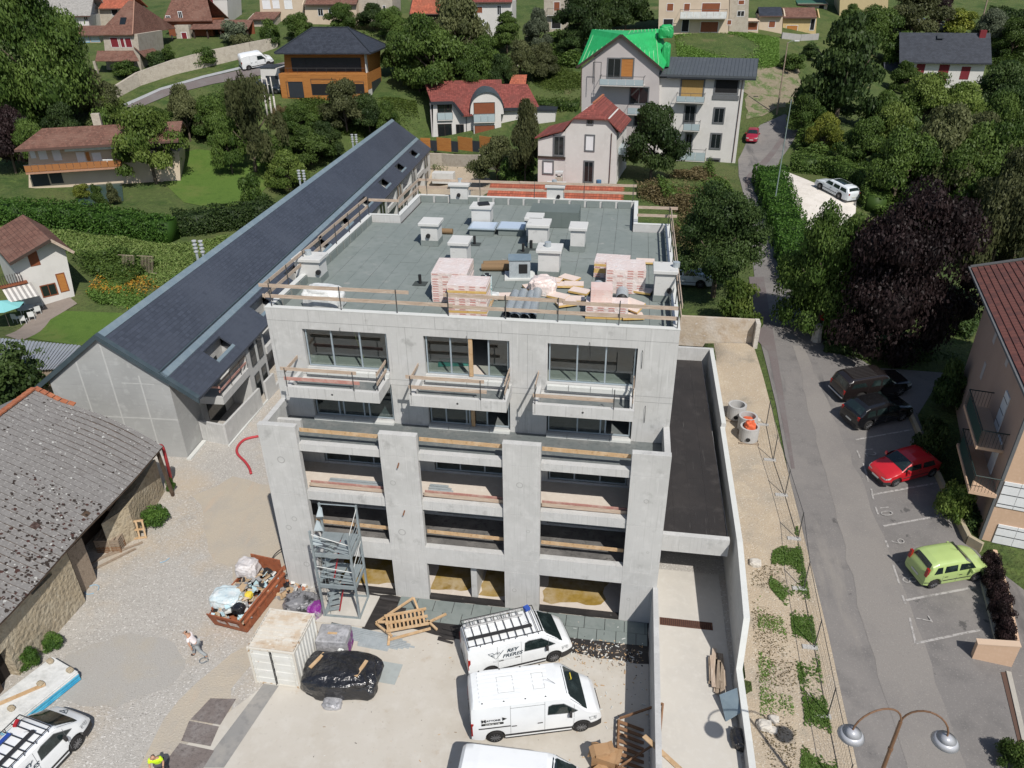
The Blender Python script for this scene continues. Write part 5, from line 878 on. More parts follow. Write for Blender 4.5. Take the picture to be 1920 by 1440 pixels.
stuff(rub.build('rubbish', mR, None, loc=(-2.53, -3.3, 0))); o = bpy.context.scene.objects['rubbish']; o.rotation_euler[2] = rad(-8); tag(o, 'heap of broken boards, plaster and bags filling the skip', 'rubbish')
m_bfilm = mat('pale_blue_film', (.5, .58, .6), .3, [(2, (.6, .63, .63), .45, .6), (5, (.35, .48, .55), .55, .7)], (6, .8, .05), spec=.5)
crumple('plastic_sheet', 'pale blue crumpled plastic sheet on the front of the skip heap', 'film', (-1.95, -2.6, 1.05), .75, .6, .4, m_bfilm, 8); crumple('plastic_bag', 'grey translucent plastic bag on top of the skip heap', 'bag', (-1.75, -.7, 1.3), .55, .5, .45, mat('grey_film', (.5, .47, .46), .3, [(3, (.62, .6, .6), .5, .65)], (6, .8, .05)), 9)
crumple('bin_bag', 'black bag at the front right corner of the skip heap', 'bag', (-1.1, -3.15, 1.1), .28, .25, .25, mat('black_film', (.012, .012, .014), .18, [(3, (.03, .03, .034), .5, .7)], (5, .9, .06), spec=.7), 10); crumple('yellow_bag', 'yellow rag on the right of the skip heap', 'rag', (-.95, -2.3, 1.25), .16, .2, .16, pmat('yellow_rag', (.65, .5, .06)), 11)
# shipping container
m_cont = mat('chalky_white_steel', (.60, .60, .57), .55, [(.8, (.54, .53, .49), .45, .7), (3, (.64, .64, .62), .5, .7), (6, (.34, .2, .1), .66, .72)]); m_controof = mat('rust_stained_white', (.58, .54, .47), .65, [(1.1, (.5, .41, .31), .46, .6), (1.6, (.33, .21, .12), .6, .68, (1, 2.5, 1)), (5, (.64, .62, .57), .55, .7)])
ct = thing('shipping_container', 'small white shipping container with a rust stained roof', 'container', (1.02, -6.25, 0), rad(-.5)); CW, CL, CH = 2.26, 2.4, 2.36
def corr(b, a, q, z0, z1, n, dep, out):   # corrugated sheet from a to q
    A = Vector(a); Q = Vector(q); d = (Q-A)/n; o = Vector(out)*dep; P = []
    for i in range(n): P += [A+d*i, A+d*(i+.3), A+d*(i+.42)-o, A+d*(i+.88)-o]
    P.append(Q)
    for p, q2 in zip(P[:-1], P[1:]): b.quad((p.x, p.y, z0), (q2.x, q2.y, z0), (q2.x, q2.y, z1), (p.x, p.y, z1))
b = MB(); corr(b, (CW-.02, .1, 0), (CW-.02, CL-.1, 0), .15, CH-.1, 8, .05, (1, 0, 0)); b.build('side_panel', m_cont, ct); b = MB(); corr(b, (.02, CL-.1, 0), (.02, .1, 0), .15, CH-.1, 8, .05, (-1, 0, 0)); b.build('side_panel', m_cont, ct)
b = MB(); b.box((.05, CL-.08, .15), (CW-.05, CL-.04, CH-.1)); b.build('rear_panel', m_cont, ct)
b = MB(); n = 9
for k in range(n): b.box((.06, .1+k*(CL-.2)/n, CH-.05), (CW-.06, .1+(k+.72)*(CL-.2)/n, CH-.01)); b.box((.06, .1+(k+.72)*(CL-.2)/n+.002, CH-.055), (CW-.06, .1+(k+1)*(CL-.2)/n-.002, CH-.035))
b.build('roof', m_controof, ct)
b = MB()
for x in (0, CW-.1):
    for y in (0, CL-.1): b.box((x, y, 0), (x+.1, y+.1, CH))
for z in (0.02, CH-.13): b.box((.102, .01, z), (CW-.102, .09, z+.12)); b.box((.102, CL-.09, z), (CW-.102, CL-.01, z+.12)); b.box((.01, .102, z), (.09, CL-.102, z+.12)); b.box((CW-.09, .102, z), (CW-.01, CL-.102, z+.12))
bevel(b.build('frame', mat('rusty_white_frame', (.56, .53, .47), .65, [(4, (.36, .24, .14), .56, .66)]), ct), .01, 1)
for k, x0 in enumerate((.11, CW/2+.01)):
    d = MB(); n = 4; hz = (CH-.3)/n; x1 = x0+CW/2-.12
    for i in range(n): z = .15+i*hz; d.box((x0, .03, z), (x1, .06, z+hz*.55)); d.box((x0, .055, z+hz*.55+.001), (x1, .075, z+hz-.001))
    o = d.build('door', m_cont, ct)
    for x in ((x0+.06, x1-.12) if k else (x0+.12, x1-.04)): MB().cyl((x, .0, .1), (x, .0, CH-.1), .02, n=8).build('locking_bar', m_cont if x != x1-.04 else m_black, o)
MB().box((CW/2-.03, .02, .12), (CW/2+.005, .05, CH-.12)).build('door_seal', m_black, ct)
# wrapped pallets
m_gwrap = mat('grey_wrap', (.28, .28, .29), .22, [(2, (.4, .4, .42), .45, .6), (6, (.2, .2, .21), .5, .66)], (9, .8, .04), spec=.7); m_purple = mat('purple_wrap', (.16, .02, .17), .4, [(3, (.3, .22, .3), .55, .68)])
m_bwrap = mat('black_wrap', (.012, .012, .014), .16, [(2.5, (.03, .03, .034), .5, .68)], (4, 1.0, .09), spec=.8)
def wrapped(name, label, loc, sx, sy, sz, m, seed, rz, kids=()):
    o = crumple(name, label, 'pallet load', loc, sx, sy, sz, m, seed); o.rotation_euler[2] = rz; return o
o = thing('wrapped_pallet', 'tall grey wrapped pallet with purple bands behind the black wrapped one', 'pallet load', (4.1, -3.95, 0), .08)
for i, (z0, z1, m) in enumerate(((.12, .42, m_purple), (.42, 1.28, m_gwrap))): bevel(MB().box((-.74, -.56+.004*i, z0), (.74, .56-.004*i, z1)).build('wrapped_bale', m, o), .07, 3)
bevel(MB().box((-.25, -.1, 1.285), (.2, .02, 1.31)).build('batten', m_timber_lt, o), .004, 1); MB().box((-.7, -.5, 0), (.7, .5, .118)).build('pallet', m_timber_old, o); crumple('white_film', 'torn white film hanging off the grey wrapped pallet', 'film', (4.65, -4.58, .02), .2, .12, .55, m_film, 14)
for z, y0, y1 in ((.5, -.3, .1), (.6, .2, .5)): MB().box((.742, y0, z), (.75, y1, z+.4)).build('purple_patch', m_purple, o)
wrapped('wrapped_pallet', 'large pallet load under black plastic beside the white container', (5.0, -5.62, 0), 1.72, 1.02, .72, m_bwrap, 21, .1)
for x, y, r_z in ((3.9, -5.5, 1.2), (6.05, -5.65, 1.35)): tag(MB().obox((0, 0, 0), (.95, .16, .05), r_z, 0, .0, 0).build('batten', m_timber_lt, None, loc=(x, y, 1.15)), 'wooden batten holding down the black plastic, %s end' % ('left' if x < 5 else 'right'), 'batten', 'battens on the black plastic')
crumple('plastic_scrap', 'scrap of clear and purple film at the front of the black wrapped pallet', 'film', (5.0, -6.85, 0), .42, .3, .2, m_gwrap, 23)
wrapped('wrapped_pallet', 'low pallet load in torn grey and black plastic beside the stair tower', (1.3, -1.45, 0), .85, .6, .42, mat('torn_grey_wrap', (.2, .2, .21), .3, [(1.5, (.02, .02, .022), .48, .56), (3, (.4, .4, .41), .58, .68)], (6, .9, .06), spec=.6), 25, .1); crumple('wrapped_bundle', 'purple and grey wrapped bundle at the foot of the stair tower', 'bundle', (2.2, -1.75, 0), .36, .42, .4, mat('purple_grey_wrap', (.2, .03, .22), .35, [(2.5, (.35, .34, .36), .5, .6)], (8, .8, .04)), 26)
# stair tower
m_stair = mat('galvanised_grey', (.30, .345, .36), .5, [(3, (.25, .29, .305), .5, .7)], metal=.35, spec=.5)
st = thing('stair_tower', 'free standing grey steel stair tower with landings and handrails', 'stair tower', (2.72, -1.9, 0), rad(2)); SX, SY = 1.85, 1.5
for x in (0, SX):
    for y in (0, SY): MB().box((x-.048, y-.048, .03), (x+.048, y+.048, 5.6 if y == 0 else 6.1)).build('column', m_stair, st)
for z in (.05, 2.05, 4.05):
    b = MB(); b.box((.062, -.04, z), (SX-.062, .04, z+.2 if z > 1 else z+.1)); b.box((.062, SY-.04, z), (SX-.062, SY+.04, z+.2 if z > 1 else z+.1)); b.box((SX-.04, .062, z), (SX+.04, SY-.062, z+.2 if z > 1 else z+.1)); b.box((-.04, .062, z), (.04, SY-.062, z+.2)); b.build('landing_beam', m_stair, st)
    if z > 1: MB().box((SX-.75, .05, z+.285), (SX-.05, SY-.05, z+.31)).build('landing', m_stair, st); MB().box((.05, SY-.7, z+.285), (SX-.8, SY-.05, z+.31)).build('landing', m_stair, st)
for f0 in (.1, 2.3):
    for k in range(7): MB().obox((.35+k*.02, .35+k*.12, f0+.15+k*.27), (.62, .24, .035), .3+.12*k).build('stair_tread', m_stair, st)
    MB().bar((.05, .1, f0), (.7, 1.2, f0+2.0), .04, .22).build('stringer', m_stair, st); MB().bar((.75, .2, f0+.2), (1.0, 1.1, f0+1.9), .05, .05).build('stringer', mat('red_oxide', (.3, .03, .035), .6), st)
for z in (2.35, 4.35):
    for h_ in (.45, .75, 1.05):
        b = MB(); b.tube([(0, -.0, z+h_), (SX, -.0, z+h_-.55 if z > 3 else z+h_-.25)], .021, 6); b.tube([(SX, 0, z+h_-.1), (SX, SY, z+h_+.5 if h_ > 1 else z+h_+.1)], .018, 6); b.build('handrail', m_coping if h_ > 1 else m_stair, st)
b = MB(); b.tube([(0, SY, 6.05), (SX, SY, 6.05)], .03, 6); b.build('top_rail', m_stair, st); [MB().xslab([(.0, SY-.05-.5*k, 5.95-.45*k), (-.05, SY-.45-.5*k, 5.6-.45*k), (.3+.1*k, SY-.4-.5*k, 5.6-.45*k), (.16, SY-.1-.5*k, 5.9-.45*k)], (0, 0, -.03)).build('folded_plate', m_stair, st) for k in range(3)]
b = MB(); b.tube([(.3, .1, .1), (.32, .1, 4.3)], .012, 4); b.tube([(.5, .1, 2), (.5, .1, 4.3)], .012, 4); b.build('tie_rod', m_stair, st)
tag(MB().prism([(2.4, -2.35), (4.95, -2.3), (5.1, -.2), (2.5, -.1)], .02, .07).build('stair_pad', m_ramp), 'pale concrete pad under the steel stair tower', 'pad')
# steel profiles, plates, planks, crates
t = thing('steel_profiles', 'long galvanised profiles lying behind the grey wrapped pallet', 'metal profiles', (3.2, -2.75, .02), rad(-6))
for k in range(8): MB().box((R.uniform(0, .3)-.2, k*.1-.3, 0), (4.6-.25*abs(k-3), k*.1-.22, .05)).build('profile', m_galv, t)
t = thing('sheet_stack', 'short grey metal sheets stacked on the slab edge', 'metal sheets', (5.0, -3.5, .022), rad(-4))
for k in range(4): MB().box((0, k*.02, k*.03), (1.55-.2*k, .8-.1*k, k*.03+.025)).build('sheet', m_galv, t)
t = tag(MB().box((0, 0, 0), (2.3, 1.15, .03)).build('panel', mat('grey_panel', (.33, .36, .355), .6, [(2, (.29, .31, .305), .45, .7)]), None, loc=(5.15, -5.3, .022)), 'flat grey panel lying on the concrete yard', 'panel'); t.rotation_euler[2] = rad(-3)
def pallet(name, label, loc, rot, sx=1.2, sy=.8, n=7, m=None, group=None, cat='pallet'):
    t = thing(name, label, cat, loc, 0, group); t.rotation_euler = rot; m = m or m_timber_lt
    for k in range(n): MB().box((-sx/2+k*(sx-.1)/(n-1), -sy/2, .1), (-sx/2+.1+k*(sx-.1)/(n-1), sy/2, .122)).build('slat', m, t)
    for y in (-sy/2, -.05, sy/2-.1): MB().box((-sx/2, y, .0), (sx/2, y+.1, .098)).build('bearer', m, t)
    return t
t = thing('broken_crate', 'broken orange wood crate lying on the black apron', 'crate', (7.1, -2.05, .2), rad(22))
for k in range(10): MB().box((-1.0+k*.2, -.5, .3), (-.9+k*.2, .5, .34)).build('slat', m_timber_lt, t)
for y in (-.55, -.05, .45): MB().box((-1.05, y, .35), (1.05, y+.13, .42)).build('rail', m_timber_lt, t)
for q in (((-1.5, .5, .05), (.5, 1.2, .6)), ((-1.5, .4, .1), (-.8, -.6, .1)), ((-1.4, .3, .3), (-.3, .2, .1)), ((-1.0, -.7, .0), (1.1, -.7, .25)), ((.5, 1.2, .6), (.7, .5, .1)), ((.9, -.2, .1), (2.0, .2, .1)), ((1.0, 0, .1), (1.4, -.7, .1))): MB().bar(*q, .1, .09).build('batten', m_timber_lt, t)
plank((6.5, -3.3, .09), (6.35, -2.2, .5), 'short timber propped on the edge of the black apron', .12, .05, m_timber_lt)
t = pallet('wooden_pallet', 'orange wooden frame leaning by the right ground floor opening', (13.0, -1.2, .36), (rad(68), 0, rad(-3)), 2.1, .75, 4)
t = thing('felt_strips', 'pile of torn black felt strips behind the nearest van', 'felt', (9.2, -2.3, .03), rad(-5)); [MB().obox((0, k*.14-.3, .02+.03*(k % 2)), (.8, .12, .04), R.uniform(-.1, .1)).build('strip', m_memb_blk, t) for k in range(6)]
t = thing('felt_roll', 'black felt roll lying by the stair tower pad', 'felt', (5.2, -.35, .02), rad(-4)); b = MB(); b.cyl((0, 0, .12), (1.0, 0, .12), .12, n=12); b.build('roll', m_memb_blk, t)
db = MB(); r_ = random.Random(9)
for k in range(900):
    x, y = r_.gauss(15.8, 1.5), r_.gauss(-3.4, 1.5)
    if k > 600: x, y = r_.uniform(4.6, 18.6), r_.uniform(-11, -2.6)
    if k < 350: x, y = r_.uniform(14.5, 18.7), r_.gauss(-2.2, .4)
    if x > 18.9 or y > -.4: continue
    s_ = r_.uniform(.014, .05)*(1 if k < 600 else .6); db.obox((x, y, .032+s_*.25), (s_*r_.choice((1, 1.4, 4)), s_, s_*.5), r_.uniform(0, 6), r_.choice((0, 0, 1, 1, 3, 4, 2)), r_.uniform(-.2, .2))
o = stuff(db.build('wood_chips', [m_coping, m_timber_lt, m_black, m_timber_old, pmat('pale_chip', (.55, .47, .38))])); tag(o, 'chips of wood and stone scattered in front of the vans', 'debris')
# cardboard, leaning pallet, plank on the ramp wall, timber pile
m_card = mat('cardboard', (.36, .22, .115), .85, [(1.5, (.42, .27, .15), .45, .65), (5, (.3, .175, .09), .55, .7)])
for i, (x, y, z, sx, sy, sz, rz) in enumerate(((17.15, -7.95, .03, .95, .7, .75, -.2), (17.0, -7.95, .8, .6, .5, .2, .3), (16.6, -9.0, .03, .7, .5, .6, .4), (17.5, -9.2, .03, .8, .6, .85, 0), (16.9, -8.6, .03, .5, .5, .4, .8))):
    lb = ['largest brown cardboard box between the big van and the ramp wall', 'torn cardboard box resting on the largest box', 'split cardboard box in front of the largest box', 'tall cardboard box at the lower edge by the ramp wall', 'crushed cardboard box behind the split one'][i]
    t = thing('cardboard_box', lb, 'box', (x, y, z), rz, 'cardboard boxes by the ramp wall'); b = MB(); b.box((-sx/2, -sy/2, 0), (sx/2, sy/2, sz)); b.build('carton', m_card, t)
    for sg in (-1, 1): MB().bar((sg*sx/2, 0, sz+.005), (sg*(sx/2+.18), 0, sz+R.uniform(-.15, .12)), sy, .012).build('flap', m_card, t)
t = thing('leaning_pallet', 'large dark timber frame leaning in the shade of the ramp wall', 'pallet', (18.3, -7.1, .05), rad(90)); t.rotation_euler = (rad(20), 0, rad(90)); mw = mat('brown_batten', (.2, .11, .06), .85, [(2, (.27, .16, .09), .5, .7)])
for k in range(8): MB().box((-1.2+k*.3, -.75, .1), (-1.05+k*.3, .75, .13)).build('slat', mw, t)
for y in (-.75, .65): MB().box((-1.25, y, 0), (1.1, y+.1, .098)).build('bearer', mw, t)
for q in (((-1.2, .7, .15), (-.2, -.6, 1.3)), ((1.1, .7, .15), (1.5, -.7, 1.5)), ((-.2, -.6, 1.3), (1.5, -.7, 1.5))): MB().bar(*q, .07, .1).build('brace', mw, t)
plank((18.6, -8.0, 2.2), (20.9, -10.2, 2.35), 'pale plank laid across the ramp wall at the lower edge', .2, .05, m_timber_lt)
t = thing('timber_pile', 'pile of weathered boards against the right wall of the ramp', 'boards', (22.1, -2.6, .025), rad(-92))
for k in range(15): x = R.uniform(-1.3, .3); MB().obox((x+.5, R.uniform(-.3, .3), .04+.045*(k//3)), (R.uniform(1.1, 2.0), R.uniform(.14, .2), .04), R.uniform(-.12, .12)).build('board', [m_timber_old, m_timber, m_timber_old][k % 3], t)
t = thing('sheet_metal', 'crumpled grey sheet folded over the end of the low ramp kerb', 'sheet', (22.45, -4.6, .02), .05); b = MB(); b.xslab([(-.4, .4, .5), (.3, .5, .9), (.35, -.5, .55), (-.2, -.6, .05)], (.03, 0, .02)); b.build('sheet', m_zinc, t)
t = crumple('tarpaulin', 'small dark tarpaulin over the ramp edge', 'tarpaulin', (22.75, -6.1, .05), .35, .45, .25, m_bwrap, 31)
# rubble and coils behind the skip
rb = MB(); r_ = random.Random(4)
for k in range(420):
    x, y = r_.gauss(.35, .5), r_.uniform(-1.2, 3.5); s_ = r_.uniform(.06, .28); rb.obox((min(x, -.1 if y > 0 else 1.9), y, s_*.3+max(0, .35-abs(x))*r_.random()), (s_, s_*.8, s_*.5), r_.uniform(0, 6), r_.randrange(5), r_.uniform(-.5, .5))
o = stuff(rb.build('rubble', [mR[0], mR[1], mR[3], m_bwrap, m_redtile])); tag(o, 'heap of rubble and scraps between the skip and the left pillar', 'rubble')
def hose(name, label, pts, r, m, group=None, z=None):
    P = [Vector((p[0], p[1], (p[2] if len(p) > 2 else 0)+r+.01)) for p in pts]; Q = []
    for i in range(len(P)-1):
        p0, p1, p2, p3 = P[max(i-1, 0)], P[i], P[i+1], P[min(i+2, len(P)-1)]
        for j in range(7): u = j/7; Q.append(.5*((2*p1)+(p2-p0)*u+(2*p0-5*p1+4*p2-p3)*u*u+(3*p1-p0-3*p2+p3)*u**3))
    Q.append(P[-1]); b = MB(); b.tube(Q, r, 8); return tag(b.build(name, m, None, True), label, 'hose', group)
m_redhose = mat('red_conduit', (.42, .045, .055), .55, [(6, (.34, .03, .04), .5, .7)])
hose('conduit', 'red corrugated conduit lying on the gravel left of the tower', [gp(485, 820)[:2], gp(460, 826)[:2], gp(446, 840)[:2], gp(446, 853)[:2], gp(460, 868)[:2], gp(468, 880)[:2], gp(471, 890)[:2]], .09, m_redhose)
hose('conduit', 'red conduit hanging from the barn eave down to the gravel', [(*gp(300, 838, 3.4)[:2], 3.4), (*gp(306, 842, 3.3)[:2], 3.3), (*gp(314, 870, 2.0)[:2], 2.0), (*gp(320, 895, .4)[:2], .4), (*gp(321, 905)[:2], 0)], .1, m_redhose)
hose('black_coil', 'loop of black pipe on the rubble behind the skip', [(-.9+.75*math.cos(a), 1.2+.9*math.sin(a), .1+.5*max(0, math.sin(a))) for a in np.linspace(.3, 6.3, 9)], .03, m_black)
hose('blue_hose', 'coil of pale blue hose in the barn bay', [(-10.3+.35*math.cos(a), -1.9+.35*math.sin(a)) for a in np.linspace(0, 5.6, 7)], .025, pmat('pale_blue_hose', (.25, .38, .48))); hose('blue_hose', 'pale blue hose offcut lying on the gravel', [gp(300, 1056)[:2], gp(310, 1053)[:2], gp(318, 1047)[:2]], .025, MATS['pale_blue_hose'])
# barn bay: pallet pile, frame, planks
t = thing('pallet_pile', 'pile of dark old pallets under the barn eave', 'pallets', (-11.25, 1.5, 0), rad(10))
for k in range(6):
    for j in range(6): MB().box((-.7+j*.23, -.6, .1+.15*k), (-.52+j*.23, .6, .125+.15*k)).build('slat', m_timber_old, t)
    for y in (-.6, -.05, .5): MB().box((-.7, y, .15*k), (.65, y+.1, .098+.15*k)).build('bearer', m_timber_old if k > 2 else mw, t)
pallet('wooden_pallet', 'upright orange wooden frame beside the dark pallet pile', (-10.35, 2.35, .6), (rad(80), 0, rad(20)), 1.1, 1.2, 4)
for i, (a, q) in enumerate((((145, 1075), (262, 1005)), ((150, 1082), (255, 1030)), ((185, 1050), (268, 1018)))): A = gp(*a); Q = gp(*q); plank((A[0], A[1], .06), (Q[0], Q[1], .07), 'long old board on the gravel in front of the barn, %s' % ['farthest out', 'nearest the wall corner', 'shortest of the three'][i], .14, .05, m_timber_old, group='old boards before the barn')
# blue and white wrapped sheets
t = thing('sheet_pile', 'stack of sheets in white and blue plastic beside the old wall', 'sheet stack', (-8.55, -8.6, 0), rad(-19))
for k in range(6): bevel(MB().box((-.95+.015*(k % 2), -1.75, .04+k*.09), (.95-.015*(k % 3), 1.75, .125+k*.09)).build('wrapped_sheet', m_film if k > 3 else mat('blue_film', (.03, .28, .48), .25, [(1.2, (.08, .4, .58), .45, .6), (3, (.45, .55, .6), .6, .68)], (5, .6, .03), spec=.6), t), .02, 2)
MB().bar((-.8, -1.5, .61), (.3, .6, .62), .2, .04).build('board', m_timber_lt, t) 
for x, y in ((-.7, 1.5), (.1, .5), (.2, -.9), (.6, 1.6)): o = crumple('stone', None, None, (x, y, .585), .16, .12, .09, m_rubble, int(x*10+50)); o.parent = t
# ================================================================== PEOPLE
def skin(name, verts, edges, rads, m, parent):
    me = bpy.data.meshes.new(name); me.from_pydata(verts, edges, []); o = bpy.data.objects.new(name, me); COL.objects.link(o)
    o.modifiers.new('s', 'SKIN'); sv = me.skin_vertices[0].data
    for v, r in zip(sv, rads): v.radius = (r, r) if not isinstance(r, tuple) else r
    sv[0].use_root = True; md = o.modifiers.new('u', 'SUBSURF'); md.levels = md.render_levels = 2
    dg = bpy.context.evaluated_depsgraph_get(); m2 = bpy.data.meshes.new_from_object(o.evaluated_get(dg)); m2.name = name; bpy.data.objects.remove(o); m2.materials.clear(); m2.materials.append(m); m2.polygons.foreach_set('use_smooth', [True]*len(m2.polygons)); return link(name, m2, parent)
m_skin = pmat('skin', (.42, .24, .16), .6); m_hair = pmat('dark_hair', (.02, .015, .012), .7)
def person(label, loc, rz, shirt, trousers, stride=.25, bend=.12, hands=((.3, .1, .95), (-.3, -.05, .9)), rad_s=1):
    t = thing('person', label, 'person', loc, rz); bx = bend
    H_ = lambda s: (s*.1, 0, .92); sh = 1.42
    hip = (0, 0, .95); chest = (0, bx*.6, 1.25); neck = (0, bx*1.0, 1.47); head = (0, bx*1.35+.03, 1.64)
    LK, LF, RK, RF_ = (.11, stride*.45, .5), (.12, stride*.55, .08), (-.11, -stride*.25, .49), (-.12, -stride*.75, .1)
    vs = [hip, chest, neck, (0, bx*1.2, 1.55), head, (0, bx*1.4+.03, 1.74), (.19, bx, 1.42), (.26, bx+.02, 1.16), hands[0], (-.19, bx, 1.42), (-.26, bx-.02, 1.16), hands[1], (.1, .01, .9), LK, LF, (.12, LF[1]+.17, .04), (-.1, .0, .9), RK, RF_, (-.12, RF_[1]+.17, .04)]
    ed = [(0,1),(1,2),(2,3),(3,4),(4,5),(2,6),(6,7),(7,8),(2,9),(9,10),(10,11),(0,12),(12,13),(13,14),(14,15),(0,16),(16,17),(17,18),(18,19)]
    skin('body', vs, ed, [.12,.13,.07,.055,.095,.07,.06,.045,.034,.06,.045,.034,.085,.06,.045,.04,.085,.06,.045,.04], m_skin, t)
    skin('shirt', [hip, chest, (0, bx, 1.42), (.19, bx, 1.41), (.235, bx+.01, 1.25), (-.19, bx, 1.41), (-.235, bx-.01, 1.25)], [(0,1),(1,2),(2,3),(3,4),(2,5),(5,6)], [(.175,.13),(.185,.135),(.13,.1),.085,.075,.085,.075], shirt, t)
    skin('trousers', [hip, (.1, .01, .9), LK, (LF[0], LF[1], .14), (-.1, 0, .9), RK, (RF_[0], RF_[1], .15)], [(0,1),(1,2),(2,3),(0,4),(4,5),(5,6)], [(.17,.13),.12,.085,.07,.12,.085,.07], trousers, t)
    skin('hair', [(0, head[1]-.03, 1.67), (0, head[1]-.02, 1.73)], [(0, 1)], [.095, .085], m_hair, t)
    for (x, y, z) in (LF, RF_): skin('shoe', [(x, y-.02, z-.03), (x, y+.17, .05)], [(0, 1)], [.06, .05], m_black, t)
    for i, h_ in enumerate(hands):
        s_ = 1 if i == 0 else -1; h_ = Vector(h_); b = MB()
        v = [h_, h_+Vector((0, .02, -.07))]; e = [(0, 1)]; rr = [.03, .038]
        for k in range(4): a = h_+Vector((0, -.015+.022*k, -.1)); v += [a, a+Vector((-.012*s_, .012, -.045-.006*(k in (1, 2))))]; n_ = len(v); e += [(1, n_-2), (n_-2, n_-1)]; rr += [.012, .009]
        a = h_+Vector((-.02*s_, .05, -.06)); v += [a, a+Vector((-.015*s_, .02, -.035))]; n_ = len(v); e += [(0, n_-2), (n_-2, n_-1)]; rr += [.013, .01]
        skin('hand', v, e, rr, m_skin, t)
    b = MB(); b.cyl((0, head[1]+.085, 1.66), (0, head[1]+.125, 1.635), .012, .018, 6); b.build('nose', m_skin, t)
    b = MB()
    for x in (.035, -.035): b.cyl((x, head[1]+.082, 1.675), (x, head[1]+.096, 1.675), .012, .01, 6)
    b.cyl((-.02, head[1]+.088, 1.6), (.02, head[1]+.088, 1.6), .008, .008, 5); b.build('face', m_hair, t)
    b = MB(); [b.cyl((x, head[1], 1.655), (x*1.1, head[1], 1.655), .03, .025, 8) for x in (.088, -.088)]; b.build('ear', m_skin, t)
    return t
pw = person('person in a white shirt and grey trousers walking over the gravel', (-2.3, -5.2, .01), rad(105), pmat('white_tshirt', (.72, .66, .66)), pmat('grey_trousers', (.28, .3, .31)), .5, .22, ((.3, .15, .86), (-.28, .12, .9)))
b = MB(); b.tube([(.0+.2*math.cos(a), .2*math.sin(a), .05+.02*a) for a in np.linspace(0, 6, 10)], .025, 6); tag(b.build('cable_coil', pmat('grey_cable', (.2, .22, .23)), None, True, loc=(-1.95, -5.45, .0)), 'coil of grey cable at the feet of the walking person', 'cable')
person('person in a bright yellow high visibility top at the lower edge', (-.62, -11.1, .01), rad(200), pmat('hi_vis_yellow', (.55, .85, .02), .6), pmat('dark_trousers', (.06, .06, .07)), .3, .2, ((.24, .3, 1.0), (-.24, .3, 1.0)))
# ================================================================== STREET SIDE
m_ring = mat('ring_concrete', (.40, .395, .385), .9, [(2, (.34, .335, .325), .5, .7), (8, (.46, .455, .44), .58, .7)], (16, .4, .02)); m_orange = pmat('orange_net', (.6, .12, .05), .6)
for i, (x, y) in enumerate(((1383, 790), (1403, 812), (1406, 832))):
    p = on(x, y); t = thing('concrete_ring', ['empty concrete manhole ring farthest from the camera', 'concrete manhole ring between its two neighbours', 'concrete manhole ring holding orange netting on a pallet'][i], 'concrete ring', (p[0]-.1, p[1]+.35, p[2]+.02), 0, 'concrete rings on the dirt verge')
    b = MB(); n = 28; ro, ri, h_ = .6, .47, .95
    for k in range(n):
        a, c_ = 2*math.pi*k/n, 2*math.pi*(k+1)/n
        for (r0, z0), (r1, z1) in (((ro, .14), (ro, .14+h_)), ((ro, .14+h_), (ri, .14+h_)), ((ri, .14+h_), (ri, .18)), ((ri, .18), (0.001, .18))): b.quad((r0*math.cos(a), r0*math.sin(a), z0), (r0*math.cos(c_), r0*math.sin(c_), z0), (r1*math.cos(c_), r1*math.sin(c_), z1), (r1*math.cos(a), r1*math.sin(a), z1))
    b.build('ring', m_ring, t); b = MB(); b.cyl((-.1, -.56, .4), (-.1, -.615, .4), .14, n=14); b.build('pipe_hole', m_black, t)
    for k in range(4): MB().box((-.62, -.58+k*.34, .06), (.62, -.46+k*.34, .138)).build('pallet_slat', m_timber_old, t)
    for x2 in (-.6, .48): MB().box((x2, -.6, 0), (x2+.12, .62, .058)).build('pallet_bearer', m_timber_old, t)
    if i: o = crumple('net', 'orange netting inside the %s manhole ring' % ['', 'middle', 'nearest'][i], 'net', (p[0]-.1, p[1]+.35, p[2]+.22), .34, .34, .45 if i == 1 else .75, m_orange, 40+i)
FP = [((1433, 799), (1435.6, 754.5)), ((1446, 865), (1452.5, 814)), ((1467.8, 931), (1478, 884)), ((1491.7, 1013), (1507, 967)), ((1502, 1107), (1523, 1062)), ((1522, 1217), (1543, 1168)), ((1546, 1346), (1566, 1298)), ((1575, 1490), (1592, 1440))]
fe = thing('mesh_fence', 'temporary wire mesh fence with concrete feet along the dirt verge', 'fence', (0, 0, 0)); fpts = []
for a, q in FP: p = on(*a); fpts.append(Vector((p[0]+.1, p[1], p[2])))
m_foot = pmat('fence_block', (.42, .41, .39))
for p in fpts: MB().box((p.x-.55, p.y-.12, p.z), (p.x+.15, p.y+.12, p.z+.15)).build('foot', m_foot, fe); MB().cyl(p, p+Vector((0, 0, 1.95)), .028, n=8).build('post', m_steel_dk, fe)
for p, q in zip(fpts[:-1], fpts[1:]):
    b = MB(); d = q-p; n = 16
    for z in (.12, 1.9): b.tube([p+Vector((0, 0, z)), q+Vector((0, 0, z))], .016, 5)
    for k in range(1, n): c_ = p+d*(k/n); b.bar(c_+Vector((0, 0, .12)), c_+Vector((0, 0, 1.9)), .005, .005)
    for z in (.5, .95, 1.4): b.bar(p+Vector((0, 0, z)), q+Vector((0, 0, z)), .005, .005)
    b.build('mesh_panel', m_steel_dk, fe)
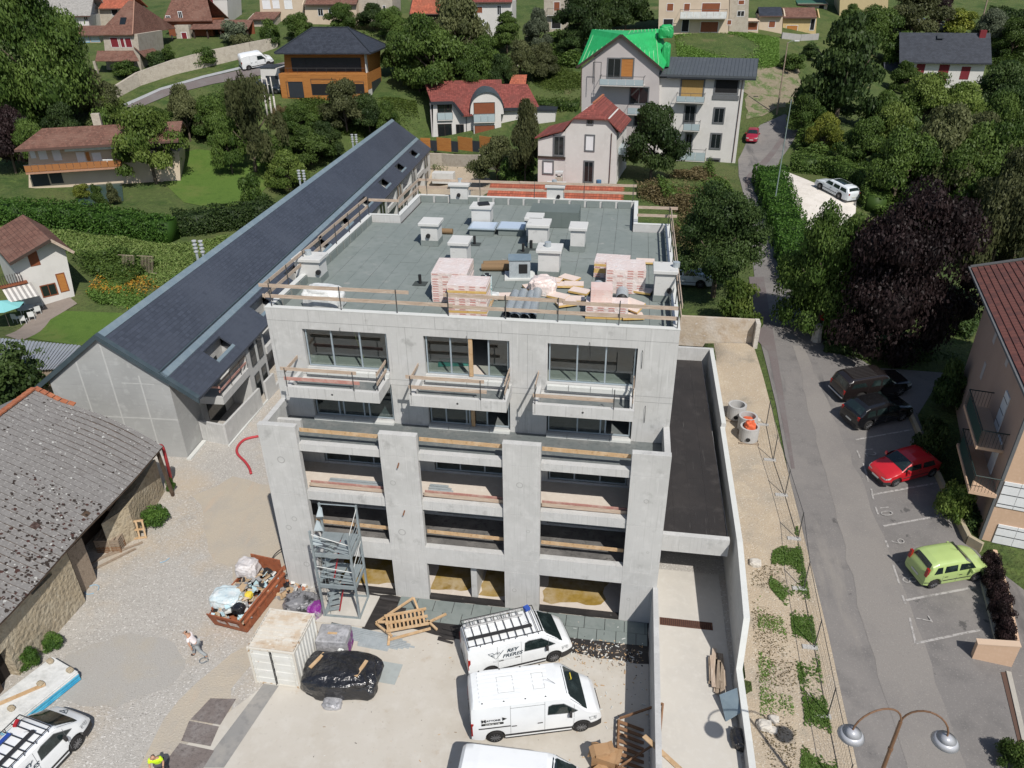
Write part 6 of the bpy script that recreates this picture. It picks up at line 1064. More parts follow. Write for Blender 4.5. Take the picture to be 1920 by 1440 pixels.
for x, y, s_ in ((1432, 1365, .3), (1450, 1352, .22), (1447, 1372, .2), (1415, 1060, .3), (1420, 790, .2)): p = on(x, y); crumple('boulder', 'pale boulder on the dirt verge, %s' % {1432: 'larger of the lower group', 1450: 'flat one of the lower group', 1447: 'smallest of the lower group', 1415: 'lone one by the green strip', 1420: 'next to the manhole rings'}[x], 'stone', (p[0], p[1], p[2]), s_, s_*.8, s_*.7, MATS['white_stone_pier'], x)
# twin lamp
lp = thing('street_lamp', 'brown twin armed street lamp with two grey dish heads', 'street lamp', (26.5, -9.9, H(26.5, -9.9))); m_lpole = mat('brown_lamp_pole', (.17, .095, .055), .5, [(3, (.22, .13, .08), .5, .7)]); zb_ = H(26.5, -9.9)
b = MB(); b.tube([(0, 0, 0), (0, 0, 3.4), (0, 0, 7.15-zb_)], [.09, .075, .06], 10); b.cyl((0, 0, 5.7-zb_), (0, 0, 5.8-zb_), .085, n=10); b.build('pole', m_lpole, lp)
for e in ((24.86, -10.5), (27.78, -10.3)):
    ex, ey = e[0]-26.5, e[1]+9.9; P = []
    for k in range(13): a = math.pi*k/12; f_ = (1-math.cos(a))/2; P.append((ex*f_, ey*f_, 7.1-zb_+.85*math.sin(a)*(1 if k < 7 else 1)+(.1*f_)))
    b = MB(); b.tube(P, .032, 8); b.build('arm', m_lpole, lp)
    b = MB(); b.cyl((ex, ey, 6.95-zb_), (ex, ey, 7.12-zb_), .42, .3, 24); b.cyl((ex, ey, 7.12-zb_), (ex, ey, 7.24-zb_), .3, .05, 24); b.cyl((ex, ey, 6.9-zb_), (ex, ey, 6.948-zb_), .36, .42, 24); b.build('lamp_head', mat('grey_dish', (.42, .43, .46), .4, metal=.2), lp, True)
# kerb planter, pink wall stub, purple shrub bed, street furniture
m_pink = mat('pink_render', (.52, .36, .25), .9, [(.6, (.48, .33, .225), .45, .7), (6, (.55, .39, .28), .5, .7)], (30, .2, .01)); m_kerb = pmat('kerb_stone', (.36, .34, .3))
def wall_run(name, label, pp, th, hts, m, cat='wall', joint_=2.0):
    q = [on(*p) for p in pp]; o = Vector(q[0]); t = thing(name, label, cat, tuple(o))
    for (a, c_), (h0, h1) in zip(zip(q[:-1], q[1:]), zip(hts[:-1], hts[1:])):
        a = Vector(a); c_ = Vector(c_); n = max(1, int((c_-a).length/joint_))
        for k in range(n):
            s_, e_ = a.lerp(c_, k/n), a.lerp(c_, (k+.997)/n); d = (e_-s_).normalized(); nr = Vector((-d.y, d.x, 0))*th/2; z0, z1 = H(s_.x, s_.y), H(e_.x, e_.y); ha, hb = h0+(h1-h0)*k/n, h0+(h1-h0)*(k+1)/n
            P = [s_+nr-o, e_+nr-o, e_-nr-o, s_-nr-o]; B_ = [z0-o.z-.3, z1-o.z-.3, z1-o.z-.3, z0-o.z-.3]; T_ = [z0-o.z+ha, z1-o.z+hb, z1-o.z+hb, z0-o.z+ha]; b = MB(); b.prism([tuple(v) for v in P], B_, T_); b.build('wall_section' if cat == 'wall' else 'kerb_stone', m, t)
    return t
wall_run('kerb_wall', 'low kerb wall along the planted bed at the end of the bays', [(1700, 770), (1740, 860), (1785, 960), (1812, 1020), (1838, 1035)], .22, [.35, .4, .45, .6, .6], mat('ochre_kerb', (.38, .32, .22), .9, [(2, (.3, .27, .2), .5, .7)]), 'kerb')
wall_run('kerb_wall', 'straight kerb in front of the purple shrubs', [(1836, 1080), (1850, 1130), (1868, 1205)], .18, [.2, .2, .2], m_kerb, 'kerb'); wall_run('stone_edge', 'narrow pink stone edging behind the purple shrubs', [(1862, 1040), (1885, 1120), (1903, 1210)], .2, [.35, .35, .35], m_pink, 'kerb', .35)
a, q = on(1822, 1236), on(1896, 1252); t = thing('pink_wall', 'short pink rendered wall at the car park entrance', 'wall', tuple(a), math.atan2(q[1]-a[1], q[0]-a[0])); L_ = float(np.hypot(*(q-a)[:2])); b = MB(); b.xslab([(0, 0, -.4), (L_, 0, -.4), (L_, 0, 1.35), (0, 0, 1.0)], (0, .28, 0)); b.build('wall', m_pink, t); MB().bar((-.02, .14, 1.02), (L_+.02, .14, 1.37), .34, .05).build('cap', mat('pale_pink', (.6, .45, .33), .9), t)
p = on(1885, 1270); b = MB(); b.quad(*[(x, y, H(x, y)+.07) for x, y in pix((1876, 1262), (1884, 1262), (1922, 1410), (1912, 1410))]); struct(b.build('gutter', mat('rust_gutter', (.1, .06, .045), .9)))
wall_run('garden_kerb', 'pale kerb running from the pink wall to the lower right', [(1890, 1262), (1908, 1340), (1926, 1420)], .2, [.12, .12, .12], m_kerb, 'kerb')
p = on(1530, 640); t = thing('stone_pillar', 'white stone gate pillar under the no entry sign', 'pillar', (p[0], p[1], p[2]-.1)); b = MB(); b.cyl((0, 0, 0), (0, .1, 1.5), .42, .3, 8); b.build('stones', MATS['white_stone_pier'], t)
p2 = (p[0]+.35, p[1]+.4, p[2]); t = thing('no_entry_sign', 'round red no entry sign with white bar on a post', 'sign', p2); b = MB(); b.cyl((0, 0, 0), (0, 0, 2.2), .03, n=8); b.build('post', m_galv, t); b = MB(); b.cyl((0, -.05, 1.95), (0, -.035, 1.95), .33, n=24); b.build('disc', pmat('sign_red', (.5, .02, .025), .5, .05), t); MB().box((-.22, -.058, 1.89), (.22, -.051, 2.01)).build('bar', m_coping, t); t.rotation_euler[2] = .15
def pole(px, py, top, label, name='lamp_post', arm=None, r=.07, m=None):
    p = on(px, py); k = ppm(p); h_ = (py-top)/(k*.97); t = thing(name, label, 'pole', tuple(p), 0, None); b = MB(); b.tube([(0, 0, 0), (0, 0, h_*.5), (0, 0, h_)], [r*1.3, r, r*.8], 8); b.build('pole', m or m_galv, t)
    if arm: b = MB(); b.tube([(0, 0, h_-.1), (arm*.5, -.1, h_+.2), (arm, -.2, h_+.2)], .03, 6); b.build('arm', m_galv, t); b = MB(); b.obox((arm*1.3, -.25, h_+.2), (.7, .3, .16), 0); bevel(b.build('lamp_head', m_coping, t), .05, 2)
    return t
pole(1456, 215, 95, 'tall pole with a lamp at the bend of the lane', arm=.9, r=.1, m=m_timber_old); pole(1449, 400, 205, 'slim pale pole rising out of the hedge by the gravel car park', r=.055, m=mat('pale_green_pole', (.2, .25, .24), .6)); pole(1565, 560, 463, 'street lamp with a pale head among the trees opposite the junction', arm=-.8, r=.06); pole(1830, 80, -8, 'far wooden pole above the slate roofed house', name='telegraph_pole', r=.14, m=m_timber_old)
# ================================================================== HOUSES
m_render = mat('white_render', (.56, .545, .52), .9, [(.4, (.5, .485, .46), .45, .7), (2, (.6, .585, .56), .55, .75), (.8, (.44, .42, .39), .64, .75, (4, 4, .4))], (20, .15, .01)); m_lilac = mat('lilac_render', (.44, .41, .40), .9, [(.4, (.4, .37, .36), .45, .7)], (20, .15, .01))
m_cream = mat('cream_render', (.52, .43, .33), .9, [(.5, (.47, .38, .29), .45, .7)], (20, .15, .01)); m_stone = mat('pale_stone', (.40, .36, .30), .95, [(1.5, (.33, .29, .24), .45, .65), (5, (.48, .44, .38), .55, .7), (9, (.24, .21, .175), .62, .72)], (6, .8, .06))
m_rtile = tilemat('red_tiles', (.2, .055, .045), (.1, .03, .026), .33, .17, 'x', .28, .85, .9, 0, patches=[(.5, (.16, .05, .042), .48, .7), (3, (.25, .085, .065), .58, .72)]); m_otile = tilemat('orange_tiles', (.36, .105, .06), (.16, .05, .035), .3, .2, 'x', .25, .85, 1, 0, patches=[(.7, (.3, .1, .06), .48, .68)])
m_brtile = tilemat('brown_tiles', (.15, .075, .055), (.08, .04, .032), .3, .14, 'x', .25, .9, .7, patches=[(.4, (.18, .1, .075), .48, .7), (3, (.2, .13, .1), .58, .72)]); m_brtile_y = tilemat('brown_tiles_side', (.15, .075, .055), (.08, .04, .032), .3, .14, 'y', .25, .9, .7, patches=[(.4, (.18, .1, .075), .48, .7)])
m_dktile = tilemat('dark_slate_tiles', (.033, .038, .05), (.016, .018, .024), .4, .2, 'x', .2, .6, .8, patches=[(1, (.042, .048, .062), .5, .7)]); m_dktile_y = tilemat('dark_slate_tiles_side', (.033, .038, .05), (.016, .018, .024), .4, .2, 'y', .2, .6, .8); m_gtile = tilemat('pale_grey_tiles', (.3, .29, .275), (.18, .17, .165), .3, .15, 'x', .15, .9, .6)
m_clad = mat('larch_cladding', (.38, .16, .04), .7, [(1.5, (.3, .115, .028), .45, .65, (.4, 1, 9)), (3, (.46, .22, .07), .55, .7, (.5, 1, 12))], spec=.35); m_anth = pmat('anthracite', (.028, .033, .04), .5); m_grframe = pmat('grey_surround', (.12, .125, .13), .8); m_shut = pmat('red_shutter', (.16, .018, .025), .7); m_brshut = pmat('brown_shutter', (.2, .065, .03), .7); m_whsh = pmat('white_blind', (.66, .67, .68), .6, .08); m_bamboo = mat('bamboo_screen', (.40, .26, .1), .9, [(3, (.32, .2, .07), .45, .65, (12, 1, .5))]); m_frost = mat('frosted_glass', (.34, .41, .43), .15, spec=.6); m_tarp = mat('green_tarpaulin', (.016, .34, .095), .5, [(.8, (.012, .26, .07), .42, .66), (3, (.05, .42, .15), .55, .7, (5, .5, .5))], (2.5, .5, .06), spec=.5); m_stand = mat('standing_seam_zinc', (.085, .095, .105), .5, [(1, (.1, .11, .12), .5, .7)], metal=.2); m_eave = pmat('dark_eave', (.05, .035, .028)); m_gut = pmat('brown_gutter', (.1, .06, .05), .5)
GL = {'g': m_glass, 's': m_shut, 'b': m_brshut, 'w': m_whsh, 'm': m_bamboo, 'a': m_anth, 'c': m_clad, 'f': m_frost, 'k': pmat('recess_shade', (.012, .012, .013))}  # last entry: flat near-black panel colour stands in for shade inside openings
class House:
    def __init__(s, name, label, px, py, vp, cat='house', dz=0):
        o = on(px, py); h = rayd(vp, 720-math.tan(PITCH)*FPX); rz = math.atan2(-h[0], h[1]); s.o = Vector(o)+Vector((0, 0, dz)); s.rz = rz
        s.u = Vector((math.cos(rz), math.sin(rz), 0)); s.v = Vector((-math.sin(rz), math.cos(rz), 0)); s.t = thing(name, label, cat, s.o, rz)
    def uv(s, px, py, v=0):   # where a sight line meets the plane at depth v of this house
        d = Vector(rayd(px, py)); t = ((s.o+s.v*v)-Vector(CAM)).dot(s.v)/d.dot(s.v); p = Vector(CAM)+d*t-s.o; return (p.dot(s.u), p.z)
    def uu(s, px, py, u):   # the same on a side wall at u: gives (v, z)
        d = Vector(rayd(px, py)); t = ((s.o+s.u*u)-Vector(CAM)).dot(s.u)/d.dot(s.u); p = Vector(CAM)+d*t-s.o; return (p.dot(s.v), p.z)
    def wall(s, pts, dep, m, v=0, name='wall', low=-2.5):
        q = [s.uv(*p, v) for p in pts]; zl = min(z for _, z in q); q = [(u, z if z > zl+.6 else low) for u, z in q]; b = MB(); b.xslab([(u, v, z) for u, z in q], (0, dep, 0)); b.build(name, m, s.t); return q
    def win(s, x0, y0, x1, y1, k='g', fm=None, v=0, fr=.1, out=.03, name='window', rec=.0):
        c = [s.uv(*p, v) for p in ((x0, y0), (x1, y0), (x1, y1), (x0, y1))]; ua, ub = (c[0][0]+c[3][0])/2, (c[1][0]+c[2][0])/2; za, zb = (c[2][1]+c[3][1])/2, (c[0][1]+c[1][1])/2
        b = MB(); inset(b, ua, za, ub, zb, v-out, min(fr, (ub-ua)*.2), out-.002); f = b.build(name, fm or m_grframe, s.t); t = min(fr, (ub-ua)*.2); b = MB(); b.box((ua+t, v-out*.4, za+t), (ub-t, v-.003, zb-t)); b.build('pane' if k in 'gf' else 'shutter' if k in 'sbc' else 'panel', GL[k], f)
        if k == 'g' and ub-ua > .7: MB().box(((ua+ub)/2-.03, v-out*.6, za+t), ((ua+ub)/2+.03, v-out*.4-.002, zb-t)).build('mullion', fm or m_grframe, f)
        return ua, ub, za, zb
    def balc(s, x0, y0, x1, y1, dep=1.2, m=m_frost, rail=.35, v=0):
        (ua, zb), (ub, za) = s.uv(x0, y0, v-dep), s.uv(x1, y1, v-dep); t = MB(); t.box((ua, v-dep, za-.15), (ub, v-.003, za)); o = t.build('balcony', m_render, s.t)
        n = max(2, round((ub-ua)/1.1))
        for k in range(n): MB().box((ua+(ub-ua)*k/n+.02, v-dep-.03, za), (ua+(ub-ua)*(k+1)/n-.02, v-dep, zb)).build('glass_panel', m, o)
        b = MB(); b.tube([(ua, v-.01, zb+rail), (ua, v-dep, zb+rail), (ub, v-dep, zb+rail), (ub, v-.01, zb+rail)], .03, 5); [b.cyl((u, v-dep, za), (u, v-dep, zb+rail), .025, n=5) for u in (ua, ub, (ua+ub)/2)]; b.build('railing', m_steel_dk, o)
    def roof(s, m, *polys, th=.14, name='roof'):
        for p in polys: b = MB(); b.slab(p, th); b.build(name, m, s.t)
    def box(s, name, a, c, m, bev=0): o = MB().box(a, c).build(name, m, s.t); return bevel(o, bev) if bev else o
    def pipe(s, x, y0, y1, v=0, m=None, r=.05): (ua, za), (ub, zb) = s.uv(x[0], y0, v-.08), s.uv(x[1], y1, v-.08); b = MB(); b.cyl((ua, v-.08, za), (ua, v-.08, zb), r, n=6); b.build('downpipe', m or m_gut, s.t)
# --- small white house with the half hipped red roof
h = House('white_house', 'small white house with half hipped red roof and grey window surrounds', 1158, 345, 1412)
q = h.wall([(1060, 345), (1158, 345), (1156, 250), (1139, 224), (1076, 222), (1060, 244)], 8.0, m_render); ue, ze = q[2]; ul, zl = q[5]; (ur, zr) = h.uv(1112.7, 194, 1.6)
h.wall([(1008.5, 345), (1060.5, 345), (1060.5, 246), (1009, 262)], 7.0, m_render, .03); u0, z0 = h.uv(1007, 258, -.3); zh = h.uv(1107, 222, -.3)[1]; ua, ub = h.uv(1075, 221, -.3)[0], h.uv(1140, 224, -.3)[0]; B_ = 8.3
zee = h.uv(1164, 248, -.35)[1]; uee = h.uv(1164, 248, -.35)[0]
h.roof(m_rtile, [(ua, -.35, zh), (ub, -.35, zh), (ur, 1.6, zr)], [(ub, -.35, zh), (uee, -.35, zee), (uee, B_, zee), (ur, B_, zr), (ur, 1.6, zr)], [(ua, -.35, zh), (ur, 1.6, zr), (ur, B_, zr), (ul-.2, B_, zl+.1), (ul-.2, -.35, zl+.1)]); h.roof(m_rtile, [(ul-.2, -.3, zl+.05), (ul-.2, 7.2, zl+.05), (u0-.3, 7.2, z0), (u0-.3, -.3, z0)])
b = MB(); b.bar((ur, 1.6, zr+.05), (ur, B_, zr+.05), .25, .12); b.build('ridge', m_redtile, h.t)
for x in ((1037, 254, 1059, 293, 'g'), (1096, 252, 1115.5, 284.5, 'w'), (1017, 301, 1038.5, 327, 'w'), (1093.5, 301, 1113.5, 343, 'g'), (1100, 222.5, 1113, 235, 'g')): h.win(*x[:4], x[4], fr=.17, out=.06)
h.box('ledge', (u0, -.12, h.uv(1030, 297)[1]), (ul+.1, .02, h.uv(1030, 293)[1]), m_eave); h.pipe((1147, 1142), 250, 343); p = h.uv(1121, 343, -1.0); b = MB(); b.cyl((p[0], -1.0, p[1]-.6), (p[0], -1, p[1]+.4), .3, n=12); tag(b.build('water_butt', pmat('blue_barrel', (.06, .14, .24)), None, loc=h.o), 'blue barrel by the door of the small white house', 'barrel')
ub2 = ue+.003; b = MB(); [b.box((ue, 2+1.9*k, z_), (ue+.04, 3+1.9*k, z_+1.6)) for k in range(3) for z_ in (1.0, 3.6)]; b.build('side_window', m_glass, h.t); MB().box((ue+.01, 1.5, 3.0), (ue+1.0, 5, 3.8)).build('side_balcony', m_frost, h.t)
# --- apartment house with the green tarpaulin
h = House('apartment_house', 'white three storey apartment house with a green tarpaulin over its gable roof', 1379, 306, 1425, 'building')
q = h.wall([(1236, 306), (1379, 306), (1397, 148), (1236, 146)], 8.5, m_render); ur_, zt_ = q[2]; ul_ = q[0][0]
q = h.wall([(1090, 306), (1236, 306), (1236, 128), (1165, 66), (1091, 126)], 8.5, m_lilac, -.6, 'gable_wall'); v0 = -.6
za_ = h.uv(1165, 64, -1.0); el = h.uv(1081, 125, -1.0); er = h.uv(1243, 130, -1.0); rl = h.uv(1110, 55, 4.2); rr_ = h.uv(1236, 54, 4.2)
h.roof(m_tarp, [(el[0], -1.0, el[1]), (za_[0], -1.0, za_[1]), (za_[0]+.05, 4.2, (rl[1]+za_[1])/2), (rl[0], 4.2, rl[1]), (el[0], 1.2, el[1]+.15)], [(za_[0], -1.0, za_[1]), (er[0], -1.0, er[1]), (er[0]+.4, 2.6, er[1]+1.2), (rr_[0], 4.2, rr_[1]), (za_[0]+.05, 4.2, (rl[1]+za_[1])/2)], th=.2, name='tarpaulin'); h.roof(m_brtile, [(rl[0], 4.25, rl[1]-.05), (rr_[0], 4.25, rr_[1]-.05), (rr_[0], 9.5, el[1]), (rl[0]-.5, 9.5, el[1])])
b = MB(); b.bar((el[0], -1.02, el[1]-.1), (za_[0], -1.02, za_[1]-.1), .1, .3); b.bar((za_[0], -1.02, za_[1]-.1), (er[0], -1.02, er[1]-.1), .1, .3); b.build('verge_board', m_eave, h.t)
b = MB()   # battens holding the tarpaulin
for k in range(1, 9): f_ = k/9; b.bar((el[0]+(za_[0]-el[0])*f_, -.8+.0*f_, el[1]+(za_[1]-el[1])*f_+.05), (rl[0]+(za_[0]-rl[0])*f_, 4.1, rl[1]+((rl[1]+za_[1])/2-rl[1])*f_+.05), .05, .04)
for k in range(1, 9): f_ = k/9; b.bar((za_[0]+(er[0]-za_[0])*f_, -.8, za_[1]+(er[1]-za_[1])*f_+.05), (za_[0]+(rr_[0]-za_[0])*f_, 4.1, (rl[1]+za_[1])/2+(rr_[1]-(rl[1]+za_[1])/2)*f_+.05), .05, .04)
b.build('batten', pmat('pale_lath', (.3, .5, .3)), h.t)
p = h.uv(1249, 58, 2.8); o = crumple('tarpaulin_knot', None, None, (p[0], 2.8, p[1]-.8), .85, .8, .9, m_tarp, 71); o.parent = h.t; p = h.uv(1252, 100, 1.5); o = crumple('tarpaulin_fold', None, None, (p[0]-.2, 1.4, p[1]-1.6), .5, .5, 1.7, m_tarp, 72); o.parent = h.t
ef = h.uv(1236, 139, -.7); eb = h.uv(1256, 108, 4.0); e2 = h.uv(1419, 140, -.7)
h.roof(m_stand, [(ef[0], -.7, ef[1]), (e2[0], -.7, ef[1]), (e2[0], 5, eb[1]), (ef[0], 5, eb[1])], th=.25); b = MB(); n = 26
for k in range(n+1): u = ef[0]+(e2[0]-ef[0])*k/n; b.bar((u, -.7, ef[1]+.03), (u, 5, eb[1]+.03), .04, .07)
b.build('seam', m_stand, h.t); h.box('fascia', (ul_+.1, -.72, ef[1]-.45), (e2[0], -.6, ef[1]-.26), m_anth)
for x in ((1275, 147, 1321, 186, 'm'), (1339, 146, 1386, 177, 'k'), (1282, 196, 1305, 232, 'g'), (1337, 201, 1359, 232, 'g'), (1284, 249, 1299, 279, 'g'), (1331, 249, 1353, 280, 'g'), (1324, 296, 1350, 316, 'k')): h.win(*x[:4], x[4], fr=.18, out=.08)
h.balc(1269, 180, 1320, 192, .9); h.balc(1282, 232, 1311, 245, 1.0); h.balc(1267, 284, 1321, 302, 1.2); h.box('sill_panel', (h.uv(1336, 180)[0], -.1, h.uv(1336, 186)[1]), (h.uv(1386, 180)[0], -.003, h.uv(1336, 178)[1]), m_grframe); h.pipe((1393, 1375), 148, 304)
h.win(1138, 108, 1165, 147, 'g', v=v0, fr=.15, out=.06); h.win(1163, 108, 1189, 147, 'c', v=v0, fr=.15, out=.07); bpy.context.scene.objects
for x in ((1180, 162, 1217, 196, 'g'), (1188, 216, 1214, 238, 'k')): h.win(*x[:4], x[4], v=v0, fr=.15, out=.06)
h.balc(1124.5, 148, 1206, 161, 1.5, v=v0); h.balc(1177, 202, 1223, 215, 1.0, v=v0); h.pipe((1091, 1090), 126, 200, v0)
b = MB(); u, z = h.uv(1111, 155, v0-1.2); b.tube([(u, v0-1.2, z), (u, v0-1.2, z+2.4), (u+1.0, v0-1.2, z+2.4), (u+1.0, v0-1.2, z)], .04, 5); b.tube([(u, v0-.2, z-.0), (u, v0-.2, z+2.6)], .04, 5); b.build('scaffold_frame', m_steel_dk, h.t)
h.box('stone_base', (ul_-.4, -.05, -1.5), (h.uv(1322, 306)[0], -.004, .6), m_stone)
# --- house with the arched zinc dormer
h = House('family_house', 'white house with red brown tiled roof and a dark arched dormer', 812, 257, 790)
q = h.wall([(812, 257), (1010, 264), (1010, 203), (943, 207), (812, 190)], 8, m_render); h.box('wall', (q[0][0], .02, -2), (q[1][0]-.02, 8, q[4][1]-.3), m_render) if False else None
uL = q[0][0]; e = h.uv(808, 191, -.5); rz_ = h.uv(795, 156, 5.2); r2 = h.uv(940, 145, 5.2); e3 = h.uv(868, 215, -1.0); e4 = h.uv(944, 204, -.5); e5 = h.uv(1012, 199, -.5); e6 = h.uv(989, 158, 4); e7 = h.uv(950, 164, 4)
zR = (rz_[1]+r2[1])/2; zE = e[1]
h.roof(m_rtile, [(e[0], -.5, zE), (h.uv(849, 188, -.5)[0], -.5, zE), (e3[0], -1.0, e3[1]), (e3[0]+.9, -1.0, e3[1]), (e4[0], -.5, e4[1]+.1), (r2[0], 5.2, zR), (rz_[0], 5.2, zR)], [(e4[0], -.5, e4[1]+.05), (e5[0], -.5, e4[1]+.05), (e6[0], 4.2, e6[1]), (r2[0]-.6, 4.4, e6[1]+.1)], th=.3); h.roof(m_rtile, [(rz_[0], 5.25, zR-.02), (r2[0], 5.25, zR-.02), (r2[0]+.5, 10, zE), (e[0], 10, zE)]); p = h.uv(971, 150, 5); h.roof(m_otile, [(p[0]-1.6, 4.5, p[1]-.8), (p[0]+1.2, 4.5, p[1]-.8), (p[0]+1.8, 7.5, p[1]+.5), (p[0]-.6, 7.5, p[1]+.5)])
for pp in (((e[0], -.52, zE-.2), (h.uv(849, 188, -.5)[0], -.52, zE-.2)), ((h.uv(849, 188, -.5)[0], -.52, zE-.2), (e3[0], -1.02, e3[1]-.2)), ((e4[0], -.52, e4[1]-.1), (e5[0], -.52, e4[1]-.1))): MB().bar(*pp, .08, .45).build('fascia', m_anth, h.t)
MB().box((e[0]-.03, -.45, zE-.6), (e[0], 5, zE)).build('gable_trim', m_anth, h.t) if False else None
(da, dz_), (db_, _) = h.uv(881, 216, -1.2), h.uv(946, 206, -1.2); zt_ = h.uv(906, 170, -.4)[1]; b = MB(); n = 20; cx = (da+db_)/2; rx = (db_-da)/2; zb2 = h.uv(905, 214, -1.2)[1]
arc = [(cx+rx*math.cos(math.pi*k/n), zb2+(zt_-zb2)*math.sin(math.pi*k/n)**.8) for k in range(n+1)]
for (x0, z0_), (x1, z1_) in zip(arc[:-1], arc[1:]): b.xslab([(x0, -1.2, z0_), (x1, -1.2, z1_), (x1, 4.4, z1_+.25), (x0, 4.4, z0_+.25)], (0, 0, -.14))
b.build('arched_dormer', m_zinc_dk, h.t); b = MB(); b.xslab([(x*.97+cx*.03, -.95, z-.12) for x, z in arc], (0, .9, 0)); b.build('dormer_wall', m_render, h.t); h.box('bay_wall', (cx-rx*.8, -.95, -2), (cx+rx*.8, -.05, zb2-.1), m_render)
for x in ((820, 193, 847.5, 212, 'g', 0), (821, 232, 847.5, 258, 'g', 0), (855, 233, 870, 252, 'g', 0), (888, 192, 928, 214, 'b', -.95), (890, 235, 928, 260, 'b', -.95), (838, 192, 842, 206, 'k', 0)): h.win(*x[:4], x[4], m_eave, v=x[5], fr=.08)
h.balc(820, 212, 849, 224, .3, rail=.05); h.balc(888, 215, 928, 228, .35, rail=.05, v=-.95); h.pipe((874, 876), 219, 262, 0, m_anth); p = h.uv(946, 190, 1.2); MB().obox((p[0], 1.5, p[1]-.1), (.9, 1.3, .16), 0, 0, rad(32)).build('roof_window', m_glass, h.t); p = h.uv(892.5, 147, 6); h.box('chimney', (p[0]-.3, 5.7, p[1]-1.6), (p[0]+.3, 6.3, p[1]+.5), m_render)
b = MB(); 
zE2 = zE-.3; b.prism([(uL-.005, .05), (uL-.005, 8), (uL-.2, 8), (uL-.2, .05)], -2, [zE2, zE2-.2, zE2-.2, zE2]); b.build('side_wall', m_lilac, h.t); MB().box((uL-.23, 1.5, .3), (uL-.205, 2.6, 1.7)).build('side_window', m_glass, h.t)
t = House('annex', 'low white flat roofed annex right of the red brown roofed house', 1041, 228, 1150); t.wall([(998, 228), (1041, 228), (1041, 206), (998, 208)], 5, m_render); t.box('flat_roof', (t.uv(996, 208)[0], -.2, t.uv(1000, 208)[1]), (.2, 5.2, t.uv(1000, 206)[1]+.1), m_anth); t.win(997, 212, 1002, 220)
# --- timber clad modern house
h = House('modern_house', 'modern two storey house with orange wood cladding and dark hipped roof', 529, 184, 1102)
q = h.wall([(529, 184), (690, 182), (688, 137), (523, 138)], 9, m_clad, .0, 'clad_wall'); uR = q[1][0]; zM = q[3][1]; zU = h.uv(560, 100, 1.2)[1]
for (a, c_, z0_, z1_, v) in ((529, 541, 0, zM, -.03),): pass
ub_ = h.uv(848/6+440, 137, 0)[0]
h.wall([(534, 138), (690.8, 138), (691, 101), (532.5, 101)], 7.8, m_clad, 1.2, 'clad_wall', low=zM-.1); h.box('white_wall', (uR-.002, .2, -2), (uR+.12, 9.05, zU), m_render)
nb = 22
for k in range(nb): z = .1+(zM-.15)*k/nb; MB().box((q[0][0]+.01, -.035, z), (h.uv(539, 150)[0], -.003, z+zM/nb-.02)).build('cladding_board', m_clad, h.t); MB().box((h.uv(568, 150)[0], -.035, z), (h.uv(582, 150)[0], -.003, z+zM/nb-.02)).build('cladding_board', m_clad, h.t)
for k in range(6): z = zM-1.5+.25*k; MB().box((q[0][0]+.01 if z > zM-.7 else ub_, -.04, z), (uR-.01, -.004, z+.22)).build('cladding_board', m_clad, h.t)
for x in ((538, 153, 569, 183, 'a', 0), (584, 148, 632, 178, 'k', 0), (646, 153, 683, 175, 'k', 0), (547, 108, 574, 134, 'a', 1.2), (574, 108, 588, 134, 'a', 1.2), (588, 108, 632, 134, 'a', 1.2), (632, 108, 653, 134, 'a', 1.2), (653, 108, 677, 134, 'a', 1.2)): h.win(*x[:4], x[4], m_anth, v=x[5], fr=.06, name='door' if x[0] == 538 else 'window', out=.07 if x[0] > 640 or x[0] < 580 else .06)
el_, er_, eb_ = h.uv(514, 98, -.9), h.uv(695, 100, -.9), h.uu(729, 87, h.uv(695, 100, -.9)[0]); zE = (el_[1]+er_[1])/2; vb = max(eb_[0], 8); vm = vb/2; r1_, r2_ = h.uv(586, 51.5, vm), h.uv(652, 51.5, vm); zr = (r1_[1]+r2_[1])/2
h.roof(m_dktile, [(el_[0], -.9, zE), (er_[0], -.9, zE), (r2_[0], vm, zr), (r1_[0], vm, zr)], [(el_[0], vb, zE), (r1_[0], vm, zr), (r2_[0], vm, zr), (er_[0], vb, zE)][::-1], th=.22); h.roof(m_dktile_y, [(er_[0], -.9, zE), (er_[0], vb, zE), (r2_[0], vm, zr)], [(el_[0], vb, zE), (el_[0], -.9, zE), (r1_[0], vm, zr)], th=.22)
b = MB()
for p_, q_ in (((er_[0], -.9, zE), (r2_[0], vm, zr)), ((el_[0], -.9, zE), (r1_[0], vm, zr)), ((r1_[0], vm, zr), (r2_[0], vm, zr)), ((er_[0], vb, zE), (r2_[0], vm, zr))): b.bar(Vector(p_)+Vector((0, 0, .05)), Vector(q_)+Vector((0, 0, .05)), .22, .12)
b.build('hip_tiles', m_anth, h.t); b = MB(); b.tube([(q[0][0], .02, zM+.8), (uR, .02, zM+.8)], .03, 5); [b.cyl((q[0][0]+(uR-q[0][0])*k/9, .02, zM), (q[0][0]+(uR-q[0][0])*k/9, .02, zM+.8), .02, n=5) for k in range(10)]; b.build('railing', m_steel_dk, h.t)
MB().box((uR+.125, 2.5, .1), (uR+.15, 8.6, 2.2)).build('side_glazing', m_anth, h.t); w_ = MB().box((uR+.125, 6.2, zM+1.0), (uR+.15, 7.0, zM+2.4)).build('side_window', m_anth, h.t)
a_ = h.wall([(488, 175), (523.5, 175), (523.5, 128), (488, 128)], 5, m_render, 2.0, 'annex_wall'); h.win(500, 142, 523, 170, 'a', m_anth, v=2.0, name='door'); h.box('annex_roof', (a_[0][0]-.1, 1.9, a_[3][1]), (a_[1][0], 7, a_[3][1]+.12), m_anth)
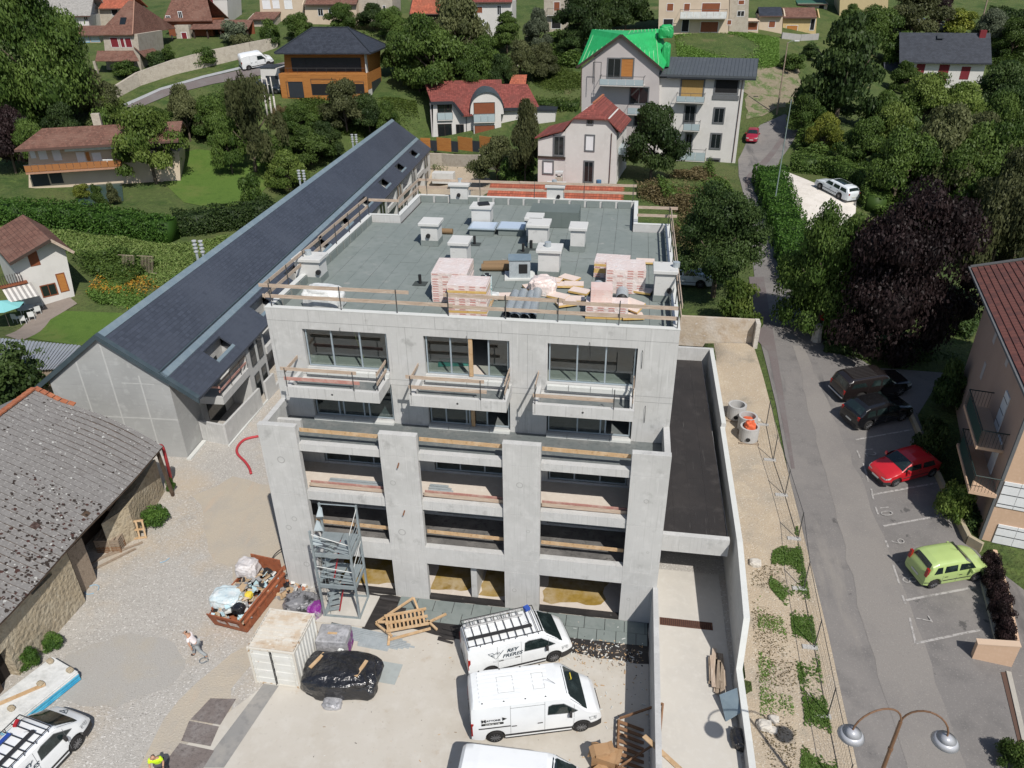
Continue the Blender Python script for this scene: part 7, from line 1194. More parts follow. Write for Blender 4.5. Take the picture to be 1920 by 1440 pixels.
# --- stone house with red shutters
h = House('stone_house', 'old stone house with steep brown hipped roof and dark red shutters', 262, 132, 1041)
q = h.wall([(196, 132), (262, 132), (257.5, 64), (193, 63)], 9, m_stone); uR = 0; uL = q[0][0]; zE = q[2][1]; ap = h.uv(247, 1, 4.5); el_, er_ = h.uv(180.5, 62, -.5), h.uv(256, 63, -.5); ev = h.uu(329, 51.5, .5)[0]; zA = ap[1]
h.roof(m_brtile, [(el_[0], -.5, zE), (.5, -.5, zE), (ap[0]+.2, 5, zA), (ap[0]-.8, 5, zA)], [(.5, ev, zE), (el_[0], ev, zE), (ap[0]-.8, 5, zA), (ap[0]+.2, 5, zA)]); h.roof(m_brtile_y, [(.5, -.5, zE), (.5, ev, zE), (ap[0]+.2, 5, zA)], [(el_[0], ev, zE), (el_[0], -.5, zE), (ap[0]-.8, 5, zA)])
b = MB(); b.bar((.5, -.5, zE+.05), (ap[0]+.2, 5, zA+.05), .15, .1); b.build('hip_tiles', pmat('pale_hip', (.3, .17, .12)), h.t); p = h.uv(231, 36, 1.8); MB().obox((p[0], 1.6, p[1]-.3), (1.0, 1.4, .14), 0, 0, rad(48)).build('roof_window', m_glass, h.t)
h.win(207.5, 70, 222, 89, 's', m_whsh, fr=.05); h.win(226, 71, 233.5, 89, 's', m_whsh, fr=.05); h.win(235, 71, 247, 89, 's', m_whsh, fr=.05)
for x0, y0, x1, y1, m in ((279.5, 66, 293.5, 86, m_shut), (302, 68, 306, 75, m_glass), (320, 66, 324, 72, m_glass), (326, 102, 331, 118, m_anth), (298, 104, 306, 126, m_shut)):
    (va, zb), (vb_, za) = h.uu(x0, y0, 0), h.uu(x1, y1, 0); o = MB().box((.003, va, za), (.06, vb_, zb)).build('window', m, h.t)
zp = h.uv(222, 95, -.2)[1]; p0, p1 = h.uv(178, 112, -2.6), h.uv(264, 110, -2.6); h.roof(m_brtile, [(p0[0], -2.6, zp-1.3), (p1[0]-.4, -2.6, zp-1.3), (uR-.3, -.02, zp), (uL-.4, -.02, zp)]); h.box('porch_post', (uL-.3, -2.4, -2), (uL+.1, -2.0, zp-1.4), m_stone); h.box('porch_post', (-1.2, -2.4, -2), (-.8, -2.0, zp-1.4), m_stone); va, zz = h.uu(276, 108, 1.6); h.roof(m_brtile_y, [(.01, va-.6, zz+1.7), (1.7, va-1.0, zz+.2), (1.7, va+5.0, zz+.2), (.01, va+4.4, zz+1.7)])
va, zz = h.uu(331, 54, .3); h.box('stair_wing', (.0, va, -2), (2.6, va+4.5, zz+.6), m_stone); w2 = va; MB().box((2.4, va-.05, 1.2), (2.45, va+.0, 2)).build('post', m_stone, h.t); p = h.uv(346, 72, va-.05); h.win(341, 60, 352, 83, 's', m_whsh, v=va-.003)
p = h.uv(300, 12, va+3); h.box('rear_wing', (-2, va+1.5, -2), (6.5, va+8, zz+1.4), m_brshut); h.roof(m_brtile, [(-2.5, va+1.0, zz+1.3), (7.0, va+1.0, zz+1.3), (5, va+5, zz+5.2), (-1.5, va+5, zz+5.2)], [(7, va+9, zz+1.3), (-2.5, va+9, zz+1.3), (-1.5, va+5.01, zz+5.2), (5, va+5.01, zz+5.2)]); h.win(311, 29, 320, 40, 'g', m_whsh, v=va+1.5); h.win(334, 21, 342, 35, 'g', m_whsh, v=va+1.5)
g = House('garden_shed_row', 'long low open shed with brown tiled roof beside the stone house', 402, 72, 1041); a0, a1 = g.uv(356, 54, -.4), g.uv(462, 31, -.4); zz = a0[1]; g.roof(m_brtile, [(a0[0], -.4, zz), (a1[0], -.4, zz), (a1[0], 2.8, zz+1.3), (a0[0], 2.8, zz+1.3)]); g.box('back_wall', (a0[0], 2.5, -2), (a1[0], 2.8, zz+1), m_brshut); [g.box('post', (u, -.1, -2), (u+.25, .15, zz-.1), m_eave) for u in np.linspace(a0[0]+.3, a1[0]-.5, 5)]; g.win(395, 51, 410, 72, 'k', m_eave, v=2.45)
# --- bungalow with the long brown roof
h = House('bungalow', 'long low house with a brown tiled roof and a balcony over dark garage doors', 95, 352, 521)
e0_, e1_ = h.uv(20, 261, -2.2), h.uv(338, 281, -2.2); r0_, r1_ = h.uv(75, 226, 3.2), h.uv(350, 240, 3.2); zE = (e0_[1]+e1_[1])/2; zR = (r0_[1]+r1_[1])/2
q = h.wall([(54, 352), (336, 352), (336, 284), (53, 272)], 7, m_cream); zB = h.uv(140, 318, 0)[1]
h.roof(m_brtile, [(e0_[0], -2.2, zE), (e1_[0], -2.2, zE), (e1_[0]+.3, 3.2, zR), (r0_[0], 3.2, zR)], [(e0_[0], 8, zE), (r0_[0], 3.21, zR), (e1_[0]+.3, 3.21, zR), (e1_[0], 8, zE)][::-1], th=.25); h.box('gutter', (e0_[0], -2.32, zE-.3), (e1_[0], -2.2, zE-.05), m_gut)
b0, b1 = h.uv(44, 312, -1.6), h.uv(232, 324, -1.6); zB = (b0[1]+b1[1])/2; h.box('balcony', (b0[0], -1.6, zB-.25), (b1[0], -.003, zB), pmat('terracotta_edge', (.36, .2, .13)))
for k in range(14): u = b0[0]+(b1[0]-b0[0])*k/14; MB().box((u+.03, -1.6, zB+.05), (u+(b1[0]-b0[0])/14-.03, -1.56, zB+.85)).build('balustrade_panel', mat('amber_panel', (.3, .13, .05), .4), h.t)
b = MB(); b.tube([(b0[0], -1.6, zB+.92), (b1[0], -1.6, zB+.92)], .03, 5); b.build('handrail', m_steel_dk, h.t)
for x in ((54, 272, 66, 298, 'w'), (70, 273, 88, 300, 'w'), (97, 275, 115, 302, 'w'), (143, 284, 162, 306, 'w'), (173, 285, 192, 309, 'w'), (160, 284, 170, 306, 'c'), (57, 316, 92, 350, 'a'), (92, 318, 118, 345, 'a'), (312, 262, 325, 278, 'g')): h.win(*x[:4], x[4], m_cream, fr=.06, name='door' if x[4] == 'a' else 'window')
h.box('awning', (h.uv(121, 280, -1.3)[0], -1.5, h.uv(121, 281, -1.3)[1]-.2), (h.uv(222, 285, -1.3)[0], -.4, h.uv(121, 277, -1.3)[1]), m_film); p = h.uv(180, 222, 3.6); h.box('chimney', (p[0]-.5, 3.4, p[1]-1), (p[0]+.5, 4.2, p[1]+.6), m_stone)
p = h.uv(206, 316, -1.0); tt = thing('garden_table', 'white plastic table folded up on the bungalow balcony', 'table', tuple(h.o+h.u*p[0]-h.v*1.0+Vector((0, 0, zB))), h.rz); MB().obox((0, 0, .75), (1.2, .7, .05), .2, 0, .4).build('table_top', m_film, tt); [MB().cyl((x, y, 0), (x*.8, y, .7), .03, n=6).build('leg', m_film, tt) for x in (-.4, .4) for y in (-.2, .2)]
# --- house with the striped awning, its gable facing the garden
h = House('garden_house', 'white house with brown tiled roof, wooden shutters and a striped awning', 79, 574, -450)
vq = lambda x, y: h.uu(x, y, 0)
GV = [(79, 574), (134.6, 545), (118, 470), (94, 451), (22, 492)]
c0 = [h.uv(*p, 0) for p in GV]; b = MB(); b.xslab([(c0[0][0]-1.2, 0, -1), (c0[1][0], 0, -1), (c0[2][0]+.2, 0, c0[2][1]), (c0[3][0], 0, c0[3][1]), (c0[0][0]-1.2, 0, h.uv(45, 482, 0)[1])], (0, 9, 0)); b.build('wall', m_render, h.t); (ua, za), (up_, zp_), (uc, zc) = h.uv(18, 494, -.9), h.uv(94, 449, -.9), h.uv(138.5, 472, -.9)
h.roof(m_brtile_y, [(ua, -.9, za), (up_, -.9, zp_), (up_, 10, zp_), (ua, 10, za)], [(up_, -.9, zp_), (uc, -.9, zc), (uc, 10, zc), (up_, 10, zp_)], th=.22); MB().bar((ua, -.92, za-.08), (up_, -.92, zp_-.08), .1, .25).build('verge', m_eave, h.t); MB().bar((up_, -.92, zp_-.08), (uc, -.92, zc-.08), .1, .25).build('verge', m_timber, h.t)
h.win(53, 471, 73, 499, 'b', m_brshut, fr=.08); h.win(76, 532, 108, 556, 'g', m_brshut, fr=.1); h.win(108, 511, 126, 548, 'c', m_brshut, fr=.08, name='door')
p0, p1 = h.uv(2, 543, -.2), h.uv(57, 522, -.2); b = MB()
for i, (x, y) in enumerate(((57, 533), (106, 545))): pass
aw = [h.uv(12, 566, -.1), h.uv(60, 534, -.1)]; n = 12
mst = [pmat('awning_white', (.62, .6, .56)), pmat('awning_grey', (.3, .285, .27))]
for k in range(n): f0, f1 = k/n, (k+1)/n; U0, U1 = aw[0][0]+(aw[1][0]-aw[0][0])*f0, aw[0][0]+(aw[1][0]-aw[0][0])*f1; MB().slab([(U0, -.1, 2.5), (U1, -.1, 2.5), (U1, -2.6, 1.95), (U0, -2.6, 1.95)], .03).build('awning_stripe', mst[k % 2], h.t)
b = MB(); [b.box((h.uv(25, 540)[0]-2.6+.2*k, -.35, 2.8), (h.uv(25, 540)[0]-2.55+.2*k, -.3, 3.7)) for k in range(18)]; b.build('balcony_rail', m_eave, h.t); h.box('balcony_floor', (h.uv(25, 540)[0]-2.7, -.4, 2.6), (h.uv(25, 540)[0]+1.2, -.003, 2.78), m_brshut)
def at3(x, y): p = on(x, y); return (p[0], p[1], p[2])
t = thing('parasol', 'open turquoise parasol at the left edge of the photo', 'parasol', at3(18, 612)); b = MB(); b.cyl((0, 0, 0), (0, 0, 2.3), .03, n=8); b.build('pole', m_timber, t); b = MB(); n = 8
for k in range(n): a, c_ = 2*math.pi*k/n, 2*math.pi*(k+1)/n; b.add([(0, 0, 2.5), (1.7*math.cos(a), 1.7*math.sin(a), 1.95), (1.7*math.cos(c_), 1.7*math.sin(c_), 1.95)], [(0, 1, 2)])
b.build('canopy', mat('turquoise_cloth', (.2, .48, .48), .8), t); t = thing('garden_table', 'grey oval garden table under the striped awning', 'table', at3(53, 590), rad(30)); b = MB(); b.cyl((0, 0, .7), (0, 0, .74), .75, n=20); b.build('table_top', pmat('grey_plastic', (.4, .42, .42)), t); [MB().cyl((x, y, 0), (x, y, .7), .03, n=6).build('leg', m_film, t) for x in (-.4, .4) for y in (-.4, .4)]
for i, (x, y, r0) in enumerate(((33, 604, 0), (47, 607, .4), (62, 600, .6), (72, 590, 1.0), (76, 578, 2.4))):
    t = thing('garden_chair', 'white garden chair, %s round the garden table' % ['nearest the parasol', 'second from the parasol', 'third from the parasol', 'fourth from the parasol', 'by the house wall'][i], 'chair', at3(x, y), r0, 'white garden chairs'); MB().box((-.25, -.25, .4), (.25, .25, .45)).build('seat', m_film, t); MB().box((-.25, -.27, .451), (.25, -.22, .9)).build('backrest', m_film, t); [MB().cyl((a, c_, 0), (a, c_, .4), .025, n=5).build('leg', m_film, t) for a in (-.22, .22) for c_ in (-.22, .22)]
pts = pix((40, 640), (95, 600), (145, 570), (118, 548), (60, 590), (10, 630)); drape('patio', pts, pmat('patio_paving', (.22, .185, .16)), .06, 1.0)
# --- slate roofed house, top right
h = House('slate_house', 'white house with a big dark slate roof and red brown shutters', 1837, 170, 1330); q = h.wall([(1702.5, 172), (1837, 170), (1848, 121), (1702.5, 117)], 8, m_render); e0_, e1_ = h.uv(1687, 113, -.8), h.uv(1859, 122, -.8); r0_ = h.uv(1688, 57, 4); r1_ = h.uv(1854, 66, 4); zE, zR = (e0_[1]+e1_[1])/2, (r0_[1]+r1_[1])/2
h.roof(m_dktile, [(e0_[0], -.8, zE), (e1_[0], -.8, zE), (e1_[0], 4, zR), (e0_[0], 4, zR)], [(e1_[0], 9, zE), (e0_[0], 9, zE), (e0_[0], 4.01, zR), (e1_[0], 4.01, zR)], th=.2); b = MB(); b.prism([(q[0][0]-.01, 0.01), (q[0][0]-.01, 8), (q[0][0]-.2, 8), (q[0][0]-.2, 0.01)], 1, [zE, zE, zE, zE]); b.xslab([(q[0][0]-.2, .0, zE-.2), (q[0][0]-.2, 8, zE-.2), (q[0][0]-.2, 4, zR-.3)], (.15, 0, 0)); b.build('gable_wall', m_render, h.t)
for x in ((1717, 120, 1733, 144, 's'), (1758, 121, 1777, 158, 's'), (1801, 125, 1818, 149, 's')): h.win(*x[:4], x[4], m_shut, fr=.06)
p = h.uv(1842, 66, 3.5); h.box('chimney', (p[0]-.5, 3.2, p[1]-1.5), (p[0]+.5, 4, p[1]+.8), m_shut); p = h.uv(1763, 69, 3); MB().obox((p[0], 3.0, p[1]), (1.0, .9, .12), 0, 0, rad(40)).build('roof_window', m_anth, h.t); p = [h.uv(1658, 117, 3), h.uv(1706, 125, 3), h.uv(1706, 168, -.5), h.uv(1662, 167, -.5)]; h.roof(m_dktile, [(p[3][0], -.5, p[3][1]), (p[2][0], -.5, p[3][1]), (p[1][0], 3.5, p[0][1]), (p[0][0], 3.5, p[0][1])], name='annex_roof'); h.box('annex_wall', (p[0][0]+.3, 0, -2), (q[0][0]-.22, 3.2, p[3][1]-.2), m_render)
# --- the row of houses along the top of the hill
def simple(name, label, x0, x1, yb, yt, vp, wm, rm, yr, wins, dep=7, rx=(0, 0), rm2=None, v2=3.5, chim=None):
    h = House(name, label, x1, yb, vp); q = h.wall([(x0, yb), (x1, yb), (x1, yt), (x0, yt)], dep, wm); zE = q[2][1]; e0, e1 = h.uv(x0-rx[0], yt, -.5), h.uv(x1+rx[1], yt, -.5); zR = h.uv((x0+x1)/2, yr, v2)[1]
    h.roof(rm, [(e0[0], -.5, zE-.1), (e1[0], -.5, zE-.1), (e1[0], v2, zR), (e0[0], v2, zR)], [(e1[0], dep+.5, zE-.1), (e0[0], dep+.5, zE-.1), (e0[0], v2+.01, zR), (e1[0], v2+.01, zR)], th=.2); b = MB()
    for u in (q[0][0], q[1][0]-.2): b.xslab([(u, .02, zE-.2), (u, dep-.02, zE-.2), (u, v2, zR-.25)], (.2, 0, 0))
    b.build('gable', wm, h.t); h.box('gutter', (e0[0], -.6, zE-.3), (e1[0], -.51, zE-.12), m_gut)
    for w_ in wins: h.win(*w_[:4], w_[4], w_[5] if len(w_) > 5 else m_whsh, fr=.07)
    if chim: p = h.uv(*chim, v2); h.box('chimney', (p[0]-.4, v2-.3, p[1]-1.5), (p[0]+.4, v2+.4, p[1]+.6), m_stone)
    return h
h = simple('balcony_house', 'pale house with brown shutters and a balcony above a lawn, top right', 1236, 1368, 63, -25, 1250, m_cream, m_brtile, -60, [(1250, 6, 1263, 21, 'b'), (1282, 6, 1294, 21, 'b'), (1315, 5, 1350, 31, 'b'), (1313, 40, 1347, 61, 'b'), (1363, 37, 1372, 47, 'b'), (1243, 35, 1262, 55, 'k'), (1278, 36, 1292, 60, 'k')]); h.balc(1276, 22, 1362, 34, 1.6, m_film)
simple('stone_wing', 'stone wing of the balcony house, top right', 1369, 1405, 63, -20, 1250, m_stone, m_brtile, -50, [(1384, 0, 1396, 9, 'b'), (1382, 20, 1396, 31, 'g')]); simple('gate_wing', 'low cream wing with a brown gate between two houses on the hill', 1386, 1423, 62, 38, 1250, m_cream, m_cream, 34, [(1387, 42, 1421, 57, 'b')]); simple('cottage', 'small cream cottage with a dark slate roof, top right', 1424, 1468, 64, 28, 1260, m_cream, m_dktile, 13, [(1441, 39, 1454, 52, 'b')]); simple('cottage', 'small yellow cottage with a brown roof and a wooden door, top right', 1469, 1532, 66, 31, 1260, pmat('yellow_render', (.5, .38, .19)), m_brtile, 14, [(1473, 47, 1495, 69, 'c'), (1519, 35, 1528, 57, 'k')], chim=(1514, 22)); simple('yellow_house', 'large windowless pale yellow house wall, top right', 1577, 1668, 45, -60, 1300, pmat('pale_yellow', (.48, .39, .22), .9, .08), m_brtile, -90, []); simple('green_hut', 'tan hut with a green roof at the upper edge, right of centre', 1496, 1552, 18, 6, 1260, m_cream, pmat('green_roof', (.03, .1, .07)), 0, [(1535, 8, 1546, 18, 'k')])
simple('tan_house', 'tan house overgrown with ivy at the upper edge', 571, 668, 48, 6, 1120, m_cream, m_brtile, -18, [(596, 16, 606, 30, 'g'), (616, 16, 626, 30, 'g'), (695, 12, 700, 26, 'g')][:2]); simple('grey_house', 'tall pale grey house next to the ivy covered one', 669, 735, 48, -20, 1120, m_stone, m_brtile, -45, [(693, 10, 699, 30, 'k'), (718, 10, 723, 24, 'g')]); simple('red_roof_barn', 'dark barn with a red tiled roof behind the trees, top centre', 768, 838, 50, 24, 1150, m_eave, m_otile, -6, []); simple('white_house', 'white house with a white garage door, top centre', 838, 960, 72, 2, 1150, m_render, m_rtile, -25, [(892, 12, 905, 25, 'b'), (932, 10, 940, 28, 'g'), (893, 39, 912, 70, 'w')]); h = simple('balcony_house', 'grey house with a tall brown door on its balcony, top centre', 1020, 1064, 58, -15, 1160, m_stone, m_brtile, -40, [(1038, 3, 1050, 27, 'b'), (1034, 31, 1052, 54, 'k')]); h.balc(1026, 20, 1062, 28, .8, m_stone)
simple('white_house', 'white house with two dark windows, top left of centre', 345, 425, 45, -12, 1080, m_render, m_rtile, -35, [(365, -4, 374, 10, 's'), (392, -4, 400, 8, 's')]); simple('brown_hut', 'small hut with a brown tiled roof beside a stone wall', 466, 514, 50, 34, 1090, m_stone, m_brtile, 22, []); h = simple('terrace_house', 'house with three white blinds and a railing at the upper edge', 486, 568, 40, -14, 1100, m_cream, m_brtile, -40, [(492, 0, 507, 17, 'w'), (511, 0, 524, 16, 'w'), (533, 0, 548, 17, 'w')]); simple('red_roof_house', 'stone outbuilding with a bright red roof behind the stone house', 184, 240, 50, 14, 1041, m_stone, m_otile, -10, [(209, 17, 222, 30, 'k')]); h = simple('grey_roof_house', 'house with pale grey roof and a mustard wall panel, top left', 80, 165, 62, 28, 990, m_render, m_gtile, -18, [(113, 29, 139, 50, 'm', pmat('mustard', (.42, .24, .05))), (121, 30, 131, 42, 'k'), (157, 31, 165, 39, 'g'), (92, 33, 100, 46, 's')], rx=(18, 4)); h = simple('pool_house', 'low dark roofed pool house with blue glazing, top left', 132, 186, 80, 64, 990, m_stone, m_brtile, 48, [(148, 66, 167, 80, 'f', pmat('blue_glass', (.12, .3, .5))), (170, 66, 186, 78, 'f', MATS['blue_glass'])])
# --- low red tiled building behind the tower, individual courses
h = House('tiled_outbuilding', 'low building with an orange tiled roof and a tall chimney behind the tower', 1040, 425, 1216); e0_, e1_ = h.uv(905, 392, 0), h.uv(1160, 392, 0); v1 = 5.5; r0_, r1_ = h.uv(914, 335, v1), h.uv(1172, 352, v1); zE = e0_[1]; zR = (r0_[1]+r1_[1])/2; n = 16
h.box('wall', (e0_[0]+.3, .3, -4), (e1_[0]-.3, v1, zE-.1), m_stone)
for k in range(n): f0, f1 = k/n, (k+1)/n+.01; za, zb = zE+(zR-zE)*f0, zE+(zR-zE)*f1; MB().slab([(e0_[0], v1*f0, za+.06), (e1_[0], v1*f0, za+.06), (r1_[0], v1*f1, zb), (e0_[0], v1*f1, zb)], .05).build('tile_course', m_otile, h.t)
h.roof(m_otile, [(e0_[0], v1+.01, zR), (e1_[0], v1+.01, zR), (e1_[0], 2*v1, zE), (e0_[0], 2*v1, zE)]); p = h.uv(1048, 345, v1-.3); h.box('chimney', (p[0]-.38, v1-.7, p[1]-2), (p[0]+.38, v1+.1, h.uv(1048, 331, v1-.3)[1]), m_stone); h.box('chimney_cap', (p[0]-.45, v1-.75, h.uv(1048, 325, v1-.3)[1]), (p[0]+.45, v1+.15, h.uv(1048, 321.5, v1-.3)[1]), m_prec); [h.box('chimney_leg', (p[0]+sx-.08, v1-.6+sy, h.uv(1048, 331, v1-.3)[1]), (p[0]+sx+.08, v1-.45+sy, h.uv(1048, 325, v1-.3)[1]), m_prec) for sx in (-.3, .3) for sy in (0, .5)]
# --- corrugated shed roof, left edge
a, q2 = gp(0, 690, 2.6), gp(150, 655, 2.6); t = thing('corrugated_shed', 'shed with a pale corrugated metal roof at the left edge', 'shed', tuple(gp(70, 690, 0))); o = Vector(t.location); P = [Vector(gp(-60, 700, 2.4))-o, Vector(gp(115, 690, 2.4))-o, Vector(gp(160, 648, 2.9))-o, Vector(gp(-60, 628, 2.9))-o]; mcor = mat('corrugated_sheet', (.30, .32, .35), .5, [(2, (.24, .26, .28), .45, .7)], metal=.3); n = 34
for k in range(n):
    f0, f1 = k/n, (k+.62)/n; g0, g1 = (k+.62)/n, (k+1)/n; b = MB(); b.slab([P[0].lerp(P[1], f0), P[0].lerp(P[1], f1), P[3].lerp(P[2], f1), P[3].lerp(P[2], f0)], .04); dz = Vector((0, 0, -.07)); b.slab([P[0].lerp(P[1], g0)+dz, P[0].lerp(P[1], g1)+dz, P[3].lerp(P[2], g1)+dz, P[3].lerp(P[2], g0)+dz], .03); b.build('roof_sheet', mcor, t)
b = MB(); b.prism([(p.x*.95, p.y*.95) for p in P], 0, 2.2); b.build('wall', m_timber_old, t)
# --- pink apartment building on the right
C0, C1 = on(1836, 1010), on(1789, 753); v_ = Vector((C1-C0)[:2]); VL = v_.length; t = thing('pink_building', 'pink rendered apartment building with white shutters and red brown tiled roof', 'building', (C0[0], C0[1], C0[2]), math.atan2(-v_.x, v_.y)); H5 = House.__new__(House); H5.t = t; H5.o = Vector(C0); H5.rz = math.atan2(-v_.x, v_.y); H5.u = Vector((math.cos(H5.rz), math.sin(H5.rz), 0)); H5.v = Vector((-math.sin(H5.rz), math.cos(H5.rz), 0)); h = H5
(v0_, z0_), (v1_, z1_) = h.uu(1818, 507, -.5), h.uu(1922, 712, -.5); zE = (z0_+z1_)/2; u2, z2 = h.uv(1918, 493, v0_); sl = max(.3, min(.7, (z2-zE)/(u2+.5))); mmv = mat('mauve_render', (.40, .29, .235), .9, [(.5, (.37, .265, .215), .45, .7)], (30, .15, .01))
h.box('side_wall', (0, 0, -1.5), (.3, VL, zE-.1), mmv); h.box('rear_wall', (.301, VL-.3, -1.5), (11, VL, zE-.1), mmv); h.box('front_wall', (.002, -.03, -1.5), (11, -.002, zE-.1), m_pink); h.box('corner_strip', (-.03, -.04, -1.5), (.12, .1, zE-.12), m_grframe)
def tz(u): return zE+(u+.5)*sl
vE = -1.0; b = MB(); b.slab([(-.5, vE, zE-.03), (6, vE, tz(6)-.03), (6, v0_, tz(6)-.03), (-.5, v0_, zE-.03)], .15); b.slab([(6.01, vE, tz(6)-.03), (12.5, vE, zE-.03), (12.5, v0_, zE-.03), (6.01, v0_, tz(6)-.03)], .15); b.build('roof_deck', m_eave, t); MB().bar((-.58, vE, zE-.06), (-.58, v0_, zE-.06), .14, .14).build('gutter', m_grframe, t); MB().bar((-.5, v0_+.03, zE), (6, v0_+.03, tz(6)), .08, .2).build('verge', m_grframe, t)
for q0, q1 in (((0, VL), (11, VL)), ((0, 0), (11, 0))): MB().xslab([(q0[0]+.31, q0[1]-.35 if q0[1] else .02, zE-.1), (11, q0[1]-.35 if q0[1] else .02, zE-.1), (6, q0[1]-.35 if q0[1] else .02, tz(6)-.3)], (0, .2, 0)).build('gable', m_pink, t)
m_pt = [mat('rb_tile', (.135, .052, .043), .88, [(3, (.1, .042, .036), .45, .65), (9, (.18, .085, .065), .55, .7)]), mat('rb_tile_dark', (.095, .042, .037), .85, [(5, (.16, .06, .05), .5, .7)])]; tl = [MB().box((-.19, -.2, 0), (.19, .2, .03)).box((-.19, -.2, .03), (-.15, .2, .055)).mesh('roof_tile', [m]) for m in m_pt]; a = math.atan(sl); cand = []
for i in range(16):
    for j in range(int((v0_+1)/.42)):
        u, v = -.32+i*.36*math.cos(a), -.78+j*.42; P_ = h.o+h.u*u+h.v*v+Vector((0, 0, tz(u))); q_ = P_-Vector(CAM); X = 960+FPX*q_.dot(Vector(RT))/q_.dot(Vector(FW)); cand.append((0 if X < 1950 else 1, q_.length, u, v))
cand.sort(); rest = MB()
for n_, (_, z, u, v) in enumerate(cand):
    Mx = Matrix.Rotation(-a+.06, 4, 'Y'); Mx.translation = Vector((u, v, tz(u)+.012+R.uniform(0, .008))); k = 1 if R.random() < .3 else 0
    if n_ < 300: o = link('roof_tile', tl[k], t); o.matrix_local = Mx
    else: o_ = len(rest.v); rest.v += [tuple(Mx@w_.co) for w_ in tl[0].vertices]; rest.f += [tuple(x+o_ for x in f.vertices) for f in tl[0].polygons]; rest.m += [k]*12
stuff(rest.build('roof_tiles', m_pt, t))
def bal3(px0, py0, px1, py1, zoff=1.0, dep=1.3):   # balcony on the gable: floor front edge from two photo points
    (va, za), (vb, zb) = h.uu(px0, py0, -dep), h.uu(px1, py1, -dep); z = (za+zb)/2; va, vb = sorted((va, vb)); o = MB().box((-dep, va, z-.18), (-.003, vb, z)).build('balcony', m_pink, t); b = MB(); b.tube([(-.01, vb, z+zoff), (-dep+.05, vb, z+zoff), (-dep+.05, va, z+zoff), (-.01, va, z+zoff)], .035, 5)
    for k in range(int((vb-va)/.14)): b.bar((-dep+.05, va+k*.14, z+.02), (-dep+.05, va+k*.14, z+zoff), .015, .015)
    for v in (va, vb):
        for k in range(8): b.bar((-dep+.05+k*dep/8, v, z+.02), (-dep+.05+k*dep/8, v, z+zoff), .015, .015)
    b.build('railing', mat('green_railing', (.02, .035, .032), .5), o); MB().box((-dep+.02, va+.03, z+.1), (-dep+.03, vb-.6, z+.9)).build('screen', mat('green_screen', (.025, .06, .055), .4), o); return va, vb, z
va, vb, z = bal3(1806, 762, 1832, 832); vm = (va+vb)/2; sw = MB().box((-.06, vm-.55, z+.05), (-.003, vm+.45, z+2.2)).build('shutter_door', m_whsh, t); [MB().box((-.07, vm-.55, z+.4+k*.7), (-.061, vm+.45, z+.44+k*.7)).build('shutter_hinge', m_black, sw) for k in range(3)]
va, vb, z = bal3(1792, 838, 1820, 912); MB().box((-.06, (va+vb)/2-.5, z+.05), (-.003, (va+vb)/2+.4, z+2.1)).build('shutter_door', m_whsh, t)
for x, y in ((1844, 694), (1868, 626), (1892, 668)): v, z = h.uu(x, y, 0); MB().box((-.02, v-.25, z-.6), (-.003, v+.25, z+.5)).build('niche', m_lilac, t)
for x0, y0, x1, y1 in ((1884, 902, 1930, 960), (1872, 982, 1930, 1036)):
    (ua, zb), (ub, za) = h.uv(x0, y0, -.03), h.uv(x1, y1, -.03); n = 2
    for k in range(n):
        o = MB().box((ua+(ub-ua)*k/n+.01, -.09, za), (ua+(ub-ua)*(k+1)/n-.01, -.034, zb)).build('shutter', m_whsh, t); b = MB(); [b.box((ua+(ub-ua)*k/n+.02, -.1, za+(zb-za)*f_), (ua+(ub-ua)*(k+1)/n-.02, -.091, za+(zb-za)*f_+.04)) for f_ in (.12, .5, .85)]; b.build('strap_hinge', m_black, o)
# --- walls of the village
wall_run('stone_wall', 'long pale rubble retaining wall along the upper street', [(205, 190), (262, 160), (330, 138), (400, 122), (470, 105), (520, 88)], .5, [1.6, 2.0, 2.2, 2.4, 2.2, 1.6], m_stone); wall_run('stone_wall', 'rubble wall under the orange fence of the red brown roofed house', [(785, 306), (830, 309), (900, 312), (940, 318)], .5, [1.6, 1.7, 1.7, 1.4], m_stone)
fe = thing('panel_fence', 'fence of orange wooden panels between dark ones on the rubble wall', 'fence', (0, 0, 0))
for i, (x0, x1) in enumerate(((791, 809), (821, 847.5), (860, 887), (900, 927))):
    a, q2 = Vector(on(x0, 302)), Vector(on(x1, 304)); z = max(a.z, q2.z)+1.65; n = 11
    for k in range(n): MB().bar((a.x, a.y, z+.18*k), (q2.x, q2.y, z+.18*k), .05, .165).build('slat', m_clad, fe)
    if i < 3: q3 = Vector(on((821, 860, 900)[i], 304)); MB().bar((q2.x, q2.y, z+.75), (q3.x, q3.y, z+.75), .04, 1.6).build('dark_panel', m_anth, fe)
wall_run('stone_wall', 'weathered stone garden wall climbing beside the lawn, top centre', [(957, 150), (975, 112), (990, 78)], .5, [1.3, 1.2, 1.2], m_stone); wall_run('block_wall', 'grey block wall below the yellow cottage, top right', [(1465, 72), (1500, 76), (1533, 74)], .3, [1.0, 1.0, 1.0], pmat('grey_block', (.33, .32, .31)))
tag(MB().box((-3.2, 0, 0), (0, 1.6, 1.5)).build('concrete_block', m_prec, None, loc=tuple(on(850, 345))), 'pale concrete block on the gravel behind the tower', 'block')
t = thing('trellis', 'pair of lattice trellis panels in the vegetable garden', 'trellis', tuple(on(250, 512))); k_ = 0
for x0 in (-.9, 1.2):
    for k in range(9): MB().bar((x0+k*.16-.3, 0, .1), (x0+k*.16+.2, 0, 1.9), .02, .03).build('lath', m_timber, t)
    for z in (.1, 1.9): MB().bar((x0-.3, 0.03, z), (x0+1.4, 0.03, z), .03, .04).build('rail', m_timber, t)
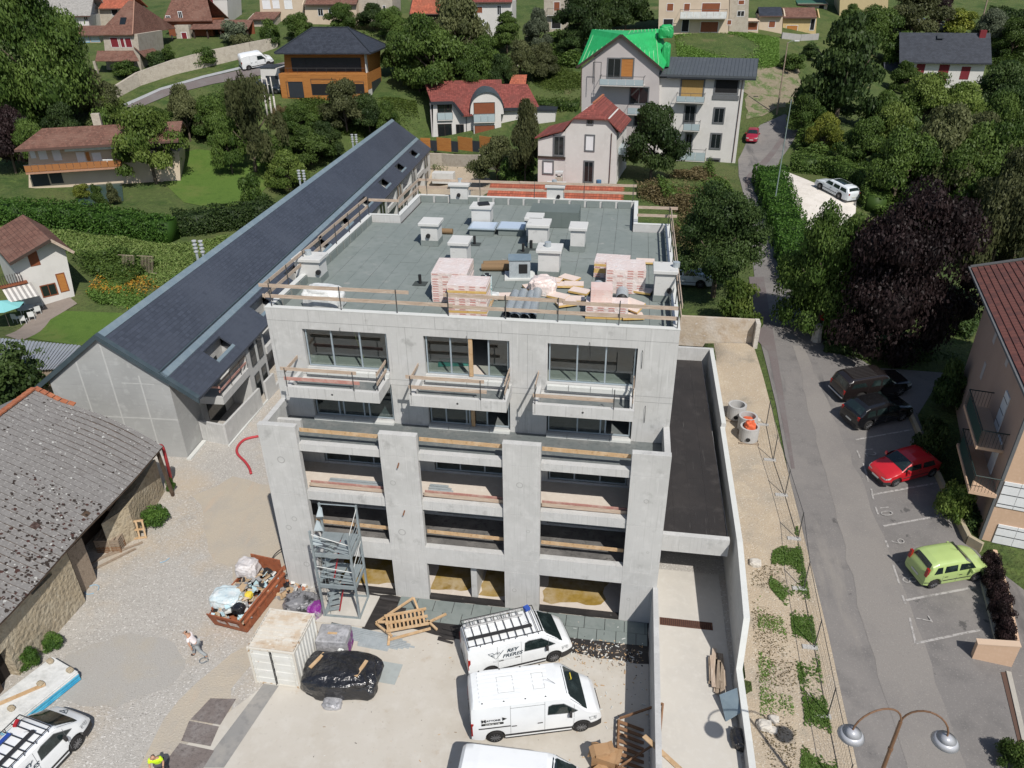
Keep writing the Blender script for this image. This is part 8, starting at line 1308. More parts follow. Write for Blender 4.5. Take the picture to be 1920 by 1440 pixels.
# ================================================================== VEGETATION
def foliage(name, c1, c2, tr=.34, dry=None):
    m = bpy.data.materials.new(name); m.use_nodes = True; n = m.node_tree.nodes; L = m.node_tree.links.new; n.remove(n['Principled BSDF'])
    at = n.new('ShaderNodeAttribute'); at.attribute_name = 'tone'; oi = n.new('ShaderNodeObjectInfo'); mx = n.new('ShaderNodeMix'); mx.data_type = 'RGBA'; L(at.outputs['Fac'], mx.inputs[0]); mx.inputs[6].default_value = (*c1, 1); mx.inputs[7].default_value = (*c2, 1)
    hs = n.new('ShaderNodeHueSaturation'); mr = n.new('ShaderNodeMapRange'); mr.inputs[3].default_value = .85; mr.inputs[4].default_value = 1.35; L(oi.outputs['Random'], mr.inputs[0]); L(mr.outputs[0], hs.inputs['Value']); L(mx.outputs[2], hs.inputs['Color'])
    d = n.new('ShaderNodeBsdfPrincipled'); d.inputs['Roughness'].default_value = .55; d.inputs['Specular IOR Level'].default_value = .25; t = n.new('ShaderNodeBsdfTranslucent'); ms = n.new('ShaderNodeMixShader'); ms.inputs[0].default_value = tr; L(hs.outputs[0], d.inputs['Base Color']); L(hs.outputs[0], t.inputs[0]); L(d.outputs[0], ms.inputs[1]); L(t.outputs[0], ms.inputs[2]); L(ms.outputs[0], n['Material Output'].inputs[0]); return m
F = {'mid': foliage('mid_green_leaves', (.04, .075, .014), (.105, .16, .035)), 'dark': foliage('dark_green_leaves', (.026, .05, .014), (.07, .11, .03)), 'light': foliage('light_green_leaves', (.06, .1, .018), (.15, .2, .045)), 'yellow': foliage('yellow_green_leaves', (.10, .13, .02), (.22, .24, .04)), 'purple': foliage('purple_leaves', (.02, .013, .013), (.05, .03, .03)), 'olive': foliage('olive_leaves', (.055, .065, .024), (.12, .13, .055)), 'grey': foliage('silver_green_leaves', (.07, .09, .055), (.15, .175, .11)), 'dry': foliage('dry_brown_leaves', (.09, .07, .03), (.2, .16, .08)), 'hedge': foliage('hedge_leaves', (.028, .07, .01), (.075, .15, .024)), 'grass': foliage('tall_grass', (.09, .15, .03), (.2, .25, .08)), 'bright': foliage('bright_grass', (.085, .16, .028), (.15, .24, .055)), 'flower': foliage('orange_flowers', (.45, .16, .02), (.5, .4, .06)), 'verge': foliage('weed_leaves', (.04, .09, .016), (.1, .18, .035))}
m_bark = mat('bark', (.12, .095, .07), .95, [(4, (.08, .062, .045), .45, .65), (9, (.18, .15, .12), .55, .7)], (12, .8, .03)); m_bbark = mat('birch_bark', (.5, .47, .43), .9, [(5, (.12, .1, .09), .55, .65, (1, 1, 3))])
def leaf_arrays(P, N, size, g, asp=.55):
    n = len(P); t = g.normal(size=(n, 3)); t -= (t*N).sum(1, keepdims=True)*N; t /= np.linalg.norm(t, axis=1, keepdims=True)+1e-9; b = np.cross(N, t); s = size*g.uniform(.6, 1.35, (n, 1))
    return np.stack([P-t*s, P-b*s*asp+N*s*.15, P+t*s, P+b*s*asp+N*s*.15], 1).reshape(-1, 3)
def leaf_mesh(name, V, g, core=None, tones=None):
    n = len(V)//4; nv = len(V); vs = V; polys = np.arange(nv, dtype=np.int32); cs = np.zeros(0)
    me = bpy.data.meshes.new(name); extra_v = np.zeros((0, 3)); ef = []
    if core is not None: extra_v, ef = core
    me.vertices.add(nv+len(extra_v)); me.vertices.foreach_set('co', np.concatenate([V, extra_v]).ravel().astype(np.float32)); el = [i+nv for f in ef for i in f]
    me.loops.add(nv+len(el)); me.loops.foreach_set('vertex_index', np.concatenate([polys, np.array(el, np.int32)]) if el else polys)
    ls = np.concatenate([np.arange(n)*4, nv+np.cumsum([0]+[len(f) for f in ef])[:-1]]) if ef else np.arange(n)*4; me.polygons.add(len(ls)); me.polygons.foreach_set('loop_start', ls.astype(np.int32))
    a = me.attributes.new('tone', 'FLOAT', 'FACE'); tn = g.uniform(0, 1, n)**1.1 if tones is None else np.clip(tones+g.normal(0, .18, n), 0, 1); a.data.foreach_set('value', np.concatenate([tn, np.full(len(ef), .0)]).astype(np.float32)); me.update(calc_edges=True); me.validate(); return me
def core_of(blobs, k=.72):
    v, f = [], []
    for c, r in blobs:
        bm = bmesh.new(); bmesh.ops.create_icosphere(bm, subdivisions=1, radius=1); o = len(v); v += [(c[0]+q.co.x*r[0]*k, c[1]+q.co.y*r[1]*k, c[2]+q.co.z*r[2]*k) for q in bm.verts]; f += [tuple(x.index+o for x in fc.verts) for fc in bm.faces]; bm.free()
    return np.array(v), f
def crown(name, kind, seed, n, size):
    g = np.random.default_rng(seed); bl = []
    if kind in ('broad', 'big'):
        for k in range(26 if kind == 'broad' else 48):
            a = g.uniform(0, 6.28); z = g.uniform(.16 if kind == 'broad' else .05, 1.0); w_ = math.sin(min(1, (1.06-z)/.75)*math.pi/2)**.7*g.uniform(.35, .85); rr = g.uniform(.2, .36)*(1 if kind == 'broad' else .75); bl.append(((math.cos(a)*w_, math.sin(a)*w_, z), (rr, rr, rr*g.uniform(.5, .62))))
        bl.append(((0, 0, .65), (.55, .55, .3)))
        if kind == 'big': bl += [((0, -.2, .3), (.72, .6, .26)), ((.3, .2, .35), (.6, .6, .28))]
    elif kind == 'cone':
        for k in range(30):
            z = g.uniform(.12, .98); a = g.uniform(0, 6.28); w_ = (1.02-z)**.75*g.uniform(.45, .85); bl.append(((math.cos(a)*w_, math.sin(a)*w_, z), (g.uniform(.16, .28),)*2+(g.uniform(.06, .12),)))
        bl += [((0, 0, .4), (.5, .5, .35)), ((0, 0, .75), (.25, .25, .25))]
    elif kind == 'bush':
        for k in range(16): a = g.uniform(0, 6.28); z = g.uniform(.15, .85); w_ = math.sqrt(max(.05, 1-z*z))*g.uniform(.2, .75); bl.append(((math.cos(a)*w_, math.sin(a)*w_, z), (g.uniform(.22, .42),)*2+(g.uniform(.14, .26),)))
        bl.append(((0, 0, .35), (.6, .6, .4)))
    elif kind == 'weep':
        for k in range(34): a = g.uniform(0, 6.28); w_ = g.uniform(.1, .9); z = g.uniform(.4, 1.0)-w_*.25; bl.append(((math.cos(a)*w_, math.sin(a)*w_, z), (g.uniform(.1, .2),)*2+(g.uniform(.12, .22),)))
    C_ = np.array([b[0] for b in bl]); Rr = np.array([b[1] for b in bl]); wgt = Rr[:, 0]*Rr[:, 2]; i = g.choice(len(bl), n, p=wgt/wgt.sum()); d = g.normal(size=(n, 3)); d /= np.linalg.norm(d, axis=1, keepdims=True); d[:, 2] = np.where(d[:, 2] < -.4, -d[:, 2], d[:, 2])
    P = C_[i]+d*Rr[i]*(1-.45*g.uniform(0, 1, (n, 1))**2+g.exponential(.06, (n, 1))); keep = P[:, 2] > .02; P, d, i = P[keep], d[keep], i[keep]
    N = d*np.array([1, 1, 1.3])+g.normal(0, .75, P.shape)
    if kind == 'weep': N[:, 2] *= .2
    N /= np.linalg.norm(N, axis=1, keepdims=True); bt = g.uniform(0, .95, len(bl)); P = P.copy(); sc = np.array([1, 1, 1.0])
    return leaf_mesh(name, leaf_arrays(P, N, size, g, .35 if kind == 'weep' else .6), g, core_of(bl, .62 if kind != 'weep' else .3), bt[i])
CR = {'broad': [crown('crown', 'broad', s, 15000, .03) for s in (1, 2, 3, 4)], 'big': [crown('crown', 'big', s, 34000, .0185) for s in (11, 12)], 'cone': [crown('crown', 'cone', s, 15000, .026) for s in (5, 6)], 'bush': [crown('crown', 'bush', s, 5000, .046) for s in (7, 8, 9)], 'weep': [crown('crown', 'weep', 10, 8000, .032)]}
def trunk_mesh(seed, th=.3, birch=False):
    g = random.Random(seed); b = MB(); b.tube([(0, 0, -.03), (g.uniform(-.02, .02), .01, .2), (g.uniform(-.04, .04), .02, .45), (0, 0, .85)], [.05, .038, .03, .01], 8)
    for k in range(6): a = g.uniform(0, 6.28); z = g.uniform(.25, .55); b.tube([(0, 0, z), (math.cos(a)*.25, math.sin(a)*.25, z+.15), (math.cos(a)*.5, math.sin(a)*.5, z+.3)], [.02, .014, .006], 6)
    return b.mesh('trunk', [m_bbark if birch else m_bark], True)
TM = [trunk_mesh(s) for s in (1, 2, 3)]; TB = trunk_mesh(4, birch=True); ti = 0
for me in CR['broad']+CR['big']+CR['cone']+CR['bush']+CR['weep']: me.materials.append(F['mid'])
def plant(px, yb, yt, wpx, kind, col, label, name='tree', cat='tree', group=None, lift=0, trunk=True, at=None):
    """base point, top and width read off the photo; size follows from the distance of the spot on the ground"""
    global ti
    p = on(px, yb); k = ppm(p); h_ = max(.5, (yb-yt)/k*.9); r_ = wpx/2/k*1.02; ti += 1; hz = Vector((RT[0], RT[1]))
    for _ in range(4):   # the crown, not the foot, stands under the read-off point
        q = np.array([p[0], p[1]+r_*.35, 0]); q[2] = H(q[0], q[1])+h_*.6; d = q-CAM; z_ = d@FW; p[0] += (px-(960+FPX*(d@RT)/z_))/k*hz.x; q[2] += h_*.4; d = q-CAM; h_ = max(.4, h_-(yt-(720-FPX*(d@UP)/(d@FW)))/k*.9)
    if r_ < .2: return
    t = thing(name, label, cat, (p[0], p[1]+r_*.35, H(p[0], p[1]+r_*.35)), ti*1.7, group); me = CR[kind][ti % len(CR[kind])]
    c = link('crown', me, t, (0, 0, lift*h_)); c.scale = (r_, r_, h_*(1-lift)); c.material_slots[0].link = 'OBJECT'; c.material_slots[0].material = F[col]
    if trunk: o = link('trunk', TB if col == 'birch' else TM[ti % 3], t); k = min(h_*.6, r_*1.1); o.scale = (k, k, h_*.9)
    return t
TREES = [
 # left side
 (62, 262, -30, 205, 'big', 'mid', 'huge dense chestnut tree filling the top left corner'), (14, 250, 150, 70, 'broad', 'light', 'bright green young tree at the left edge under the chestnut'), (168, 226, 138, 92, 'broad', 'olive', 'brownish bushy tree between the chestnut and the stone wall'), (8, 330, 210, 96, 'broad', 'purple', 'dark purple tree at the left edge beside the bungalow'), (275, 352, 215, 128, 'broad', 'light', 'leafy tree with bare trunk standing before the bungalow terrace'), (462, 332, 150, 150, 'weep', 'olive', 'tall weeping birch left of the slate roofed terrace'), (345, 270, 168, 72, 'broad', 'olive', 'gnarled fruit tree behind the bungalow lawn'), (395, 268, 190, 80, 'broad', 'mid', 'small round tree between the fruit tree and the birch'), (645, 262, 160, 92, 'broad', 'olive', 'twin topped tree in front of the timber clad house'), (690, 262, 185, 70, 'broad', 'dark', 'darker tree right of the twin topped one by the slate ridge'), (580, 318, 246, 100, 'broad', 'mid', 'round tree behind the middle flues'), (538, 362, 290, 88, 'broad', 'light', 'light green tree left of the nearest middle flue'), (222, 95, 62, 54, 'bush', 'mid', 'shrub on the bank left of the stone house'), (525, 248, 200, 40, 'weep', 'dry', 'dead brown conifer next to the birch'),
 # centre top
 (805, 190, 40, 140, 'broad', 'mid', 'large leafy tree right of the timber clad house'), (858, 150, 0, 122, 'broad', 'olive', 'tall tree in front of the red roofed barn'), (905, 160, 75, 70, 'broad', 'mid', 'small tree before the white garage door'), (745, 150, 70, 66, 'broad', 'mid', 'tree behind the dark hipped roof'), (785, 178, 120, 70, 'bush', 'light', 'pale round shrub below the large leafy tree'), (850, 172, 120, 76, 'broad', 'olive', 'pale green round tree above the red brown roof'), (950, 105, 22, 84, 'cone', 'mid', 'pointed tree right of the white garage house'), (975, 165, 85, 62, 'broad', 'olive', 'scrubby tree left of the climbing garden wall'), (1010, 100, 22, 54, 'broad', 'grey', 'silvery tree beside the balcony house, top centre'), (1015, 152, 88, 70, 'broad', 'olive', 'dry leaved tree on the lawn right of the garden wall'), (1095, 105, -10, 108, 'broad', 'dark', 'dark tall tree behind the green tarpaulin, left one'), (1175, 70, -15, 104, 'broad', 'dark', 'dark tall tree behind the green tarpaulin, right one'), (1075, 110, 60, 56, 'broad', 'dark', 'dark tree left of the tarpaulin roof'), (735, 78, 20, 66, 'broad', 'mid', 'tree right of the tall grey house'), (640, 62, 12, 62, 'broad', 'mid', 'ivy clad tree before the tan house'),
 (985, 352, 205, 62, 'broad', 'olive', 'tall thin tree left of the small white house'), (932, 345, 262, 96, 'broad', 'olive', 'loose shrubby tree before the orange fence'), (970, 352, 292, 82, 'bush', 'mid', 'bush at the rear corner of the tiled outbuilding'), (1226, 345, 212, 122, 'broad', 'dark', 'dark round tree in front of the white apartment house'),
 # street side
 (1352, 570, 357, 200, 'big', 'dark', 'glossy dark magnolia tree right of the tower'), (1586, 262, 28, 190, 'cone', 'dark', 'big dark cone shaped tree beyond the lane bend'), (1548, 292, 222, 72, 'broad', 'yellow', 'small yellow green tree beside the dark cone shaped tree'), (1512, 262, 185, 76, 'broad', 'mid', 'dull green tree at the foot of the cone shaped tree'), (1560, 640, 398, 192, 'big', 'mid', 'broad green tree between the lane and the purple maple'), (1712, 690, 370, 262, 'big', 'purple', 'very large purple leaved maple above the car park'), (1870, 590, 360, 130, 'broad', 'olive', 'tree with yellowing leaves behind the pink building'), (1900, 480, 300, 120, 'broad', 'olive', 'dull green tree at the right edge'), (1840, 420, 250, 150, 'broad', 'mid', 'spreading tree in the thicket near the right edge'), (1760, 400, 215, 150, 'broad', 'olive', 'olive green tree in the middle of the thicket'), (1690, 400, 260, 130, 'broad', 'mid', 'tree of the thicket above the white estate car'), (1905, 330, 180, 120, 'broad', 'dark', 'dark tree right of the slate roofed house'), (1740, 262, 150, 110, 'broad', 'light', 'light green tree before the slate roofed house'), (1800, 275, 165, 110, 'broad', 'light', 'pale leaved tree below the red brown shutters'), (1640, 120, 22, 104, 'broad', 'mid', 'round tree below the yellow house wall'), (1718, 92, -12, 120, 'broad', 'olive', 'loose brownish tree above the slate roof'), (1768, 66, -20, 62, 'cone', 'purple', 'slim purple tree at the top right'), (1805, 70, 20, 70, 'bush', 'yellow', 'bright yellow green bush at the top right'), (1860, 95, 25, 74, 'broad', 'grey', 'silvery tree behind the telegraph pole'), (1905, 115, 40, 80, 'broad', 'mid', 'tree in the top right corner'), (1880, 250, 130, 110, 'broad', 'dark', 'dark conical tree right of the slate roof'), (1600, 60, 12, 50, 'broad', 'mid', 'small tree at the corner of the yellow house'), (1660, 250, 178, 76, 'broad', 'mid', 'tree left of the slate roofed annex'),
 (1622, 330, 232, 96, 'broad', 'mid', 'green tree at the near left corner of the thicket'), (1668, 330, 205, 100, 'broad', 'light', 'light green tree behind the near corner of the thicket'), (1720, 340, 240, 110, 'broad', 'mid', 'tree of the thicket below the slate roofed annex'), (1835, 350, 225, 110, 'broad', 'olive', 'olive tree of the thicket below the white house front'), (1785, 420, 290, 120, 'broad', 'mid', 'low spreading tree in front of the thicket'), (1870, 330, 190, 100, 'broad', 'mid', 'tree by the right end of the slate roofed house'), (1700, 180, 120, 60, 'broad', 'mid', 'small tree at the left gable of the slate roofed house'), (1690, 130, 66, 70, 'broad', 'mid', 'tree above the left end of the slate roof'), (118, 300, 205, 80, 'broad', 'dark', 'dark tree below the huge chestnut'), (60, 330, 235, 70, 'broad', 'mid', 'tree behind the left end of the bungalow roof'), (300, 262, 205, 84, 'broad', 'mid', 'rounded tree behind the bungalow chimney'), (425, 330, 225, 70, 'broad', 'mid', 'green tree between the lawn and the birch'), (560, 262, 200, 70, 'broad', 'mid', 'tree below the garage of the timber clad house'), (515, 330, 262, 66, 'broad', 'mid', 'tree at the foot of the dead conifer'), (610, 300, 232, 70, 'broad', 'dark', 'dark tree behind the far part of the slate ridge'), (720, 262, 196, 60, 'broad', 'mid', 'tree where the slate ridge ends'), (880, 190, 95, 84, 'broad', 'mid', 'green tree behind the arched dormer'), (940, 180, 110, 60, 'broad', 'dark', 'dark tree by the lower end of the garden wall'), (700, 60, 10, 60, 'broad', 'dark', 'dark tree between the tall grey house and the ivy clad one'), (560, 80, 30, 60, 'broad', 'mid', 'tree left of the dark hipped roof'), (1135, 60, -20, 70, 'broad', 'mid', 'tree between the two dark ones behind the tarpaulin')]
for a in TREES: plant(*a[:4], a[4], a[5], a[6], lift=.24 if a[0] == 1352 else .08 if a[4] == 'broad' and a[1]-a[2] > 90 else .02)
BUSH = [(1385, 618, 528, 92, 'light', 'bright feathery bush by the old gate post'), (1520, 115, 82, 46, 'dark', 'dark round bush on the bare slope'), (1485, 138, 100, 54, 'mid', 'lighter bush next to the dark round one'), (95, 228, 192, 54, 'light', 'yellowish bush above the bungalow roof'), (210, 232, 182, 62, 'light', 'pale green bush at the end of the upper street'), (440, 85, 38, 64, 'grey', 'grey green olive tree by the long shed'), (385, 128, 92, 56, 'mid', 'bush on top of the stone wall'), (505, 92, 40, 56, 'mid', 'bush behind the parked white van'), (455, 100, 64, 50, 'olive', 'flowering shrub on the stone wall'), (230, 150, 116, 60, 'mid', 'vine covered pergola before the stone house'), (312, 118, 86, 36, 'mid', 'climber over the door of the stone house'), (292, 136, 96, 46, 'dark', 'palm like shrub at the corner of the stone house'), (470, 398, 330, 60, 'mid', 'rounded bush by the lower end of the bungalow lawn'), (415, 296, 262, 40, 'mid', 'little bush at the edge of the bungalow lawn'), (150, 375, 345, 34, 'yellow', 'yellow bush at the garden pond'), (182, 388, 348, 30, 'mid', 'first small shrub in the pond bed'), (210, 385, 345, 30, 'olive', 'second small shrub in the pond bed'), (1790, 985, 905, 72, 'light', 'light green shrub below the lower balcony'), (1750, 880, 790, 72, 'dark', 'dark shrub bed behind the kerb wall'), (1788, 775, 680, 80, 'dark', 'dark shrub at the rear corner of the pink building'), (1905, 1445, 1395, 72, 'mid', 'bush at the lower right corner'), (55, 1255, 1222, 46, 'verge', 'weedy bush by the doorway of the old barn'), (98, 1222, 1192, 50, 'verge', 'green weeds against the old barn wall'), (292, 990, 952, 54, 'verge', 'dark green weeds at the barn corner'), (318, 925, 900, 22, 'verge', 'tuft of weeds beside the red conduit'), (15, 770, 660, 150, 'dark', 'dark hedge bush left of the raw concrete gable'), (70, 715, 660, 70, 'dark', 'dark bush touching the corrugated shed'), (1310, 660, 640, 26, 'dry', 'dry shrub at the foot of the plaster wall'), (1370, 612, 585, 40, 'mid', 'green shrub behind the plaster wall')]
for x, yb, yt, w_, c_, lb in BUSH: plant(x, yb, yt, w_, 'bush', c_, lb, 'shrub', 'shrub', trunk=False)
for i, (x, y) in enumerate(((1858, 1075), (1864, 1100), (1872, 1125), (1876, 1150), (1884, 1172), (1888, 1196))): plant(x, y+12, y-34, 50, 'bush', 'purple', 'purple barberry shrub in the bed by the car park, %s from the green car' % ['first', 'second', 'third', 'fourth', 'fifth', 'sixth'][i], 'shrub', 'shrub', 'purple shrubs in the bed', trunk=False)
def hedge(name, label, pp, wd, ht, col, seed, dens=55, size=.13):
    g = np.random.default_rng(seed); q = [Vector(on(*p)) for p in pp]; q = [a.lerp(c_, k/n) for a, c_ in zip(q[:-1], q[1:]) for n in [max(1, int((c_-a).length/3))] for k in range(n)]+[q[-1]]; V = []; cv, cf = [], []; o = q[0]
    for a, c_ in zip(q[:-1], q[1:]):
        d = (c_-a); L_ = d.length; d = d.normalized(); nr = Vector((-d.y, d.x, 0)).normalized(); n = int(L_*(wd+2*ht)*dens); s = g.uniform(-.02, 1.02, n); w_ = g.uniform(-(ht+wd/2), ht+wd/2, n)
        side = np.abs(w_) > wd/2; off = np.clip(w_, -wd/2, wd/2); z = np.where(side, ht-(np.abs(w_)-wd/2), ht); P = np.array(a)+s[:, None]*np.array(c_-a)+off[:, None]*np.array(nr); P[:, 2] = HH(P[:, 0], P[:, 1])+z
        N = np.where(side[:, None], np.sign(off)[:, None]*np.array(nr)[None]+np.array([0, 0, .3]), np.array([[0, 0, 1.]])); lump = .16*np.sin(P[:, 0]*1.7)+.14*np.sin(P[:, 1]*2.1+1)+g.normal(0, .07, n); P = P+N*lump[:, None]; N = N+g.normal(0, .6, P.shape); N /= np.linalg.norm(N, axis=1, keepdims=True); V.append(leaf_arrays(P-np.array(o), N, size, g))
        k = len(cv); ins = .3
        for e, f_ in ((a, 0), (c_, 1)):
            for sx, hz in ((-1, -.3), (1, -.3), (1, ht-ins), (-1, ht-ins)): x_ = e+nr*sx*(wd/2-ins); cv.append((x_.x-o.x, x_.y-o.y, H(x_.x, x_.y)+hz-o.z))
        cf += [(k, k+1, k+5, k+4), (k+1, k+2, k+6, k+5), (k+2, k+3, k+7, k+6), (k+3, k, k+4, k+7), (k, k+3, k+2, k+1), (k+4, k+5, k+6, k+7)]
    me = leaf_mesh(name, np.concatenate(V), g, (np.array(cv), cf)); me.materials.append(F[col]); return tag(link(name, me, None, o), label, 'hedge')
hedge('hedge', 'long clipped green hedge behind the house with the striped awning', [(-30, 415), (150, 425), (328, 452)], 2.6, 2.6, 'hedge', 1); hedge('hedge', 'tall dark hedge between the clipped hedge and the slate roof', [(336, 440), (430, 428), (520, 412)], 2.6, 2.6, 'dark', 2); hedge('hedge', 'clipped hedge between the lane and the pale gravel car park', [(1437, 340), (1458, 400), (1480, 460), (1510, 545)], 3.2, 2.0, 'hedge', 3); hedge('hedge', 'rough hedge along the rear edge of the pale gravel car park', [(1480, 318), (1540, 325), (1620, 350), (1640, 400)], 2.5, 2.0, 'mid', 4); hedge('hedge', 'hedge on the wall under the purple maple', [(1545, 655), (1640, 668), (1740, 672)], 1.6, 1.0, 'dark', 5); hedge('hedge', 'low hedge below the small annex, top centre', [(1000, 205), (1085, 205)], 1.6, 1.4, 'mid', 6, 40); hedge('hedge', 'dark tall hedge at the far right corner of the hill', [(1850, 40), (1930, 50)], 3, 2.5, 'dark', 7, 30, .2)
def scatter(name, label, cat, poly, n, size, ht, col, seed, up=.5, clump=0, z0=0):
    g = np.random.default_rng(seed); q = np.array(poly); lo, hi = q.min(0), q.max(0); P = g.uniform(lo, hi, (n*4, 2))
    if clump: P = P+0; k = np.sin(P[:, 0]*clump)+np.sin(P[:, 1]*clump*1.3+1)+np.sin((P[:, 0]+P[:, 1])*clump*.7)+g.normal(0, .5, len(P)); P = P[k > (-.35 if clump == 2.1 else .3)]
    x, y = P[:, 0], P[:, 1]; ins = np.zeros(len(P), bool); j = len(q)-1
    for i in range(len(q)):
        xi, yi = q[i]; xj, yj = q[j]; c_ = ((yi > y) != (yj > y)) & (x < (xj-xi)*(y-yi)/(yj-yi+1e-12)+xi); ins ^= c_; j = i
    P = P[ins][:n]; m = len(P); z = HH(P[:, 0], P[:, 1])+z0+g.uniform(0, 1, m)*ht*(.5+.5*np.sin(P[:, 0]*.9)*np.cos(P[:, 1]*.8)); P3 = np.stack([P[:, 0], P[:, 1], z+size*.4], 1); N = g.normal(0, 1, (m, 3)); N[:, 2] = np.abs(N[:, 2])*up*2+.9; N /= np.linalg.norm(N, axis=1, keepdims=True); me = leaf_mesh(name, leaf_arrays(P3, N, size, g, .35), g); me.materials.append(F[col]); return tag(stuff(link(name, me)), label, cat)
scatter('tall_grass', 'tall unmown meadow grass before the clipped hedge', 'grass', pix((0, 425), (150, 438), (330, 462), (505, 430), (420, 520), (330, 560), (240, 520), (150, 480), (0, 440)), 34000, .15, .35, 'grass', 21, .3); scatter('garden_plants', 'mixed vegetables and flowers in the garden beds', 'plants', pix((150, 540), (200, 500), (300, 490), (370, 520), (330, 570), (240, 590), (180, 570)), 16000, .15, .6, 'bright', 22, .6, .9); scatter('garden_flowers', 'orange and yellow flowers among the vegetable beds', 'flowers', pix((150, 560), (190, 520), (300, 510), (320, 560), (230, 590)), 1500, .13, 1.0, 'flower', 23, .8, .7)
scatter('field_grass', 'rough grass tufts on the field at the top of the hill', 'grass', pix((1265, 66), (1460, 72), (1460, 125), (1400, 140), (1270, 106)), 14000, .2, .12, 'bright', 41, .6, .35); scatter('lawn_tufts', 'uneven grass on the slope below the timber clad house', 'grass', pix((560, 200), (780, 190), (790, 240), (700, 262), (560, 250)), 9000, .17, .15, 'light', 42, .6, .5); scatter('lawn_tufts', 'uneven grass on the lawn left of the tarpaulin roof', 'grass', pix((1000, 130), (1090, 120), (1088, 198), (1000, 200)), 8000, .18, .12, 'light', 43, .6, .5); scatter('garden_bushes', 'leafy border of shrubs behind the garden beds', 'plants', pix((130, 510), (140, 470), (230, 480), (300, 500), (240, 540)), 9000, .18, 1.6, 'mid', 24, .6, .5)
vg = [(gp(*p, .5)[0], gp(*p, .5)[1]) for p in ((1482, 1030), (1490, 1005), (1512, 1110), (1533, 1215), (1556, 1330), (1580, 1440), (1505, 1440), (1512, 1330), (1488, 1210), (1480, 1150), (1440, 1110), (1445, 1050))]
scatter('verge_weeds', 'green strip of grass and weeds along the foot of the mesh fence', 'weeds', vg, 7000, .085, .06, 'bright', 25, .8, 2.1, .08); scatter('dry_weeds', 'dry brown weeds on the dirt verge by the retaining wall', 'weeds', [(gp(*p, .8)[0], gp(*p, .8)[1]) for p in ((1405, 1080), (1460, 1050), (1490, 1160), (1500, 1300), (1500, 1420), (1430, 1420), (1420, 1250))], 1800, .05, .08, 'dry', 26, .6, 1.6, .08); scatter('verge_sprouts', 'sparse green sprouts on the dirt verge', 'weeds', [(gp(*p, .8)[0], gp(*p, .8)[1]) for p in ((1420, 1120), (1450, 1080), (1480, 1200), (1495, 1330), (1430, 1330))], 1500, .06, .06, 'bright', 27, .8, 2.2, .08)
scatter('undergrowth', 'rough brownish undergrowth on the plot between the tower and the lane', 'undergrowth', pix((1190, 345), (1300, 322), (1370, 345), (1400, 420), (1380, 480), (1270, 480), (1255, 400), (1200, 385)), 22000, .17, 1.3, 'dry', 28, .5, .6); scatter('undergrowth', 'green scrub mixed into the rough plot beside the lane', 'undergrowth', pix((1230, 360), (1330, 325), (1380, 380), (1390, 470), (1290, 470), (1260, 400)), 16000, .18, 2.0, 'mid', 29, .5, .5)
scatter('bank_scrub', 'scrub on the bank around the site gravel', 'undergrowth', pix((800, 318), (870, 322), (930, 345), (1000, 330), (1010, 300), (930, 305), (800, 300)), 7000, .17, .9, 'mid', 30, .5, .8); scatter('hill_scrub', 'mass of scrub on the slope right of the lane', 'undergrowth', pix((1490, 270), (1560, 280), (1660, 300), (1920, 330), (1920, 470), (1800, 450), (1640, 410), (1620, 350), (1500, 315)), 40000, .24, 2.6, 'mid', 31, .5, .35)
scatter('hill_scrub', 'mass of scrub behind the slate roofed house', 'undergrowth', pix((1850, 80), (1930, 70), (1930, 260), (1860, 220)), 12000, .28, 2.6, 'mid', 32, .5, .3); scatter('street_scrub', 'scrub and shrubs filling the bank under the purple maple', 'undergrowth', pix((1550, 560), (1700, 620), (1840, 600), (1800, 680), (1640, 672), (1545, 648)), 18000, .17, 1.0, 'dark', 33, .5, .6)
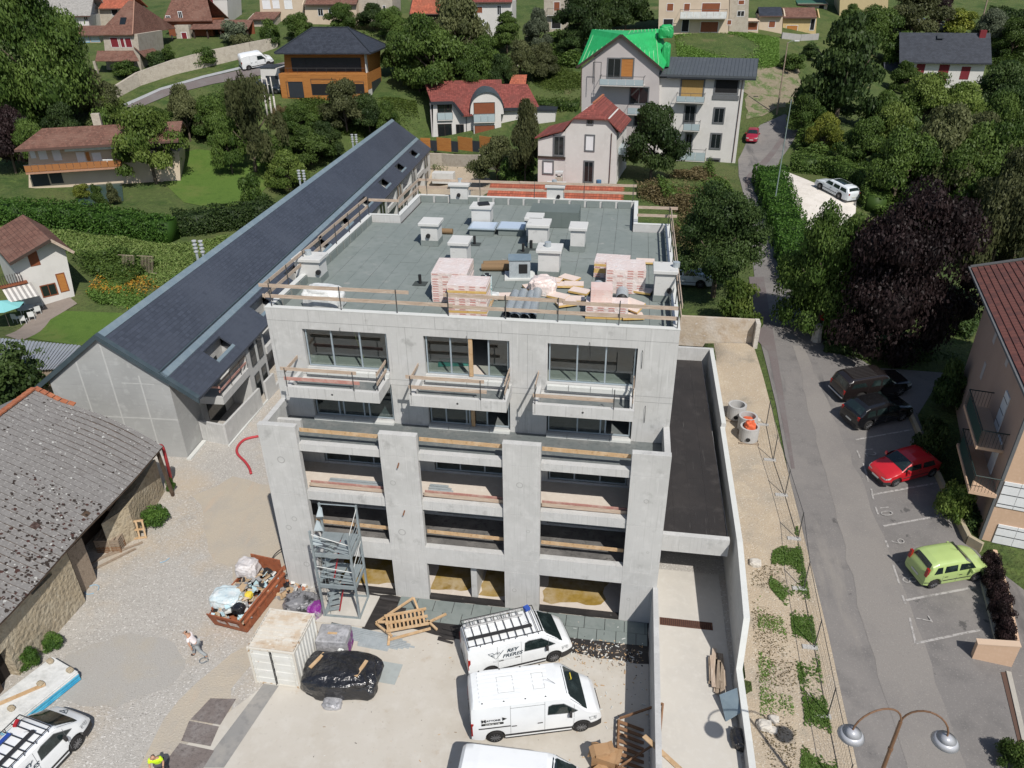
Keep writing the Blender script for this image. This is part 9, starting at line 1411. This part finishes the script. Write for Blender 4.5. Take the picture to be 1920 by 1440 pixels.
scatter('garden_scrub', 'bushes and perennials in the gardens around the bungalow', 'undergrowth', pix((130, 235), (330, 215), (520, 200), (560, 250), (520, 300), (380, 262), (350, 250), (150, 240)), 24000, .26, 2.2, 'mid', 34, .5, .33); scatter('roadside_scrub', 'low planting along the upper street and in front of the timber clad house', 'undergrowth', pix((330, 178), (470, 150), (700, 190), (760, 230), (700, 260), (560, 250), (400, 200)), 12000, .2, .7, 'mid', 35, .5, .5)
scatter('hilltop_scrub', 'gardens and scrub between the houses along the top of the hill', 'undergrowth', pix((560, 70), (760, 60), (1080, 70), (1090, 130), (1000, 120), (900, 110), (740, 140), (720, 90)), 26000, .28, 2.0, 'mid', 36, .5, .3); scatter('bed_planting', 'dark planting in the bed between the parking bays and the pink building', 'plants', pix((1715, 770), (1785, 760), (1835, 1000), (1810, 1005), (1770, 900)), 9000, .11, .9, 'dark', 37, .6, .6)
for i, (x, yb, yt) in enumerate(((503, 186, 150), (512, 190, 152), (520, 192, 150))): p = on(x, yb+40); hgt = (yb+40-yt)/ppm(p); b = MB(); b.tube([(0, 0, 0), (.05, 0, hgt*.6), (0, 0, hgt)], [.16, .13, .08], 8); t = thing('bare_tree', 'bare lopped birch trunk behind the weeping birch, %s of three' % ['left', 'middle', 'right'][i], 'tree', tuple(p), 0, 'lopped birch trunks'); b.build('trunk', m_bbark, t, True)
p = [(a[0], a[1], H(a[0], a[1])+.08) for a in pix((135, 345), (228, 338), (232, 378), (150, 388))]; b = MB(); b.quad(*p); struct(b.build('pond_cover', mat('pond_liner', (.03, .055, .05), .4, [(2, (.05, .08, .07), .5, .7)])))
tr = thing('trampoline', 'small dark round trampoline near the top right corner', 'trampoline', tuple(on(1888, 40))); b = MB(); b.cyl((0, 0, .8), (0, 0, .86), 2.0, n=20); b.build('mat', m_black, tr); [MB().cyl((1.9*math.cos(a), 1.9*math.sin(a), 0), (1.9*math.cos(a), 1.9*math.sin(a), .8), .05, n=6).build('leg', m_galv, tr) for a in (0, 1.57, 3.14, 4.71)]
